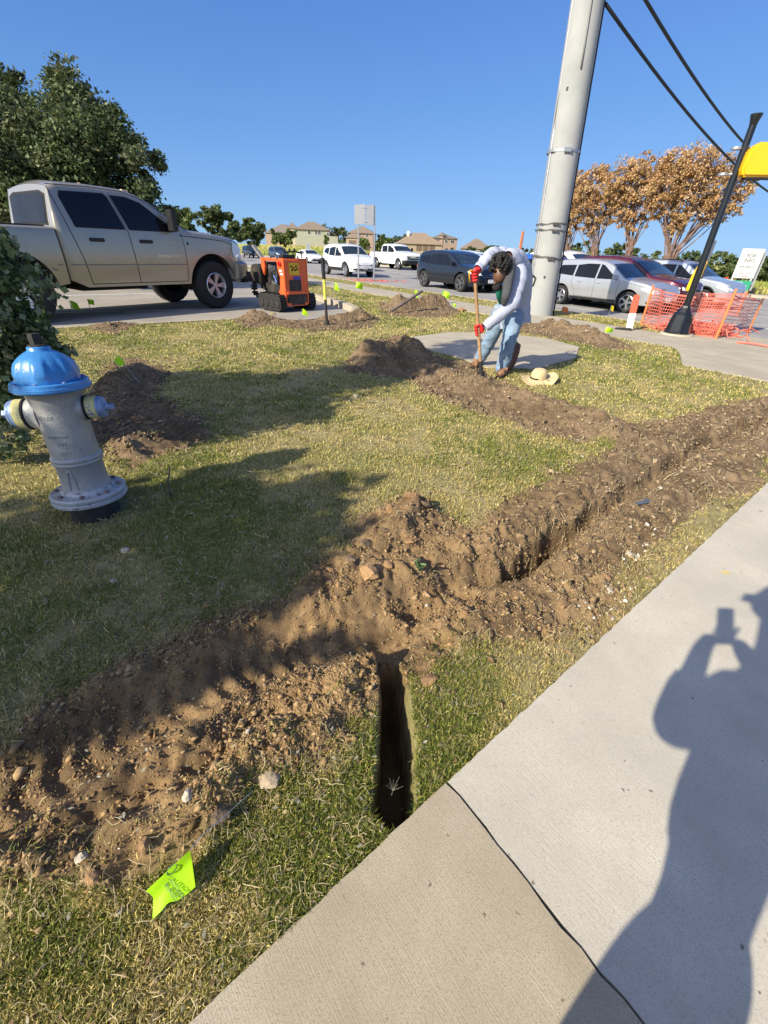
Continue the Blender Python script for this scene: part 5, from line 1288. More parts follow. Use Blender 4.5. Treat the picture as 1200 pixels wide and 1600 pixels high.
for p, h, lx_ in ((sA, .95, .0), (sB, 1.0, .05), (sC, .95, .0), (sD, .9, .02), (sE, .9, 0)):
    mb = MB(); mb.box((p.x, p.y, p.z + h / 2 - .02), (.045, .02, h)); mb.build('stake', mat('orange_stake', (.72, .25, .08), .6) if p is sA else bpy.data.materials['orange_stake'], fence, bevel=.004)
net_heap('fallen_netting', on(1085, 520), .35, .3, .16, 260, 'crumpled orange netting lying on the soil inside the safety fence', M_net, 5)
mb = MB(); q0, q1 = on(1178, 541), on(1205, 545)
mb.tube([on(1150, 537) + Vector((0, 0, .03)), q0 + Vector((0, 0, .05)), q1 + Vector((0, 0, .03))], .022, 6); tag(mb.build('net_strip', M_net), 'long flat orange strip lying on the concrete at the right edge', 'strip')
bp_ = on(982, 517)
bar = empty('channelizer_panel', bp_, R(-12), 'leaning vertical traffic panel with orange-red top and white bottom beside the mesh fence', 'barricade')
bar.scale = (.85,) * 3; bar.rotation_euler = (R(-4), R(-4), R(-25))
M_orf = mat('orange_red_reflective', (.42, .085, .04), .4, vary=.1); M_wht = mat('white_plastic', (.62, .62, .60), .45, vary=.1, scale=8, dirt=(.35, .33, .3), dscale=9, damt=.5)
mb = MB(); mb.box((0, 0, .22), (.17, .03, .44)); mb.build('lower_panel', M_wht, bar, bevel=.01)
mb = MB(); mb.prism([(-.083, .44), (.083, .44), (.083, .82), (.05, .88), (-.05, .88), (-.083, .82)], -.017, .017); mb.build('upper_panel', M_orf, bar, bevel=.006)
mb = MB(); mb.box((-.14, .02, .03), (.42, .30, .09)); mb.build('rubber_base', M_rubber, bar, bevel=.02)
# ------------------------------------------------------------------ real-estate sign and small orange sign
sp_ = at(1150, 458, -.2); 
fs = empty('for_info_sign', sp_, R(-12), 'white and green information board on posts at the field edge on the right', 'sign')
M_sgw = mat('sign_white', (.62, .63, .60), .5, vary=.03); M_sgg = mat('sign_green', (.03, .30, .17), .5, vary=.05); M_dtext = mat('sign_text_grey', (.03, .04, .04), .6)
hB = 2.05; wB = 1.15
mb = MB(); mb.box((0, 0, .12 + .30 + (hB - .30) / 2 + .25), (wB, .04, hB - .55)); mb.build('upper_board', M_sgw, fs, bevel=.004)
mb = MB(); mb.box((0, -.002, .12 + .275), (wB, .044, .55)); mb.build('lower_board', M_sgg, fs, bevel=.004)
for x in (-.5, .5):
    mb = MB(); mb.box((x, .06, .95), (.08, .08, 2.2)); mb.build('post', M_sgw, fs, bevel=.005)
mb = MB(); mb.box((wB / 2 + .16, .30, 1.15), (.03, .55, 2.0)); mb.build('second_board', mat('sign_grey_side', (.4, .42, .45), .5), fs, bevel=.004)
def stext(body, x, z, size, mt): text_mesh('sign_lettering', body, size, mt, fs, Matrix.Translation((x, -.026, z)) @ Matrix.Rotation(math.pi / 2, 4, 'X'), .002)
stext('FOR', 0, 1.93, .25, M_dtext); stext('INFO', 0, 1.70, .25, M_dtext); stext('JIM WELLS', 0, 1.37, .17, M_dtext); stext('LAND - LOTS', 0, 1.05, .10, M_dtext); stext('AVAILABLE', 0, .90, .10, M_red); stext('972', 0, .56, .12, M_sgw); stext('735-0888', 0, .36, .20, M_sgw)
so2 = empty('yard_sign', at(1128, 455, -.2), R(10), 'small orange and white yard sign tilted beside the green information board', 'sign'); so2.rotation_euler = (0, R(-24), R(-5))
mb = MB(); mb.box((0, 0, .55), (.75, .03, .40)); mb.build('orange_half', M_orf, so2, bevel=.004)
mb = MB(); mb.box((0, 0, .22), (.75, .03, .26)); mb.build('white_half', M_sgw, so2, bevel=.004)
mb = MB(); mb.tube([(0, .03, -.15), (0, .03, .6)], .015, 6); mb.build('stake', M_galv, so2)
mb = MB(); mb.box((0, 0, 1.9), (.62, .03, .75)); mb.build('sign_board', M_alum, small, bevel=.004); mb = MB(); mb.box((0, .04, 1.0), (.06, .06, 2.2)); mb.build('post', M_galv, small)

# ------------------------------------------------------------------ straw hat
hatp = on(840, 597); hatp.z = gz(hatp)
M_straw = mat('straw_weave', (.58, .46, .25), .8, vary=.12, scale=50, bump=.8, bscale=130)
hat = empty('straw_hat', hatp, R(20), 'wide brimmed tan straw hat lying on the grass beside the worker', 'hat'); hat.rotation_euler = (R(6), R(-4), R(20))
mb = MB(); vs = []; n = 40
for r_, z_ in ((.10, .05), (.13, .035), (.19, .03), (.235, .035)):
    for k in range(n): a = 2 * math.pi * k / n; vs.append((r_ * 1.05 * math.cos(a), r_ * .85 * math.sin(a), z_ + (.045 * math.cos(2 * a + .5) + .012 * math.sin(5 * a)) * ((r_ - .1) / .13)))
mb.add(vs + [(x, y, z - .008) for x, y, z in vs], [(i * n + k, i * n + (k + 1) % n, (i + 1) * n + (k + 1) % n, (i + 1) * n + k) for i in range(3) for k in range(n)] +
       [(4 * n + i * n + k, 4 * n + (i + 1) * n + k, 4 * n + (i + 1) * n + (k + 1) % n, 4 * n + i * n + (k + 1) % n) for i in range(3) for k in range(n)] + [(3 * n + k, 3 * n + (k + 1) % n, 7 * n + (k + 1) % n, 7 * n + k) for k in range(n)])
mb.build('brim', M_straw, hat, smooth=50)
mb = MB(); mb.lathe([(.105, .04), (.102, .075), (.092, .12), (.07, .15), (.03, .158), (0, .150)], 28, 0, Matrix.Diagonal((1.05, .85, 1, 1)), lambda r, z, a: r * (1 - .06 * math.cos(2 * a)));  mb.build('crown', M_straw, hat, smooth=50)
mb = MB(); mb.lathe([(.107, .045), (.106, .065)], 28, 0, Matrix.Diagonal((1.05, .85, 1, 1))); mb.tube([(.06, -.09, .05), (.10, -.15, .02), (.12, -.2, .04), (.07, -.25, -.02)], .004, 5); mb.build('hat_band', M_iron, hat, smooth=40)

# ------------------------------------------------------------------ marker flags
M_lime = leaf_mat('lime_flag_plastic', .45, .35)
def flag_cloth(parent, P, name='pennant', colr=(.50, .95, .02)):
    """P: grid of points rows x cols"""
    V_ = np.array([q for row in P for q in row], float); c = len(P[0]); F_ = [(i * c + j, i * c + j + 1, (i + 1) * c + j + 1, (i + 1) * c + j) for i in range(len(P) - 1) for j in range(c - 1)]
    return np_mesh(name, V_, np.array(F_), M_lime, parent, col=np.tile(np.array(colr)[None], (len(V_), 1)), smooth=True)
def flag(u, v, h, sz, ang_, label, colr=(.50, .92, .02), lean=(0, 0), ph=0.0):
    p = on(u, v); p.z = gz(p) if math.hypot(p.x, p.y) < 22 else float(base_z(p.x, p.y)); root = empty('marker_flag', p, ang_, label, 'flag', 'lime utility marker flags')
    topp_ = Vector((lean[0], lean[1], h)); mb = MB(); mb.tube([(0, 0, -.02), topp_ * .5 + Vector((.004, 0, 0)), topp_], .0022 + .0003 * math.hypot(p.x, p.y), 5); mb.build('wire', M_galv, root)
    P = []
    for i in range(6):
        row = []
        for j in range(7):
            a = j / 6; b = i / 5
            row.append(topp_ - topp_.normalized() * sz * .8 * b + Vector((sz * a, .20 * sz * math.sin(a * 4 + b * 2 + ph), -.25 * sz * a * a)))
        P.append(row)
    flag_cloth(root, P, colr=colr); return root
flag(113, 487, .34, .18, R(5), 'left lime flag of the pair standing in front of the pickup truck bed', ph=1)
flag(142, 486, .36, .13, R(60), 'right lime flag of the pair standing in front of the pickup truck cab', ph=2)
flag(222, 606, .30, .13, R(-60), 'lime flag leaning over the shaded dirt mound behind the hydrant', lean=(-.02, -.16), ph=.5)
flag(473, 500, .26, .14, R(-30), 'lime flag at the lower right corner of the orange trenching machine', ph=1.7)
flag(522, 464, .42, .24, R(-40), 'lime flag on the grass just right of the yellow-handled bar', ph=.9)
flag(556, 461, .40, .24, R(5), 'lime flag standing at the sidewalk below the two-post sign', ph=2.2)
flag(646, 473, .36, .20, R(-50), 'lime flag above the dark plank on the far spoil pile', ph=.2)
flag(675, 474, .34, .19, R(-70), 'leftmost lime flag of the cluster of three left of the worker', ph=1.2)
flag(683, 475, .30, .17, R(20), 'lowest lime flag of the cluster of three left of the worker', ph=2.2)
flag(690, 474, .48, .22, R(10), 'tallest lime flag of the cluster of three left of the worker', ph=.6)
flag(706, 485, .2, .10, R(10), 'tiny lime flag at the sidewalk edge just left of the worker shovel', ph=.6)
flag(944, 520, .24, .19, R(0), 'lime flag at the sidewalk edge between the worker and the orange fence', ph=2.6)
flag(950, 496, .30, .14, R(-70), 'small yellow flag by the kerb in front of the silver SUV front wheel', (.72, .60, .02), ph=.3)
flag(877, 492, .22, .18, R(20), 'small orange flag in the grass strip below the silver SUV', (.85, .25, .06), ph=.3)
# the big crumpled flag in the foreground
fr = empty('marker_flag', (0, 0, 0), 0, 'large crumpled lime flag lying on the grass in the foreground, with dark printing', 'flag', 'lime utility marker flags')
def fp(u, v, h):
    p = on(u, v); z0 = gz(p); q = at(u, v, z0 + h); return q
q00, q10, q01, q11, q02, q12 = fp(228, 1392, .05), fp(297, 1328, .075), fp(240, 1402, .035), fp(299, 1340, .07), fp(238, 1437, .012), fp(305, 1385, .045)
rows = []
for i in range(9):
    b = i / 8; row = []
    for j in range(13):
        a = j / 12
        if b < .3: f = b / .3; p = q00.lerp(q10, a).lerp(q01.lerp(q11, a), f); p.z += .004 * math.sin(f * 3.14)
        else: f = (b - .3) / .7; p = q01.lerp(q11, a).lerp(q02.lerp(q12, a), f); k = max(0, 1 - abs(a - .38) / .16); p += (q01.lerp(q11, .38) - q02.lerp(q12, .38)) * .16 * k * f; p.z += .006 * math.sin(a * 6) * f
        row.append(tuple(p))
    rows.append(row)
pen = flag_cloth(fr, rows)
fw_ = fp(330, 1296, .01); mb = MB(); mb.tube([q10, q10.lerp(fw_, .5) + Vector((0, 0, .01)), fp(395, 1236, .02)], .0011, 5); mb.build('wire', M_galv, fr)
n_ = (q11 - q01).cross(q02 - q01).normalized(); n_ = n_ if n_.z > 0 else -n_
ex_ = (q11 - q01).normalized(); ey_ = n_.cross(ex_)
cF = q01.lerp(q11, .52).lerp(q02.lerp(q12, .52), .55)
Mx = Matrix(((ey_.x, -ex_.x, n_.x, cF.x), (ey_.y, -ex_.y, n_.y, cF.y), (ey_.z, -ex_.z, n_.z, cF.z + .008), (0, 0, 0, 1)))
M_print = mat('flag_print', (.04, .13, .03), .6)
Mx = Mx @ Matrix.Rotation(math.pi, 4, 'Z')
text_mesh('printed_lettering', 'CAUTION', .013, M_print, fr, Mx @ Matrix.Translation((0, .006, 0)), .0003); text_mesh('printed_lettering', 'BURIED', .013, M_print, fr, Mx @ Matrix.Translation((0, -.008, 0)), .0003)
cE = q00.lerp(q10, .55).lerp(q01.lerp(q11, .55), .4); cE.z += .006; mb = MB()
rg = [cE + ex_ * (.014 * math.cos(t) * (1.1 if math.cos(t) > 0 else .9)) + ey_ * (.007 * math.sin(t)) for t in np.linspace(0, 2 * math.pi, 9)]
mb.tube(rg, .0014, 4, caps=False); mb.build('printed_emblem', M_print, fr)
# ------------------------------------------------------------------ walk-behind trencher
M_or = mat('machine_orange', (.72, .115, .03), .45, vary=.06, scale=5, coat=.3, dirt=(.30, .10, .05), dscale=6, damt=.4, dlow=.6)
M_mdark = mat('machine_black', (.02, .019, .018), .6, vary=.3, scale=10, dirt=(.12, .10, .07), dscale=6, damt=.4)
tp = at(450, 488, .004)
tr_ = empty('trencher', tp, math.atan2(-.65, .76), 'orange walk-behind trencher with black tracks standing on the driveway behind the pickup nose', 'trencher')
tr_.scale = (1.04,) * 3
# local: +x operator end, y from near side (0) to far side (.62)
mb = MB(); mb.prism([(-.26, 1.06), (-.02, 1.09), (0, 1.05), (0, .16), (-.05, .13), (-.26, .38), (-.20, .50), (-.17, .72), (-.22, .80)], -.02, .02); sp1 = mb.build('side_plate', M_or, tr_, bevel=.008)
mb = MB(); mb.prism([(-.26, 1.06), (-.02, 1.09), (0, 1.05), (0, .16), (-.05, .13), (-.26, .38), (-.20, .50), (-.17, .72), (-.22, .80)], .62, .66); mb.build('side_plate', M_or, tr_, bevel=.008)
mb = MB(); mb.box((-.02, .32, .70), (.04, .60, .72)); mb.box((-.13, .32, 1.075), (.22, .60, .02)); mb.box((.01, .32, .40), (.06, .60, .06)); mb.box((-.03, .32, .16), (.05, .60, .08)); mb.build('rear_panel', M_or, tr_, bevel=.008)
mb = MB(); mb.box((.002, .27, .55), (.03, .34, .22)); mb.box((-.01, .32, .28), (.04, .56, .18)); mb.build('vent_panel', M_mdark, tr_, bevel=.006)
mb = MB(); mb.box((.006, .26, .88), (.008, .28, .24)); dc = mb.build('warning_decal', mat('decal_yellow', (.70, .45, .02), .5), tr_)
mb = MB()
for y, z in ((.18, .93), (.24, .90), (.32, .93), (.20, .86), (.29, .86), (.35, .88)): mb.box((.012, y, z), (.004, .05, .035))
mb.build('decal_marks', M_seam, dc)
mb = MB(); mb.box((.006, .33, .70), (.008, .20, .07)); mb.build('lettering_decal', mat('decal_blue', (.06, .06, .35), .5), tr_)
mb = MB(); mb.prism([(-.02, .95), (-.02, 1.06), (-.14, 1.06)], .655, .668); mb.build('corner_decal', bpy.data.materials['decal_yellow'], tr_)
mb = MB(); mb.lathe([(.055, 0), (.055, .03), (.04, .045), (0, .045)], 20, 0, Matrix.Translation((-.12, -.02, .98)) @ Matrix.Rotation(math.pi / 2, 4, 'X')); mb.build('round_cap', M_red, tr_, smooth=40)
mb = MB()
for k, (dx, dz) in enumerate(((-.12, .84), (-.10, .78))): mb.box((dx, -.023, dz), (.10, .004, .04))
mb.build('side_lettering', M_sgw, tr_)
# upper frame bar and front post
mb = MB(); mb.box((-.52, 0, 1.05), (.56, .05, .06)); mb.box((-.52, .62, 1.05), (.56, .05, .06)); mb.prism([(-.84, 1.08), (-.72, 1.08), (-.70, .92), (-.76, .72), (-.84, .90)], -.03, .03); mb.prism([(-.84, 1.08), (-.72, 1.08), (-.70, .92), (-.76, .72), (-.84, .90)], .6, .65); mb.build('top_frame', M_or, tr_, bevel=.008)
# engine
mb = MB(); mb.box((-.48, .30, .70), (.42, .42, .40)); mb.tube([(-.34, .02, .92), (-.36, .03, .60)], .06, 12); mb.tube([(-.60, .05, .95), (-.60, .05, .75)], .05, 10); mb.box((-.46, .05, .82), (.18, .10, .22)); mb.build('engine', mat('engine_grey', (.20, .21, .20), .4, .6, vary=.4, scale=14), tr_, bevel=.02)
mb = MB()
for k in range(5): mb.tube([(-.30 - .06 * k, -.02, .95 - .02 * k), (-.32 - .05 * k, -.06, .80), (-.36 - .03 * k, -.03, .66), (-.30, .05, .55)], .012, 6)
mb.build('hydraulic_hoses', M_black, tr_, smooth=True)
mb = MB(); mb.tube([(-.35, -.05, .75), (-.27, -.04, .60)], .018, 6); mb.build('blue_fitting', mat('fitting_blue', (.05, .15, .5), .4), tr_)
# control levers
mb = MB()
for y in (.08, .22, .36): mb.tube([(-.14, y, 1.08), (-.13, y, 1.18), (-.08, y + .02, 1.24)], .014, 6); mb.lathe([(0, 0), (.025, .02), (.025, .05), (0, .06)], 10, 0, Matrix.Translation((-.08, y + .02, 1.22)))
mb.tube([(-.10, .02, 1.10), (-.06, .05, 1.20), (-.04, .3, 1.22), (-.06, .55, 1.20), (-.10, .60, 1.10)], .016, 8); mb.box((-.16, .25, 1.12), (.12, .3, .07)); mb.build('controls', M_black, tr_, smooth=40)
# tracks
def track(y0, y1):
    mb = MB(); P = []; L_, r_ = .30, .175
    N_ = 40
    for i in range(N_):
        t = i / N_ * 2 * math.pi; c, s_ = math.cos(t), math.sin(t); P.append((-.42 + (L_ if c > 0 else -L_) * min(1, abs(c) * 3) * 1.0 * (1 if abs(c) > .33 else abs(c) * 3) + r_ * .7 * c, r_ + .02 + r_ * s_))
    mb.prism(P, y0, y1)
    for i in range(0, N_, 1):
        x, z = P[i]; x2, z2 = P[(i + 1) % N_]; mx_, mz_ = (x + x2) / 2, (z + z2) / 2; an = math.atan2(z2 - z, x2 - x)
        if i % 2 == 0: mb.box((0, 0, 0), (.035, (y1 - y0) * 1.02, .045), 0, Matrix.Translation((mx_, (y0 + y1) / 2, mz_)) @ Matrix.Rotation(-an, 4, 'Y'))
    t_ = mb.build('track', M_rubber, tr_)
    mb = MB()
    for x in (-.72, -.52, -.32, -.12): mb.lathe([(.09, -.01), (.09, .01), (.04, .02), (0, .02)], 14, 0, Matrix.Translation((x, y0 - .005, .17)) @ Matrix.Rotation(math.pi / 2, 4, 'X'))
    mb.build('rollers', M_iron, t_, smooth=30)
track(-.20, -.02); track(.68, .86)
# boom, guard and digging chain at the front
mb = MB(); mb.box((-1.05, .30, .50), (.60, .14, .20), 0); mb.prism([(-.86, .86), (-1.05, .95), (-1.22, .92), (-1.30, .75), (-1.18, .58), (-.90, .50)], -.06, .28); mb.build('chain_guard', M_mdark, tr_, bevel=.02)
mb = MB()
loop = [(-.95, .55), (-1.25, .60), (-1.38, .50), (-1.40, .34), (-1.28, .24), (-1.0, .26), (-.86, .40)]
lp = [Vector((x, .08, z)) for x, z in loop] + [Vector((loop[0][0], .08, loop[0][1]))]
mb.tube(lp, .028, 6, caps=False)
for i in range(len(lp) - 1):
    for f in (.2, .6):
        p = lp[i].lerp(lp[i + 1], f); mb.box(p, (.06, .14, .05))
mb.build('digging_chain', M_iron, tr_)
mb = MB(); mb.box((0, 0, 0), (.70, .10, .05), 0, Matrix.Translation((-1.02, .12, 1.10)) @ Matrix.Rotation(R(38), 4, 'Y')); mb.build('raised_boom_bar', mat('bare_metal', (.34, .33, .31), .45, .6), tr_, bevel=.01)
mb = MB(); mb.box((-.55, .33, .46), (.75, .50, .22)); mb.box((-.72, .33, .75), (.16, .5, .5)); mb.box((-.45, .33, .20), (.9, .44, .16)); mb.build('chassis', M_mdark, tr_, bevel=.02)

# ------------------------------------------------------------------ digging tools
M_wood = mat('worn_ash_handle', (.36, .21, .10), .65, vary=.25, scale=25, bump=.3)
M_yfib = mat('yellow_fibreglass', (.70, .66, .10), .4, vary=.1, scale=12)
yb = on(511, 507); yb.z = gz(yb); yt = atY(504, 403, yb.y + .0)
sh = empty('long_handled_shovel', yb, 0, 'yellow fibreglass shovel with black grip stuck upright in the spoil pile', 'shovel')
v_ = yt - yb
def part(nm, a, b, r0, r1, mt, n=10):
    mb = MB(); mb.tube([v_ * a, v_ * ((a + b) / 2), v_ * b], [r0, (r0 + r1) / 2, r1], n); return mb.build(nm, mt, sh, smooth=40)
part('grip', .70, 1.0, .035, .042, M_black); part('shaft', .40, .70, .030, .030, M_yfib); part('ferrule', .0, .40, .030, .027, M_iron)
mb = MB(); mb.tube([(.0, 0, .1), (0, 0, -.15)], [.04, .10], 8); mb.build('blade', M_iron, sh)
bd = on(655, 487); bd.z = gz(bd) + .04
mb = MB(); q = on(627, 500); mb.box((0, 0, 0), (1.15, .10, .04)); o = mb.build('plank', mat('dark_board', (.11, .09, .075), .85, vary=.3, scale=10), bevel=.005); 
o.location = (bd.x - .35, bd.y - .2, bd.z + .22); o.rotation_euler = (0, R(-22), R(42)); tag(o, 'dark narrow board sticking up out of the far spoil pile', 'board')

# ------------------------------------------------------------------ people
def skin(name, nodes, edges, mt, parent=None, sub=2, root=None, ss=True):
    """nodes: name -> (Vector, rx, ry)"""
    ks = list(nodes); me = bpy.data.meshes.new(name); me.from_pydata([tuple(nodes[k][0]) for k in ks], [(ks.index(a), ks.index(b)) for a, b in edges], [])
    o = bpy.data.objects.new(name, me); COL.objects.link(o)
    md = o.modifiers.new('skin', 'SKIN'); md.use_smooth_shade = True; md.branch_smoothing = .5
    sv = me.skin_vertices[0].data
    for i, k in enumerate(ks): sv[i].radius = (nodes[k][1], nodes[k][2]); sv[i].use_root = (k == (root or ks[0]))
    m2 = o.modifiers.new('sub', 'SUBSURF'); m2.levels = sub; m2.render_levels = sub
    dg = bpy.context.evaluated_depsgraph_get(); new = bpy.data.meshes.new_from_object(o.evaluated_get(dg))
    bpy.data.objects.remove(o); new.materials.clear(); new.materials.append(mt)
    for p in new.polygons: p.use_smooth = True
    q = bpy.data.objects.new(name, new); COL.objects.link(q); q.parent = parent; return q
def chain(*ks): return [(ks[i], ks[i + 1]) for i in range(len(ks) - 1)]
M_skin = mat('brown_skin', (.12, .058, .034), .5, vary=.1, scale=12); M_hair = mat('black_curly_hair', (.010, .009, .009), .75, vary=.4, scale=60, bump=1.0, bscale=120)
M_shirt = mat('white_work_shirt', (.36, .39, .48), .85, vary=.04, scale=6, bump=.5, bscale=16); M_jean = mat('light_blue_denim', (.17, .25, .34), .85, vary=.22, scale=9, bump=.6, bscale=22, dirt=(.36, .41, .45), dscale=5, damt=.55, dlow=.52)
M_scarf = mat('dark_grey_scarf', (.055, .058, .066), .9, vary=.2, scale=12, bump=.5, bscale=25); M_green = mat('green_undershirt', (.015, .28, .17), .8); M_glove = mat('red_glove', (.66, .02, .02), .7, vary=.1, bump=.3); M_boot = mat('tan_work_boot', (.30, .15, .065), .75, vary=.3, scale=20, bump=.5)
Y0 = 5.95
fn_, ff_ = on(784, 588), on(744, 573)      # near and far feet
def J(u, v, Y): return atY(u, v, Y)
an_, af_ = J(784, 575, fn_.y + .10), J(748, 563, ff_.y + .08)
jn = dict(pelvis=(J(800, 478, 6.12), .15, .13), hipn=(J(803, 492, 5.98), .115, .115), kneen=(J(796, 530, 5.72), .072, .075), ankn=(an_, .050, .055), heeln=(fn_ + Vector((.02, .06, .05)), .045, .045), toen=(fn_ + Vector((-.06, -.14, .045)), .042, .035),
          hipf=(J(783, 489, 6.2), .11, .11), kneef=(J(768, 527, 6.12), .07, .072), ankf=(af_, .050, .052), heelf=(ff_ + Vector((.02, .05, .05)), .045, .045), toef=(ff_ + Vector((-.08, -.13, .045)), .042, .035),
          spine=(J(806, 448, 6.0), .12, .11), chest=(J(805, 420, 5.80), .115, .10), neck=(J(793, 402, 5.58), .07, .07), head=(J(781, 424, 5.42), .09, .10), chin=(J(778, 446, 5.40), .062, .065),
          shf=(J(782, 398, 5.78), .07, .07), elf=(J(765, 399, 5.57), .036, .036), wrf=(J(747, 419, 5.40), .036, .036), shn=(J(811, 424, 5.58), .06, .06), eln=(J(799, 474, 5.41), .036, .036), wrn=(J(757, 511, 5.30), .036, .036))
E_ = chain('pelvis', 'hipn', 'kneen', 'ankn', 'heeln', 'toen') + chain('pelvis', 'hipf', 'kneef', 'ankf', 'heelf', 'toef') + chain('pelvis', 'spine', 'chest', 'neck', 'head', 'chin') + chain('chest', 'shf', 'elf', 'wrf') + chain('chest', 'shn', 'eln', 'wrn')
man = skin('person', jn, E_, M_skin, None, 2, 'pelvis'); tag(man, 'worker in white shirt, light jeans and red gloves bending over a long wooden shovel', 'person')
def grow(keys, g, extra={}): return {k: (jn[k][0], jn[k][1] + g, jn[k][2] + g) for k in keys} | extra
# jeans
jk = grow(('pelvis', 'hipn', 'kneen', 'hipf', 'kneef'), .022); jk['kneen'] = (jn['kneen'][0], .088, .092); jk['kneef'] = (jn['kneef'][0], .085, .088)
jk['cn'] = (jn['kneen'][0].lerp(an_, .5), .082, .086); jk['an'] = (an_ + Vector((0, 0, .0)), .078, .086); jk['cf'] = (jn['kneef'][0].lerp(af_, .5), .08, .084); jk['af'] = (af_, .075, .082)
jk['hn2'] = (jn['hipn'][0].lerp(jn['kneen'][0], .5), .115, .118); jk['hf2'] = (jn['hipf'][0].lerp(jn['kneef'][0], .5), .11, .112)
jk['an2'] = (an_ + Vector((0, 0, -.05)), .08, .088); jk['af2'] = (af_ + Vector((0, 0, -.04)), .076, .084)
jeans = skin('jeans', jk, chain('pelvis', 'hipn', 'hn2', 'kneen', 'cn', 'an', 'an2') + chain('pelvis', 'hipf', 'hf2', 'kneef', 'cf', 'af', 'af2'), M_jean, man, 3, 'pelvis'); JW = True
def wrinkle(o, amp, sc, amp2=0, sc2=1):
    n = len(o.data.vertices); co = np.empty(n * 3); o.data.vertices.foreach_get('co', co); co = co.reshape(-1, 3); nr = np.array([v.normal[:] for v in o.data.vertices])
    d = (fbm(co[:, 0] * 1.0 + co[:, 1] * .7, co[:, 2] * 1.6 + co[:, 1] * .5, sc, 3) - .5) * 2 * amp
    if amp2: d += (.25 - np.abs(fbm(co[:, 0] + co[:, 2] * .8 + 5, co[:, 1] + co[:, 2] * .6, sc2, 2) - .5)) * amp2
    o.data.vertices.foreach_set('co', (co + nr * d[:, None]).ravel()); o.data.update()
wrinkle(jeans, .012, 10, .055, 11)
# shirt: body of the shirt with its hanging tail, and both sleeves
spn = [(806, 506, 6.06, .178), (807, 494, 6.06, .172), (808, 478, 6.05, .168), (809, 460, 6.02, .166), (809, 442, 5.96, .164), (808, 426, 5.88, .150), (805, 414, 5.80, .138), (801, 406, 5.70, .115), (796, 402, 5.62, .085), (792, 402, 5.56, .06)]
ctr = [J(u, v, Y) for u, v, Y, r_ in spn]; cc, rr_ = [], []
for i in range(len(ctr) - 1):
    for k in range(5): f = k / 5; cc.append(ctr[i].lerp(ctr[i + 1], f)); rr_.append(spn[i][3] * (1 - f) + spn[i + 1][3] * f)
cc.append(ctr[-1]); rr_.append(spn[-1][3])
mb = MB(); mb.tube(cc, rr_, 48, caps=False); shirt = mb.build('shirt', M_shirt, man, smooth=True)
co = [v.co.copy() for v in shirt.data.vertices]
for i, v in enumerate(shirt.data.vertices):     # flatten front to back, flare and cut the hem unevenly
    ring = i // 48; 
    if ring < 8: v.co.z += .045 * math.sin((v.co.x - ctr[0].x) * 9 + 1) * (1 - ring / 8) - .02 * (1 - ring / 8); v.co.x += .018 * math.sin(v.co.y * 60) * (1 - ring / 8)
wrinkle(shirt, .022, 6, .06, 9)
def sleeve(pts, nm='sleeve'):
    c_ = [J(u, v, Y) for u, v, Y, r_ in pts]; P, Q = [], []
    for i in range(len(c_) - 1):
        for k in range(7):
            f = k / 7; p0 = c_[max(0, i - 1)]; p1 = c_[i]; p2 = c_[i + 1]; p3 = c_[min(len(c_) - 1, i + 2)]
            P.append(.5 * ((2 * p1) + (p2 - p0) * f + (2 * p0 - 5 * p1 + 4 * p2 - p3) * f * f + (3 * p1 - p0 - 3 * p2 + p3) * f ** 3)); Q.append(pts[i][3] * (1 - f) + pts[i + 1][3] * f)
    P.append(c_[-1]); Q.append(pts[-1][3]); mb = MB(); mb.tube(P, Q, 28, caps=False); o = mb.build(nm, M_shirt, shirt, smooth=True); wrinkle(o, .014, 12, .06, 13); return o
sleeve([(800, 412, 5.80, .09), (789, 402, 5.76, .080), (777, 398, 5.68, .066), (766, 400, 5.57, .060), (756, 410, 5.48, .052), (746, 421, 5.40, .045)])
sleeve([(806, 418, 5.74, .10), (810, 432, 5.60, .092), (806, 454, 5.50, .080), (799, 475, 5.41, .074), (780, 493, 5.34, .058), (757, 512, 5.29, .047)])
mb = MB()
hd = jn['head'][0]; 
# hair: curly cap covering the crown, which faces the viewer and up
rr = np.random.default_rng(3); hv = []; 
updir = (hd - jn['chin'][0]).normalized()
def blob(c, r, sq=1.0):
    bm = bmesh.new(); bmesh.ops.create_icosphere(bm, subdivisions=2, radius=r)
    V_ = [v.co * (1 + .12 * rr.normal()) + Vector(c) for v in bm.verts]; F_ = [tuple(v.index for v in f.verts) for f in bm.faces]; bm.free(); mb.add(V_, F_)
cH = hd + updir * .035 + Vector((-.005, .0, .02))
for i in range(260):
    d = Vector(rr.normal(size=3)).normalized()
    if d.dot(updir) < -.15 and d.y > -.2: pass
    if d.dot(updir) < -.50: continue
    blob(cH + Vector((d.x * .112, d.y * .112, d.z * .12)), rr.uniform(.011, .021))
mb.build('hair', M_hair, man, smooth=True, fixn=False)
# face details (in shade, looking down): nose, ears, beard
mb = MB(); ch = jn['chin'][0]; fdir = Vector((-.55, -.6, -.5)).normalized()
blob(hd + Vector((.095, -.03, -.02)), .022); mb.build('ear', M_skin, man, smooth=True)
mb = MB(); blob(hd.lerp(ch, .5) + fdir * .085, .02); mb.build('nose', M_skin, man, smooth=True)
mb = MB(); blob(ch + fdir * .02 - updir * .005, .052); mb.build('beard', M_hair, man, smooth=True)
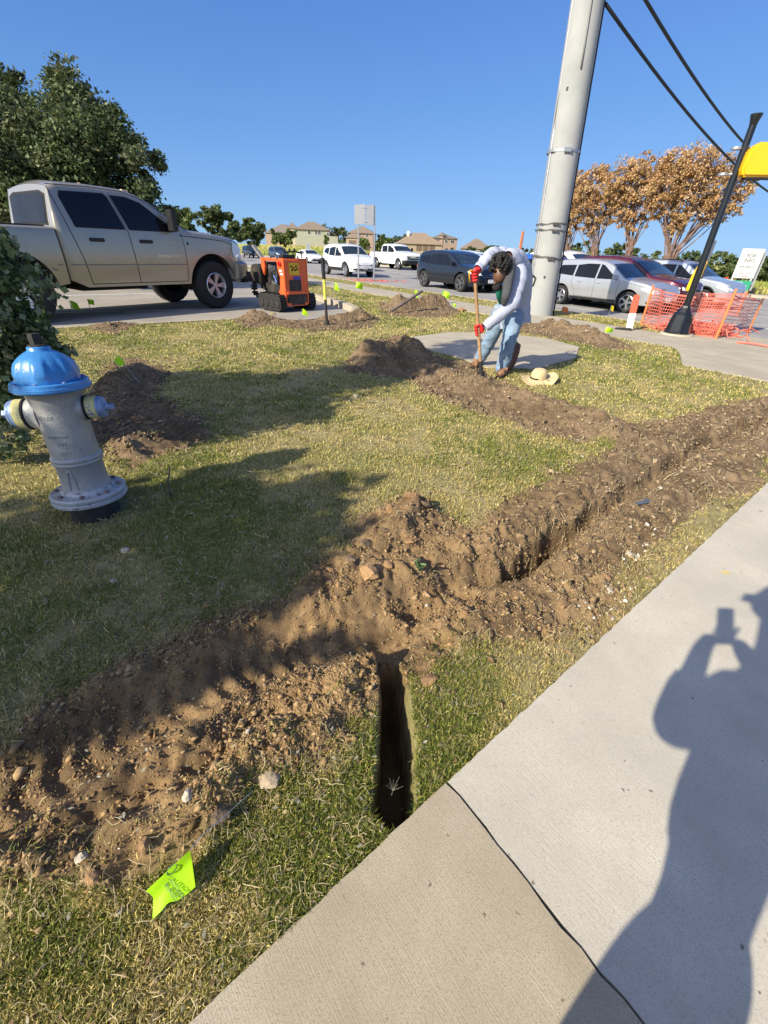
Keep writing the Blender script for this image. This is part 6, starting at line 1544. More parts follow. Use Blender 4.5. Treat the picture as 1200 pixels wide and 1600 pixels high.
# scarf hanging from the neck
sc = {}
sc['a'] = (J(800, 408, 5.45), .045, .045); sc['b'] = (J(798, 425, 5.40), .05, .045); sc['c'] = (J(794, 445, 5.34), .062, .045); sc['d'] = (J(790, 462, 5.30), .052, .036); sc['e'] = (J(786, 478, 5.34), .026, .022); sc['n'] = (J(790, 403, 5.50), .06, .05); sc['n2'] = (J(786, 450, 5.44), .05, .04)
skin('scarf', sc, chain('n', 'a', 'b', 'c', 'd', 'e') + chain('c', 'n2'), M_scarf, man, 2, 'c')
gs = {'a': (J(779, 449, 5.52), .045, .04), 'b': (J(780, 462, 5.58), .04, .035), 'c': (J(783, 474, 5.7), .02, .03)}
skin('undershirt', gs, chain('a', 'b', 'c'), M_green, man, 2, 'b')
# jacket tool loops and glove hands gripping the handle
H0, H1 = J(741, 424, 5.34), J(753, 600, 5.24)
hdl0 = J(741.5, 428, 5.30); hdlb = on(754, 598); hdlb.z = gz(hdlb) - .03
axs = (hdlb - hdl0).normalized()
def glove(c, wrist, over=False, name='glove'):
    """palm plus four curled fingers and a thumb closed round the handle axis"""
    g = {}; side = (c - wrist); side = (side - axs * side.dot(axs)).normalized(); oth = axs.cross(side)
    g['w'] = (wrist, .050, .046); g['p'] = (c - side * .026, .056, .044)
    E2 = [('w', 'p')]
    for i, (o_, ln) in enumerate(((-.045, .95), (-.015, 1.05), (.015, 1.0), (.045, .85))):
        base = c - side * .012 + axs * o_ + oth * .028
        k1 = c + side * .026 * ln + axs * o_ + oth * .022; k2 = c + side * .034 * ln + axs * (o_ + .003) - oth * .012; k3 = c + side * .010 + axs * (o_ + .004) - oth * .032
        g['b%d' % i] = (base, .0165, .0165); g['c%d' % i] = (k1, .0155, .0155); g['d%d' % i] = (k2, .0145, .0145); g['e%d' % i] = (k3, .012, .012)
        E2 += [('p', 'b%d' % i), ('b%d' % i, 'c%d' % i), ('c%d' % i, 'd%d' % i), ('d%d' % i, 'e%d' % i)]
    g['t0'] = (c - side * .015 - axs * .045 - oth * .012, .015, .015); g['t1'] = (c + side * .012 - axs * .055 - oth * .028, .013, .013); g['t2'] = (c + side * .030 - axs * .045 - oth * .020, .010, .010)
    E2 += [('p', 't0'), ('t0', 't1'), ('t1', 't2')]
    return skin(name, g, E2, M_glove, man, 2, 'p')
gt = hdl0 + axs * .0; gl = J(750.5, 516, 5.26)
f_ = (gl - hdl0).dot(axs); gl = hdl0 + axs * f_
glove(hdl0 + axs * .015, jn['wrf'][0]); glove(gl, jn['wrn'][0])
mb = MB(); wv = hdl0 - axs * .02; mb.tube([wv + Vector((-.02, -.03, .01)), wv + Vector((-.055, -.05, .015)), wv + Vector((-.06, -.05, -.02)), wv + Vector((-.045, -.05, -.10))], .008, 6); mb.build('glove_strap', mat('yellow_strap', (.65, .38, .05), .6), man, smooth=True)
for (f0, nm) in ((fn_, 0), (ff_, 1)):
    b_ = {'h': (f0 + Vector((.035, .085, .055)), .055, .055), 'm': (f0 + Vector((-.01, -.01, .055)), .055, .052), 't': (f0 + Vector((-.06, -.13, .045)), .052, .042), 'a': (f0 + Vector((.02, .06, .13)), .058, .06)}
    skin('boot', b_, chain('a', 'h', 'm', 't'), M_boot, man, 2, 'h')
    mb = MB(); mb.box((0, 0, 0), (.105, .30, .025), 0, Matrix.Translation(f0 + Vector((-.012, -.02, .012))) @ Matrix.Rotation(R(-24), 4, 'Z')); mb.build('boot_sole', M_rubber, man, bevel=.02)
# digging shovel in his hands
dsh = empty('digging_shovel', hdlb, 0, 'long wooden handled digging shovel held in both red gloves, blade in the soil', 'shovel')
mb = MB(); top_ = hdl0 - axs * .05 - hdlb; mb.tube([top_, top_ * .5, -axs * .26], [.0185, .02, .019], 12); mb.build('handle', M_wood, dsh, smooth=40)
mb = MB(); mb.tube([-axs * .30, -axs * .17], [.024, .026], 12); mb.tube([-axs * .18, -axs * .05], [.028, .022], 10)
w_ = Vector((1, -.2, 0)).normalized()
mb.add([-axs * .18 - w_ * .05, -axs * .18 + w_ * .05, -axs * .02 + w_ * .045 + Vector((0, -.02, 0)), axs * .06, -axs * .02 - w_ * .045 + Vector((0, -.02, 0))] + [-axs * .18 - w_ * .05 + Vector((0, .006, 0)), -axs * .18 + w_ * .05 + Vector((0, .006, 0)), -axs * .02 + w_ * .045 + Vector((0, -.014, 0)), axs * .06 + Vector((0, .006, 0)), -axs * .02 - w_ * .045 + Vector((0, -.014, 0))],
       [(0, 1, 2, 3, 4), (9, 8, 7, 6, 5), (0, 5, 6, 1), (1, 6, 7, 2), (2, 7, 8, 3), (3, 8, 9, 4), (4, 9, 5, 0)]); mb.build('blade', M_iron, dsh, smooth=30)
# second shovel with D grip standing behind his legs
s0, s1 = on(797, 588), atY(829, 437, 6.35); s0.z = gz(s0); s0 = Vector((s0.x, s0.y + .22, s0.z)); ds = empty('d_grip_shovel', s0, 0, 'short shovel with black D-shaped grip and rusty blade standing behind the worker', 'shovel')
v2 = s1 - s0; a2 = v2.normalized(); sd_ = a2.cross(Vector((0, 1, 0))).normalized(); nn = sd_.cross(a2)
mb = MB(); mb.tube([a2 * .36, v2 * .6, v2 - a2 * .10], [.021, .019, .018], 10); mb.build('shaft', M_wood, ds, smooth=40)
mb = MB(); mb.tube([v2 - a2 * .10, v2 - a2 * .06 + sd_ * .055, v2 + a2 * .03 + sd_ * .062, v2 + a2 * .05 + sd_ * .03, v2 + a2 * .05 - sd_ * .03, v2 + a2 * .03 - sd_ * .062, v2 - a2 * .06 - sd_ * .055, v2 - a2 * .10], .013, 8); mb.build('d_grip', M_black, ds, smooth=True)
mb = MB(); vs = []; nj = 9
for i, (h, w) in enumerate(((.40, .05), (.38, .105), (.28, .112), (.14, .105), (.05, .07), (-.01, .01))):
    for j in range(nj):
        t = -1 + 2 * j / (nj - 1); vs.append(a2 * h + sd_ * w * t + nn * (.035 * t * t - .02))
m0 = len(vs); vs += [v - nn * .006 for v in vs]
fs_ = [(i * nj + j, i * nj + j + 1, (i + 1) * nj + j + 1, (i + 1) * nj + j) for i in range(5) for j in range(nj - 1)]
mb.add(vs, fs_ + [tuple(m0 + q for q in reversed(f)) for f in fs_]); mb.tube([a2 * .40, a2 * .30], [.026, .012], 8); mb.build('blade', mat('rusty_blade', (.17, .085, .055), .6, .5, vary=.35, scale=14), ds, smooth=30, fixn=False)

# ------------------------------------------------------------------ the photographer, whose shadow falls on the sidewalk
pj = dict(pelvis=(Vector((-.09, -.43, .88)), .08, .08), hl=(Vector((-.145, -.44, .76)), .06, .06), kl=(Vector((-.15, -.40, .47)), .065, .065), al=(Vector((-.15, -.45, .10)), .05, .05), tl=(Vector((-.17, -.30, .06)), .045, .04),
          hr=(Vector((-.035, -.44, .76)), .06, .06), kr=(Vector((-.02, -.40, .47)), .065, .065), ar=(Vector((-.01, -.45, .10)), .05, .05), tr=(Vector((.01, -.30, .06)), .045, .04),
          sp=(Vector((-.095, -.41, 1.05)), .165, .12), ch=(Vector((-.09, -.38, 1.28)), .175, .12), nk=(Vector((-.06, -.33, 1.48)), .065, .065), hd=(Vector((-.045, -.27, 1.62)), .085, .10), cr=(Vector((-.045, -.28, 1.70)), .07, .08),
          sl=(Vector((-.21, -.36, 1.36)), .065, .065), el=(Vector((-.235, -.27, 1.09)), .055, .055), wl=(Vector((-.085, -.07, 1.25)), .036, .036), pl=(Vector((-.050, -.045, 1.30)), .032, .022),
          sr=(Vector((.12, -.36, 1.38)), .075, .075), er=(Vector((.20, -.24, 1.12)), .058, .058), wr=(Vector((.075, -.08, 1.25)), .036, .036), pr=(Vector((.048, -.05, 1.29)), .032, .022))
pe = chain('pelvis', 'hl', 'kl', 'al', 'tl') + chain('pelvis', 'hr', 'kr', 'ar', 'tr') + chain('pelvis', 'sp', 'ch', 'nk', 'hd', 'cr') + chain('ch', 'sl', 'el', 'wl', 'pl') + chain('ch', 'sr', 'er', 'wr', 'pr')
ph = skin('person', pj, pe, M_skin, None, 2, 'pelvis'); tag(ph, 'person in a cap holding up a phone, seen only as a shadow on the sidewalk', 'person')
sk = {k: (pj[k][0], pj[k][1] + .025, pj[k][2] + .025) for k in ('pelvis', 'sp', 'ch', 'sl', 'el', 'sr', 'er')}; sk['pelvis'] = (Vector((-.09, -.43, .82)), .15, .13); sk['wl'] = (Vector((-.13, -.12, 1.20)), .055, .055); sk['wr'] = (Vector((.11, -.13, 1.20)), .055, .055)
skin('shirt', sk, chain('pelvis', 'sp', 'ch') + chain('ch', 'sl', 'el', 'wl') + chain('ch', 'sr', 'er', 'wr'), mat('dark_shirt', (.05, .06, .09), .9), ph, 2, 'ch')
tk_ = {k: (pj[k][0], pj[k][1] + .025, pj[k][2] + .025) for k in ('pelvis', 'hl', 'kl', 'al', 'hr', 'kr', 'ar')}
tk_['pelvis'] = (Vector((-.09, -.44, .84)), .06, .06); tk_['hl'] = (Vector((-.145, -.44, .74)), .088, .088); tk_['hr'] = (Vector((-.035, -.44, .74)), .088, .088); skin('trousers', tk_, chain('pelvis', 'hl', 'kl', 'al') + chain('pelvis', 'hr', 'kr', 'ar'), mat('dark_trousers', (.04, .045, .06), .9), ph, 2, 'pelvis')
mb = MB(); T_ = Matrix.Translation((-.045, -.27, 1.66)); mb.lathe([(.115, -.02), (.118, .03), (.10, .09), (.06, .12), (0, .13)], 28, 0, T_)
mb.add([(-.13, -.22, 1.66), (-.14, -.15, 1.62), (-.085, -.10, 1.605), (-.005, -.10, 1.605), (.05, -.15, 1.62), (.04, -.22, 1.66), (-.13, -.22, 1.672), (-.14, -.15, 1.632), (-.085, -.10, 1.617), (-.005, -.10, 1.617), (.05, -.15, 1.632), (.04, -.22, 1.672)],
       [(0, 1, 2, 3, 4, 5), (11, 10, 9, 8, 7, 6), (0, 6, 7, 1), (1, 7, 8, 2), (2, 8, 9, 3), (3, 9, 10, 4), (4, 10, 11, 5)]); mb.build('cap', M_black, ph, smooth=40)
for sx in (-1, 1):
    for i in range(4):
        b0 = Vector((sx * .050, -.045, 1.27 + .021 * i)); g = {'a': (b0, .010, .010), 'b': (b0 + Vector((sx * -.004, .006, .004)), .009, .009), 'c': (b0 + Vector((-sx * .022, -.012, .006)), .008, .008)}
        skin('finger', g, chain('a', 'b', 'c'), M_skin, ph, 1, 'a')
mb = MB(); mb.box((0, 0, 0), (.075, .009, .155), 0, Matrix.Translation((0, -.026, CAMZ - .012)) @ Matrix.Rotation(-PITCH, 4, 'X')); tag(mb.build('phone', M_black, bevel=.003), 'phone held up by the photographer', 'phone')
# ------------------------------------------------------------------ foliage
def leaves(name, centres, radii, n, size, pal, parent=None, clump=.28, nclump=40, seed=0, up=0.0, shell=.55, mt=None, aspect=1.6, weights=None, droop=0.0):
    """leaf faces gathered in clumps spread through ellipsoids"""
    rg = np.random.default_rng(seed); C = np.array([tuple(c) for c in centres]); Rr = np.array([r if hasattr(r, '__len__') else (r, r, r) for r in radii], float)
    w = np.array(weights if weights is not None else (Rr.prod(1) ** (2 / 3))); w = w / w.sum()
    ci = rg.choice(len(C), nclump, p=w); d = rg.normal(size=(nclump, 3)); d /= np.linalg.norm(d, axis=1)[:, None]
    rad = rg.uniform(shell, 1.0, nclump) ** .7; K = C[ci] + d * Rr[ci] * rad[:, None]
    kr = clump * rg.uniform(.5, 1.3, nclump) * Rr[ci].mean(1)
    li = rg.integers(0, nclump, n); P = K[li] + np.clip(rg.normal(size=(n, 3)), -1.7, 1.7) * kr[li][:, None] * .5 * np.array([1, 1, .8])
    nr = rg.normal(size=(n, 3)); nr[:, 2] += up; nr += d[li] * .8; nr /= np.linalg.norm(nr, axis=1)[:, None]
    t = np.cross(nr, rg.normal(size=(n, 3))); t[:, 2] -= droop; t /= np.linalg.norm(t, axis=1)[:, None]; b = np.cross(nr, t)
    s = size * rg.uniform(.6, 1.3, n)[:, None]
    V = np.empty((n, 4, 3)); V[:, 0] = P - t * s * .5 * aspect; V[:, 1] = P + b * s * .5 - nr * s * .08; V[:, 2] = P + t * s * .5 * aspect; V[:, 3] = P - b * s * .5 - nr * s * .08
    pal = np.array(pal); ct = rg.integers(0, len(pal), nclump); cc = np.where((rg.random(n) < .65)[:, None], pal[ct[li]], pal[rg.integers(0, len(pal), n)]) * rg.uniform(.75, 1.25, n)[:, None]
    return np_mesh(name, V.reshape(-1, 3), (np.arange(n)[:, None] * 4 + np.arange(4)[None]).astype(np.int32), mt or M_leaf, parent, col=np.repeat(cc, 4, 0))
def limbs(mb, base, tips, r0, seed=0, lift=.45):
    rr = random.Random(seed)
    for tpt in tips:
        tpt = Vector(tpt); m1 = base.lerp(tpt, .35); m1.z = base.z + (tpt.z - base.z) * lift; m1 += Vector((rr.uniform(-.1, .1), rr.uniform(-.1, .1), 0)) * (tpt - base).length * .5; m2 = m1.lerp(tpt, .5) + Vector((rr.uniform(-.1, .1), rr.uniform(-.1, .1), .05)) * (tpt - base).length * .3
        mb.tube([base, base.lerp(m1, .5), m1, m2, tpt], [r0, r0 * .75, r0 * .55, r0 * .35, r0 * .12], 7)
OAK = [(.075, .11, .038), (.055, .085, .03), (.10, .135, .05), (.13, .16, .06), (.05, .07, .028), (.17, .19, .09)]
# big oak beyond the pickup truck
ob = Vector((-11.0, 17.5, -.05))
oak = empty('oak_tree', ob, 0, 'big dark green oak rising behind the pickup truck at the left edge', 'tree')
cs_ = [(20, 185, 17, 1.9), (105, 165, 17, 1.6), (150, 215, 16.5, 1.7), (205, 245, 16.5, 1.45), (240, 300, 16.5, .95), (60, 260, 16, 2.0), (150, 300, 16, 1.7), (-60, 190, 17, 2.2), (-130, 250, 17, 2.3), (70, 330, 16.5, 1.6), (200, 335, 17, 1.2), (-40, 310, 17, 2.0), (120, 130, 17.5, .75), (35, 128, 17.5, .95), (175, 180, 17, .9), (232, 262, 17, .7)]
C_ = [atY(u - 14, v + 26, Y) for u, v, Y, r_ in cs_]; R_ = [r_ * .88 for *_, r_ in cs_]
leaves('crown', [c - ob for c in C_], R_, 150000, .075, OAK, oak, clump=.30, nclump=620, seed=4, up=.5, shell=.35)
mb = MB(); mb.tube([(0, 0, -.3), (.1, 0, 1.0), (.05, .1, 2.2)], [.38, .28, .24], 12); limbs(mb, Vector((.05, .1, 2.1)), [c - ob for c in C_], .16, 2); mb.build('trunk', M_bark, oak, smooth=60)
# young tree just outside the left edge whose branches hang into the picture, shading the lawn
RED = [(.12, .17, .06), (.16, .21, .08), (.26, .31, .16), (.09, .13, .05), (.36, .40, .26), (.20, .25, .12)]
tb = Vector((-4.3, 2.2, 0)); rd = empty('redbud_tree', tb, 0, 'leafy small tree at the left edge with branches drooping behind the hydrant', 'tree')
vis = [(-5, 400, 2.7, .16), (15, 460, 2.7, .20), (45, 520, 2.7, .17), (15, 560, 2.75, .22), (70, 545, 2.8, .11), (5, 620, 2.8, .20), (45, 610, 2.85, .15), (85, 580, 2.85, .07), (30, 655, 2.8, .12), (-40, 500, 2.6, .3), (-40, 620, 2.7, .3), (50, 495, 2.75, .11), (75, 520, 2.8, .08), (62, 700, 2.55, .05), (40, 690, 2.6, .06), (-30, 690, 2.6, .15)]
Cv = [atY(u, v, Y) for u, v, Y, r_ in vis]; Rv = [r_ for *_, r_ in vis]
leaves('hanging_foliage', [c - tb for c in Cv], Rv, 13000, .036, RED, rd, clump=.5, nclump=150, seed=8, up=.3, shell=.1, aspect=1.25, droop=.5)
sh_t = [((-1.9, 4.1), .62, 2.0), ((-1.1, 4.9), .72, 2.9), ((-.5, 5.2), .62, 3.3), ((.1, 5.9), .6, 3.7), ((.55, 6.6), .52, 4.1), ((1.05, 7.3), .48, 4.6), ((1.5, 7.95), .36, 5.0), ((-2.4, 4.7), .6, 2.4), ((-2.9, 3.9), .6, 1.8), ((-1.0, 4.1), .45, 2.3)]
Cs2 = [Vector((g[0] - 1.1296 * h, g[1] - 1.0218 * h, h)) for g, r_, h in sh_t]; Rs2 = [r_ for g, r_, h in sh_t]
leaves('crown', [c - tb for c in Cs2], Rs2, 17000, .075, RED, rd, clump=.42, nclump=420, seed=9, up=.4, shell=.1, aspect=1.25)
mb = MB(); mb.tube([(0, 0, -.1), (.05, .03, .8), (0, 0, 1.7)], [.09, .07, .06], 10); limbs(mb, Vector((0, 0, 1.5)), [c - tb for c in Cs2], .035, 3); limbs(mb, Vector((0.02, 0, 1.2)), [c - tb for c in Cv[1:]], .013, 5, .7); mb.build('trunk', M_bark, rd, smooth=60)
# second street tree behind the viewer, shading the near lawn
tb2 = Vector((-4.9, -2.2, 0)); t2_ = empty('shade_tree', tb2, 0, 'street tree standing behind the viewer, seen only by its shadow on the near lawn', 'tree')
sh2 = [((-2.0, 1.75), .45, 3.0), ((-1.45, 1.95), .42, 3.2), ((-.95, 2.2), .38, 3.3), ((-.5, 2.42), .26, 3.4), ((-.85, 1.75), .40, 3.1), ((-.45, 1.95), .24, 3.3), ((-1.4, 1.3), .45, 2.9), ((-.85, 1.25), .36, 3.0), ((-1.9, 1.0), .5, 3.1), ((-.50, 1.45), .22, 3.1), ((-.32, 1.12), .16, 3.1), ((-1.25, .9), .28, 3.2), ((-.75, .95), .14, 3.0), ((-.2, 2.55), .14, 3.4)]
Cs3 = [Vector((g[0] - 1.1296 * h, g[1] - 1.0218 * h, h)) for g, r_, h in sh2]; Rs3 = [r_ for g, r_, h in sh2]
leaves('crown', [c - tb2 for c in Cs3], Rs3, 10500, .07, RED, t2_, clump=.42, nclump=400, seed=10, up=.4, shell=.0, aspect=1.25)
mb = MB(); mb.tube([(0, 0, -.1), (.05, .03, 1.0), (0, 0, 2.2)], [.11, .08, .06], 10); limbs(mb, Vector((0, 0, 2.1)), [c - tb2 for c in Cs3], .03, 4); mb.build('trunk', M_bark, t2_, smooth=60)

# crepe myrtles: fans of thin stems, rusty dry crowns
CRP = [(.52, .32, .145), (.46, .27, .115), (.58, .39, .20), (.38, .23, .10), (.56, .42, .28), (.48, .34, .14)]
M_cbark = mat('crepe_myrtle_bark', (.20, .13, .10), .8, vary=.3, scale=6)
def crepe(u0, s_lane, blobs, nst, seed, label, leafn, low):
    r = ray(u0, 405); t = s_lane / (r[0] * .835 + r[1] * .55); b = Vector((r[0] * t, r[1] * t, -.25)); rr = random.Random(seed)
    root = empty('crepe_myrtle', b, 0, label, 'tree', 'crepe myrtles with dry rusty crowns across the road')
    C_ = [atY(u, v, b.y + dy) - b for u, v, r_, dy in blobs]; R_ = [r_ for u, v, r_, dy in blobs]
    leaves('crown', C_, R_, leafn, .088, CRP, root, clump=.24, nclump=leafn // 36, seed=seed, up=.6, shell=.1, aspect=1.5)
    mb = MB()
    for i in range(int(nst * .75)):
        c = Vector(C_[i % len(C_)]); e = c + Vector((rr.uniform(-1, 1), rr.uniform(-1, 1), rr.uniform(-.6, 1))) * R_[i % len(C_)] * .8
        b0 = Vector((rr.uniform(-.22, .22), rr.uniform(-.22, .22), -.1)); b0.x *= .6; b0.y *= .6; m1 = b0 * 1.5 + Vector((e.x * .07, e.y * .07, low * rr.uniform(.62, .78))); m2 = m1.lerp(e, .45) + Vector((rr.uniform(-.15, .15), 0, .1))
        mb.tube([b0, m1, m2, m2.lerp(e, .5) + Vector((rr.uniform(-.2, .2), 0, .1)), e], [.055, .045, .032, .02, .01], 5)
        for q in range(3):
            f = rr.uniform(.3, .9); s = m2.lerp(e, f); mb.tube([s, s + (e - m2).normalized() * .6 + Vector((rr.uniform(-.6, .6), rr.uniform(-.6, .6), rr.uniform(.1, .7)))], [.013, .006], 4)
    mb.build('trunk', M_cbark, root, smooth=60)
crepe(884, 33.5, [(878, 318, .8, .2), (902, 312, .8, 0), (900, 350, .55, 0), (880, 305, .9, 0), (895, 285, .8, 0), (890, 335, .8, 0), (882, 360, .6, 0)], 20, 21, 'leftmost and narrowest rusty crepe myrtle touching the concrete pole', 9000, 3.0)
crepe(928, 33.5, [(905, 330, .7, 0), (950, 335, .75, 0), (962, 320, .8, 0), (908, 280, .7, 0), (925, 360, .6, 0), (925, 290, 1.15, 0), (943, 272, .9, .3), (912, 305, .9, -.4), (935, 318, 1.1, 0), (925, 345, .9, 0), (955, 300, .8, .3)], 26, 22, 'second crepe myrtle from the concrete pole', 15000, 3.0)
crepe(982, 33.5, [(965, 285, .9, 0), (1015, 310, .8, 0), (1005, 340, .6, 0), (968, 335, .6, 0), (985, 358, .5, 0), (985, 275, 1.2, 0), (970, 300, 1.0, .3), (1002, 265, .9, -.3), (990, 310, 1.1, 0), (980, 340, .8, 0), (1010, 295, .9, 0)], 26, 23, 'third crepe myrtle from the concrete pole, behind the maroon SUV', 15000, 3.2)
crepe(1046, 33.5, [(1025, 330, .7, 0), (1050, 355, .6, 0), (1100, 335, .8, 0), (1020, 305, .8, 0), (1165, 285, .6, 0), (1055, 275, 1.5, 0), (1035, 262, .9, .3), (1085, 262, 1.2, -.3), (1115, 262, 1.1, 0), (1140, 275, 1.0, 0), (1155, 300, .9, 0), (1080, 300, 1.3, 0), (1110, 315, 1.2, 0), (1040, 310, 1.1, 0), (1140, 325, .9, .3), (1060, 340, .9, 0), (1020, 285, .8, 0), (1150, 258, .55, 0)], 44, 24, 'largest and rightmost crepe myrtle with a wide leaning crown behind the black post', 30000, 3.0)

# far wood on the right, trees round the houses
DG = [(.065, .10, .035), (.09, .125, .04), (.12, .155, .055), (.055, .08, .03), (.15, .18, .07)]
def horizon_blobs(u0, u1, topf, Y, step, rr, zlow):
    C_, R_ = [], []; u = u0
    while u < u1:
        vt = topf(u) + rr.uniform(-2.5, 3.5); p = atY(u, vt, Y + rr.uniform(-4, 10)); g = float(far_z(p.x, p.y)) - .3
        h = max(1.5, p.z - g); r_ = min(2.6, h * .5); k = 0; z = p.z - r_ * .8
        while z > g - 1: C_.append((p.x + rr.uniform(-.8, .8), p.y + rr.uniform(-2, 0), z)); R_.append(r_ * rr.uniform(.85, 1.1)); z -= r_ * 1.1
        u += step * rr.uniform(.6, 1.3)
    return C_, R_
rr = random.Random(12)
topf = lambda u: float(np.interp(u, [600, 860, 900, 940, 980, 1010, 1040, 1070, 1110, 1150, 1200, 1300], [386, 384, 384, 389, 386, 392, 397, 400, 396, 402, 403, 400]))
C_, R_ = horizon_blobs(845, 1420, topf, 108, 11, rr, 0)
o = leaves('woodland', C_, R_, 60000, .42, DG, None, clump=.32, nclump=900, seed=31, up=.6, shell=.6); tag(o, kind='stuff')
C_, R_ = horizon_blobs(700, 850, lambda u: 388, 150, 12, rr, 0); 
o = leaves('far_woodland', C_, R_, 9000, .5, DG, None, clump=.32, nclump=160, seed=32, up=.6, shell=.6); tag(o, kind='stuff')
def bush_tree(u, vtop, vbot, wpx, Y, label, seed, pal=DG, name='tree', n=5200, leaf=.36, cat='tree', grp='trees beyond the field on the left'):
    top_, bot = atY(u, vtop, Y), atY(u, vbot, Y); g = bot.z; h = top_.z - g; wm = (atY(u + wpx / 2, vbot, Y) - atY(u - wpx / 2, vbot, Y)).length
    root = empty(name, (bot.x, Y, g), 0, label, cat, grp); rr = random.Random(seed); C_, R_ = [], []
    for i in range(13):
        f = rr.uniform(-.05, .80); ww = (1 - abs(f - .4) * 1.1) * wm * .36; C_.append((rr.uniform(-ww, ww), rr.uniform(-1, 1) * wm * .2, h * f)); R_.append((wm * .25, wm * .25, h * .2))
    leaves('crown', C_, R_, n, leaf, pal, root, clump=.34, nclump=110, seed=seed, up=.6, shell=.5)
    mb = MB(); mb.tube([(0, 0, -.5), (0, 0, h * .5)], [h * .045, h * .03], 8); limbs(mb, Vector((0, 0, h * .3)), C_, h * .02, seed); mb.build('trunk', M_bark, root, smooth=60)
LG = [(.12, .17, .04), (.15, .20, .06), (.09, .13, .035), (.18, .22, .08)]
bush_tree(292, 322, 385, 75, 60, 'pale green hedge-like tree right behind the pickup cab', 41, LG, n=9000, leaf=.22); bush_tree(345, 320, 372, 58, 75, 'round dark green tree above the pickup truck hood', 42, n=9000, leaf=.26)
bush_tree(395, 334, 374, 38, 95, 'dark round tree just right of the round tree over the pickup hood', 43, n=6500); bush_tree(443, 349, 378, 36, 110, 'olive bush-like tree in front of the leftmost house', 44, LG)
bush_tree(372, 340, 372, 30, 100, 'small dark tree between the two round trees on the left horizon', 48)
bush_tree(512, 349, 378, 40, 235, 'dark tree showing above the roof slope of the grey-green house', 45); bush_tree(537, 352, 380, 34, 235, 'dark tree between the grey-green house and the brick house', 46)
bush_tree(594, 364, 391, 30, 132, 'dark tree directly right of the two-post sign', 47); bush_tree(606, 370, 392, 24, 125, 'yellow-green round tree behind the white pickup truck', 49, LG)
bush_tree(620, 369, 392, 26, 235, 'dark tree at the left end of the long brown hip roof', 50); bush_tree(638, 362, 391, 28, 235, 'tall dark tree behind the long brown hip roof', 51); bush_tree(569, 372, 386, 16, 122, 'small round shrub in front of the brick house', 52, LG, 'shrub', 2500, cat='shrub')
bush_tree(510, 366, 380, 9, 118, 'thin young tree in front of the grey-green house wall', 53, LG, 'young_tree', 1200, .25); bush_tree(770, 384, 400, 40, 140, 'low dark trees right of the last hip roof', 54)
# tall grass of the field
def field_grass():
    n = 110000; r = np.exp(RNG.uniform(math.log(32), math.log(190), n)); a = np.radians(RNG.uniform(-45, 55, n)); X, Y = r * np.sin(a), r * np.cos(a)
    k = S_of(X, Y) > 34.6; X, Y, r = X[k], Y[k], r[k]; n = len(X); Z = zat(X, Y); tone = fbm(X, Y, .035, 4)
    g = np.array([[.28, .34, .07], [.35, .40, .09], [.22, .29, .06]]); d = np.array([[.56, .50, .15], [.62, .52, .20], [.48, .46, .13]])
    pk = RNG.random(n) < np.clip((tone - .42) * 5 + .2 + (X < 5) * .12, .05, .8); c = np.where(pk[:, None], d[RNG.integers(0, 3, n)], g[RNG.integers(0, 3, n)]) * RNG.uniform(.75, 1.2, n)[:, None]
    v, f, cc = blades(X, Y, Z, r, RNG.uniform(.3, .75, n) * (1 + .6 * (tone - .5)), .06 * np.clip(r / 50, .6, 3) * RNG.uniform(.6, 1.4, n), np.clip(RNG.normal(.3, .15, n), .02, .8), c)
    tag(np_mesh('field_grass', v, f, M_grass, col=cc), kind='stuff')
field_grass()
# grassy soil mound at the far kerb, right
mb = MB(); 
mp = at(1095, 452, -.25)
vs = []; n, m_ = 40, 12
for i in range(n + 1):
    for j in range(m_ + 1):
        x = -6 + 12 * i / n; y = -2 + 4 * j / m_; h = .75 * math.exp(-(x / 3.0) ** 2 - (y / 1.0) ** 2) + .12 * float(fbm(np.array([x * 2.]), np.array([y * 2.]), 1.3, 4)[0]) - .10
        vs.append((x, y, h))
mb.add(vs, [(i * (m_ + 1) + j, (i + 1) * (m_ + 1) + j, (i + 1) * (m_ + 1) + j + 1, i * (m_ + 1) + j + 1) for i in range(n) for j in range(m_)]); o = mb.build('soil_mound', mat('dark_topsoil', (.085, .065, .045), .95, vary=.4, scale=3, bump=1, bscale=8), smooth=True); 
o.location = mp; o.rotation_euler = (0, 0, R(-30)); tag(o, kind='structure')

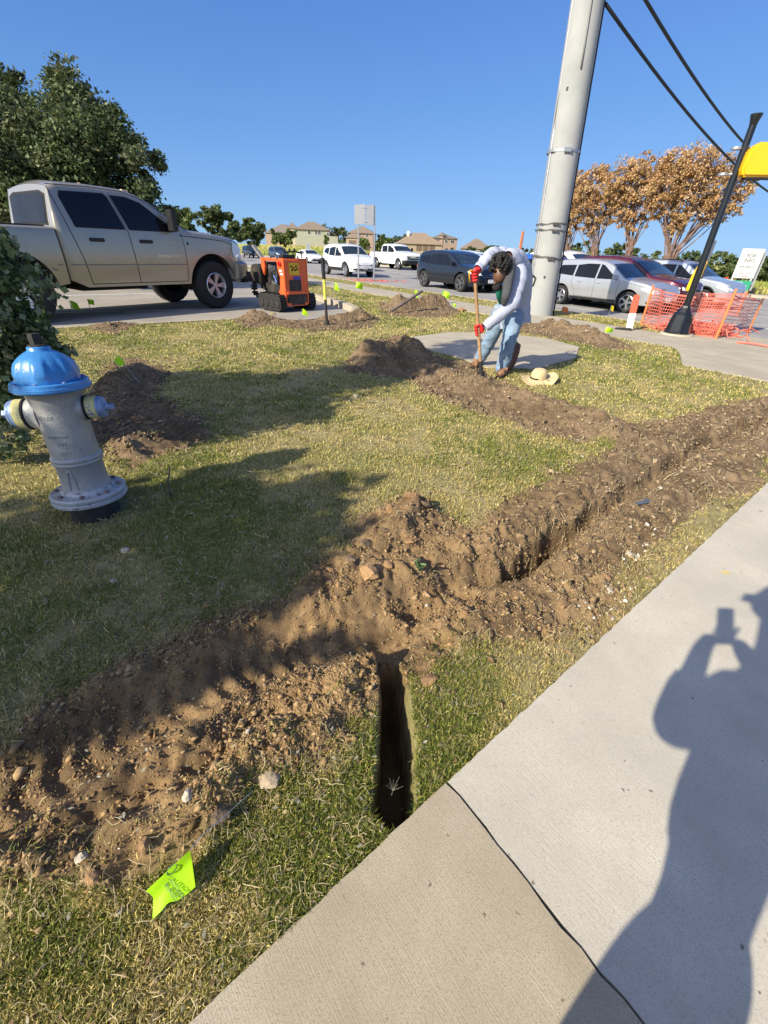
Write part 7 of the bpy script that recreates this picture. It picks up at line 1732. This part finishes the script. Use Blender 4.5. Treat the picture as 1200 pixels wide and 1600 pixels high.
# ------------------------------------------------------------------ houses beyond the field
M_roofs = [mat('shingles_brown', (.20, .155, .115), .9, vary=.15, scale=1.5), mat('shingles_grey_brown', (.17, .145, .125), .9, vary=.15, scale=1.5), mat('shingles_tan', (.25, .19, .13), .9, vary=.12, scale=1.5)]
M_brick = mat('pink_brick', (.31, .225, .18), .9, vary=.12, scale=3); M_stone = mat('cream_stone', (.52, .44, .32), .9, vary=.12, scale=3); M_siding = mat('grey_green_siding', (.34, .34, .27), .8, vary=.04, scale=1); M_tanw = mat('tan_wall', (.34, .275, .20), .9, vary=.1, scale=2)
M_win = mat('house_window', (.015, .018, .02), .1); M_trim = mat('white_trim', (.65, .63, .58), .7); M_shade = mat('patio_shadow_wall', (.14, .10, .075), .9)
def hip(mb, x0, x1, y0, y1, z, h, ov=.5, rid=None):
    x0 -= ov; x1 += ov; y0 -= ov; y1 += ov; w = (y1 - y0) / 2; rl = min(w, (x1 - x0) / 2 - .3) if rid is None else rid; ym = (y0 + y1) / 2
    mb.add([(x0, y0, z), (x1, y0, z), (x1, y1, z), (x0, y1, z), (x0 + rl, ym, z + h), (x1 - rl, ym, z + h), (x0, y0, z - .18), (x1, y0, z - .18), (x1, y1, z - .18), (x0, y1, z - .18)],
           [(0, 1, 5, 4), (1, 2, 5), (2, 3, 4, 5), (3, 0, 4), (0, 6, 7, 1), (1, 7, 8, 2), (2, 8, 9, 3), (3, 9, 6, 0), (9, 8, 7, 6)])
def house(name, u0, u1, vbase, Y, depth, rot, eave, roofh, wall, roof, label, wins=(), extra=None, chim=None, second=None):
    Y *= 1.62; vbase -= 2.5
    a, b = atY(u0, vbase, Y), atY(u1, vbase, Y); w = (b - a).length; root = empty(name, ((a.x + b.x) / 2, Y, min(a.z, b.z) - .2), R(rot), label, 'house')
    mb = MB(); mb.box((0, depth / 2, eave / 2 - 1.5), (w, depth, eave + 3)); mb.build('wall', wall, root)
    mb = MB(); hip(mb, -w / 2, w / 2, 0, depth, eave, roofh); rf = mb.build('roof', roof, root)
    if chim: mb = MB(); mb.box((chim[0] * w, depth * .35, eave + roofh * .55), (.9, .9, roofh * 1.1)); mb.build('chimney', M_trim, rf)
    for (fx, z, ww, hh) in wins:
        mb = MB(); x = fx * w
        for (dx, dz, sx, sz) in ((0, hh / 2 + .06, ww + .2, .12), (0, -hh / 2 - .06, ww + .2, .12), (-ww / 2 - .05, 0, .1, hh), (ww / 2 + .05, 0, .1, hh), (0, 0, .06, hh)): mb.box((x + dx, -.05, z + dz), (sx, .1, sz))
        f_ = mb.build('window', M_trim, root, fixn=False); mb = MB(); mb.box((x, -.02, z), (ww, .06, hh)); mb.build('pane', M_win, f_)
    if extra: extra(root, w, depth)
    root.scale = (1, 1, .88)
    return root
house('house', 415, 462, 380, 150, 12, -6, 4.5, 4.2, M_brick, M_roofs[1], 'dark roofed house farthest left, mostly hidden by trees', [(.2, 3.2, 1.2, 1.4)])
def ex2(root, w, d):
    mb = MB(); mb.box((-w / 2 - 1.2, d * .4, 2.8), (2.4, d * .8, 6.6)); mb.build('stone_wing', M_stone, root)
    mb = MB(); hip(mb, -w / 2 - 2.4, -w / 2 + .5, 0, d * .8, 5.9, 2.2, .4); mb.build('wing_roof', M_roofs[0], root)
    mb = MB(); mb.box((w / 2 + 1.8, d * .5, 1.4), (3.6, d, 3.8)); mb.build('low_wing', M_siding, root)
    mb = MB(); mb.add([(w / 2 - .2, -.4, 5.6), (w / 2 + 4.2, -.4, 2.9), (w / 2 + 4.2, d + .4, 2.9), (w / 2 - .2, d + .4, 5.6), (w / 2 - .2, -.4, 5.4), (w / 2 + 4.2, -.4, 2.7), (w / 2 + 4.2, d + .4, 2.7), (w / 2 - .2, d + .4, 5.4)], [(0, 1, 2, 3), (7, 6, 5, 4), (0, 4, 5, 1), (1, 5, 6, 2), (2, 6, 7, 3), (3, 7, 4, 0)]); mb.build('lean_roof', M_roofs[0], root)
    mb = MB(); mb.box((w * .05, -.06, 3.2), (w * 1.0, .04, .10)); mb.build('trim_board', M_trim, root)
house('house', 462, 514, 382, 125, 11, 8, 5.6, 3.2, M_siding, M_roofs[0], 'two-storey house with cream stone end and grey-green side wall, left of the two-post sign', [(-.08, 4.5, 1.0, 1.5), (.13, 4.5, .9, 1.5), (.22, 4.5, .9, 1.5), (.47, 4.0, .8, 1.3)], ex2)
def ex3(root, w, d):
    mb = MB(); mb.box((-w * .25, -1.6, 1.5), (w * .62, 3.2, 3.6)); mb.build('front_wing', M_tanw, root)
    mb = MB(); hip(mb, -w * .56, w * .06, -3.2, .5, 3.3, 1.6, .4); mb.build('front_roof', M_roofs[0], root)
    mb = MB(); mb.box((-w * .3, -3.22, 1.5), (3.0, .08, 1.5)); mb.build('patio_opening', M_shade, root)
house('house', 545, 583, 386, 125, 10, -4, 5.2, 2.9, M_brick, M_roofs[0], 'two-storey pink brick house seen behind the posts of the two-post sign', [(-.15, 4.2, 1.0, 1.2), (.25, 4.2, .9, 1.1)], ex3)
def ex4(root, w, d):
    mb = MB()
    for x in (-.02, .13, .28): mb.box((x * w, -.03, 1.5), (2.1, .06, 2.2))
    mb.build('patio_opening', M_shade, root)
house('house', 622, 690, 394, 118, 12, 5, 3.0, 4.2, M_tanw, M_roofs[2], 'single-storey house with long brown hip roof, a chimney and dark patio openings', [(-.35, 1.7, 1.2, 1.2)], ex4, (-.26,))
def ex5(root, w, d):
    mb = MB(); mb.lathe([(1.5, 2.0), (1.5, 7.2)], 8, 0, Matrix.Translation((-w * .12, 1.2, 0))); mb.build('turret', M_brick, root)
    mb = MB(); mb.lathe([(1.9, 7.1), (0, 8.7)], 8, 0, Matrix.Translation((-w * .12, 1.2, 0))); mb.build('turret_roof', M_roofs[1], root)
house('house', 675, 713, 395, 138, 10, 5, 6.0, 2.0, M_brick, M_roofs[1], 'two-storey pinkish house with a small turret, right behind the long brown hip roof', [(.05, 4.6, 1.2, 1.3), (.30, 4.6, 1.6, 1.3), (-.32, 4.6, 1.0, 1.5)], ex5)
house('house', 724, 766, 401, 128, 10, 0, 3.0, 4.0, M_tanw, M_roofs[0], 'house of which only a brown hip roof shows left of the worker head', [(0, 1.6, 1.2, 1.2)])

# small dry leaf on the sidewalk
p = at(1133, 895, .02); lf = np_mesh('fallen_leaf', np.array([(-.022, 0, 0), (0, .011, .004), (.024, .002, .008), (.002, -.010, .003)]), np.array([[0, 1, 2, 3]]), M_leaf, col=np.tile(np.array([[.62, .46, .16]]), (4, 1)))
lf.location = p; lf.rotation_euler = (.1, 0, -.5); tag(lf, 'small dry yellow leaf lying alone on the sidewalk above the phone shadow', 'leaf')

# dry leaves and thatch scraps scattered on the lawn
def litter():
    X, Y, r = sample_polar(2600, .3, 12.0); k = (sw_side(X, Y) < -.01) & (poly_sd(X, Y, P_LOT) > .05) & (poly_sd(X, Y, P_PAD) > .05)
    X, Y = X[k], Y[k]; n = len(X); Z = zat(X, Y) + .012; s = RNG.uniform(.006, .015, n) * np.clip(np.hypot(X, Y) / 3, .7, 2); a = RNG.uniform(0, 6.28, n); V = np.empty((n, 4, 3))
    for i, (dx, dy, dz) in enumerate(((-1, 0, 0), (0, .45, .25), (1, 0, .15), (0, -.45, .1))):
        V[:, i] = np.stack([X + (dx * np.cos(a) - dy * np.sin(a)) * s, Y + (dx * np.sin(a) + dy * np.cos(a)) * s, Z + dz * s + RNG.uniform(0, .3, n) * s], 1)
    pal = np.array([[.34, .24, .12], [.48, .38, .2], [.24, .16, .08], [.42, .40, .30]]); c = pal[RNG.integers(0, 4, n)]
    tag(np_mesh('leaf_litter', V.reshape(-1, 3), np.arange(n * 4).reshape(-1, 4), M_leaf, col=np.repeat(c, 4, 0)), kind='stuff')
litter()
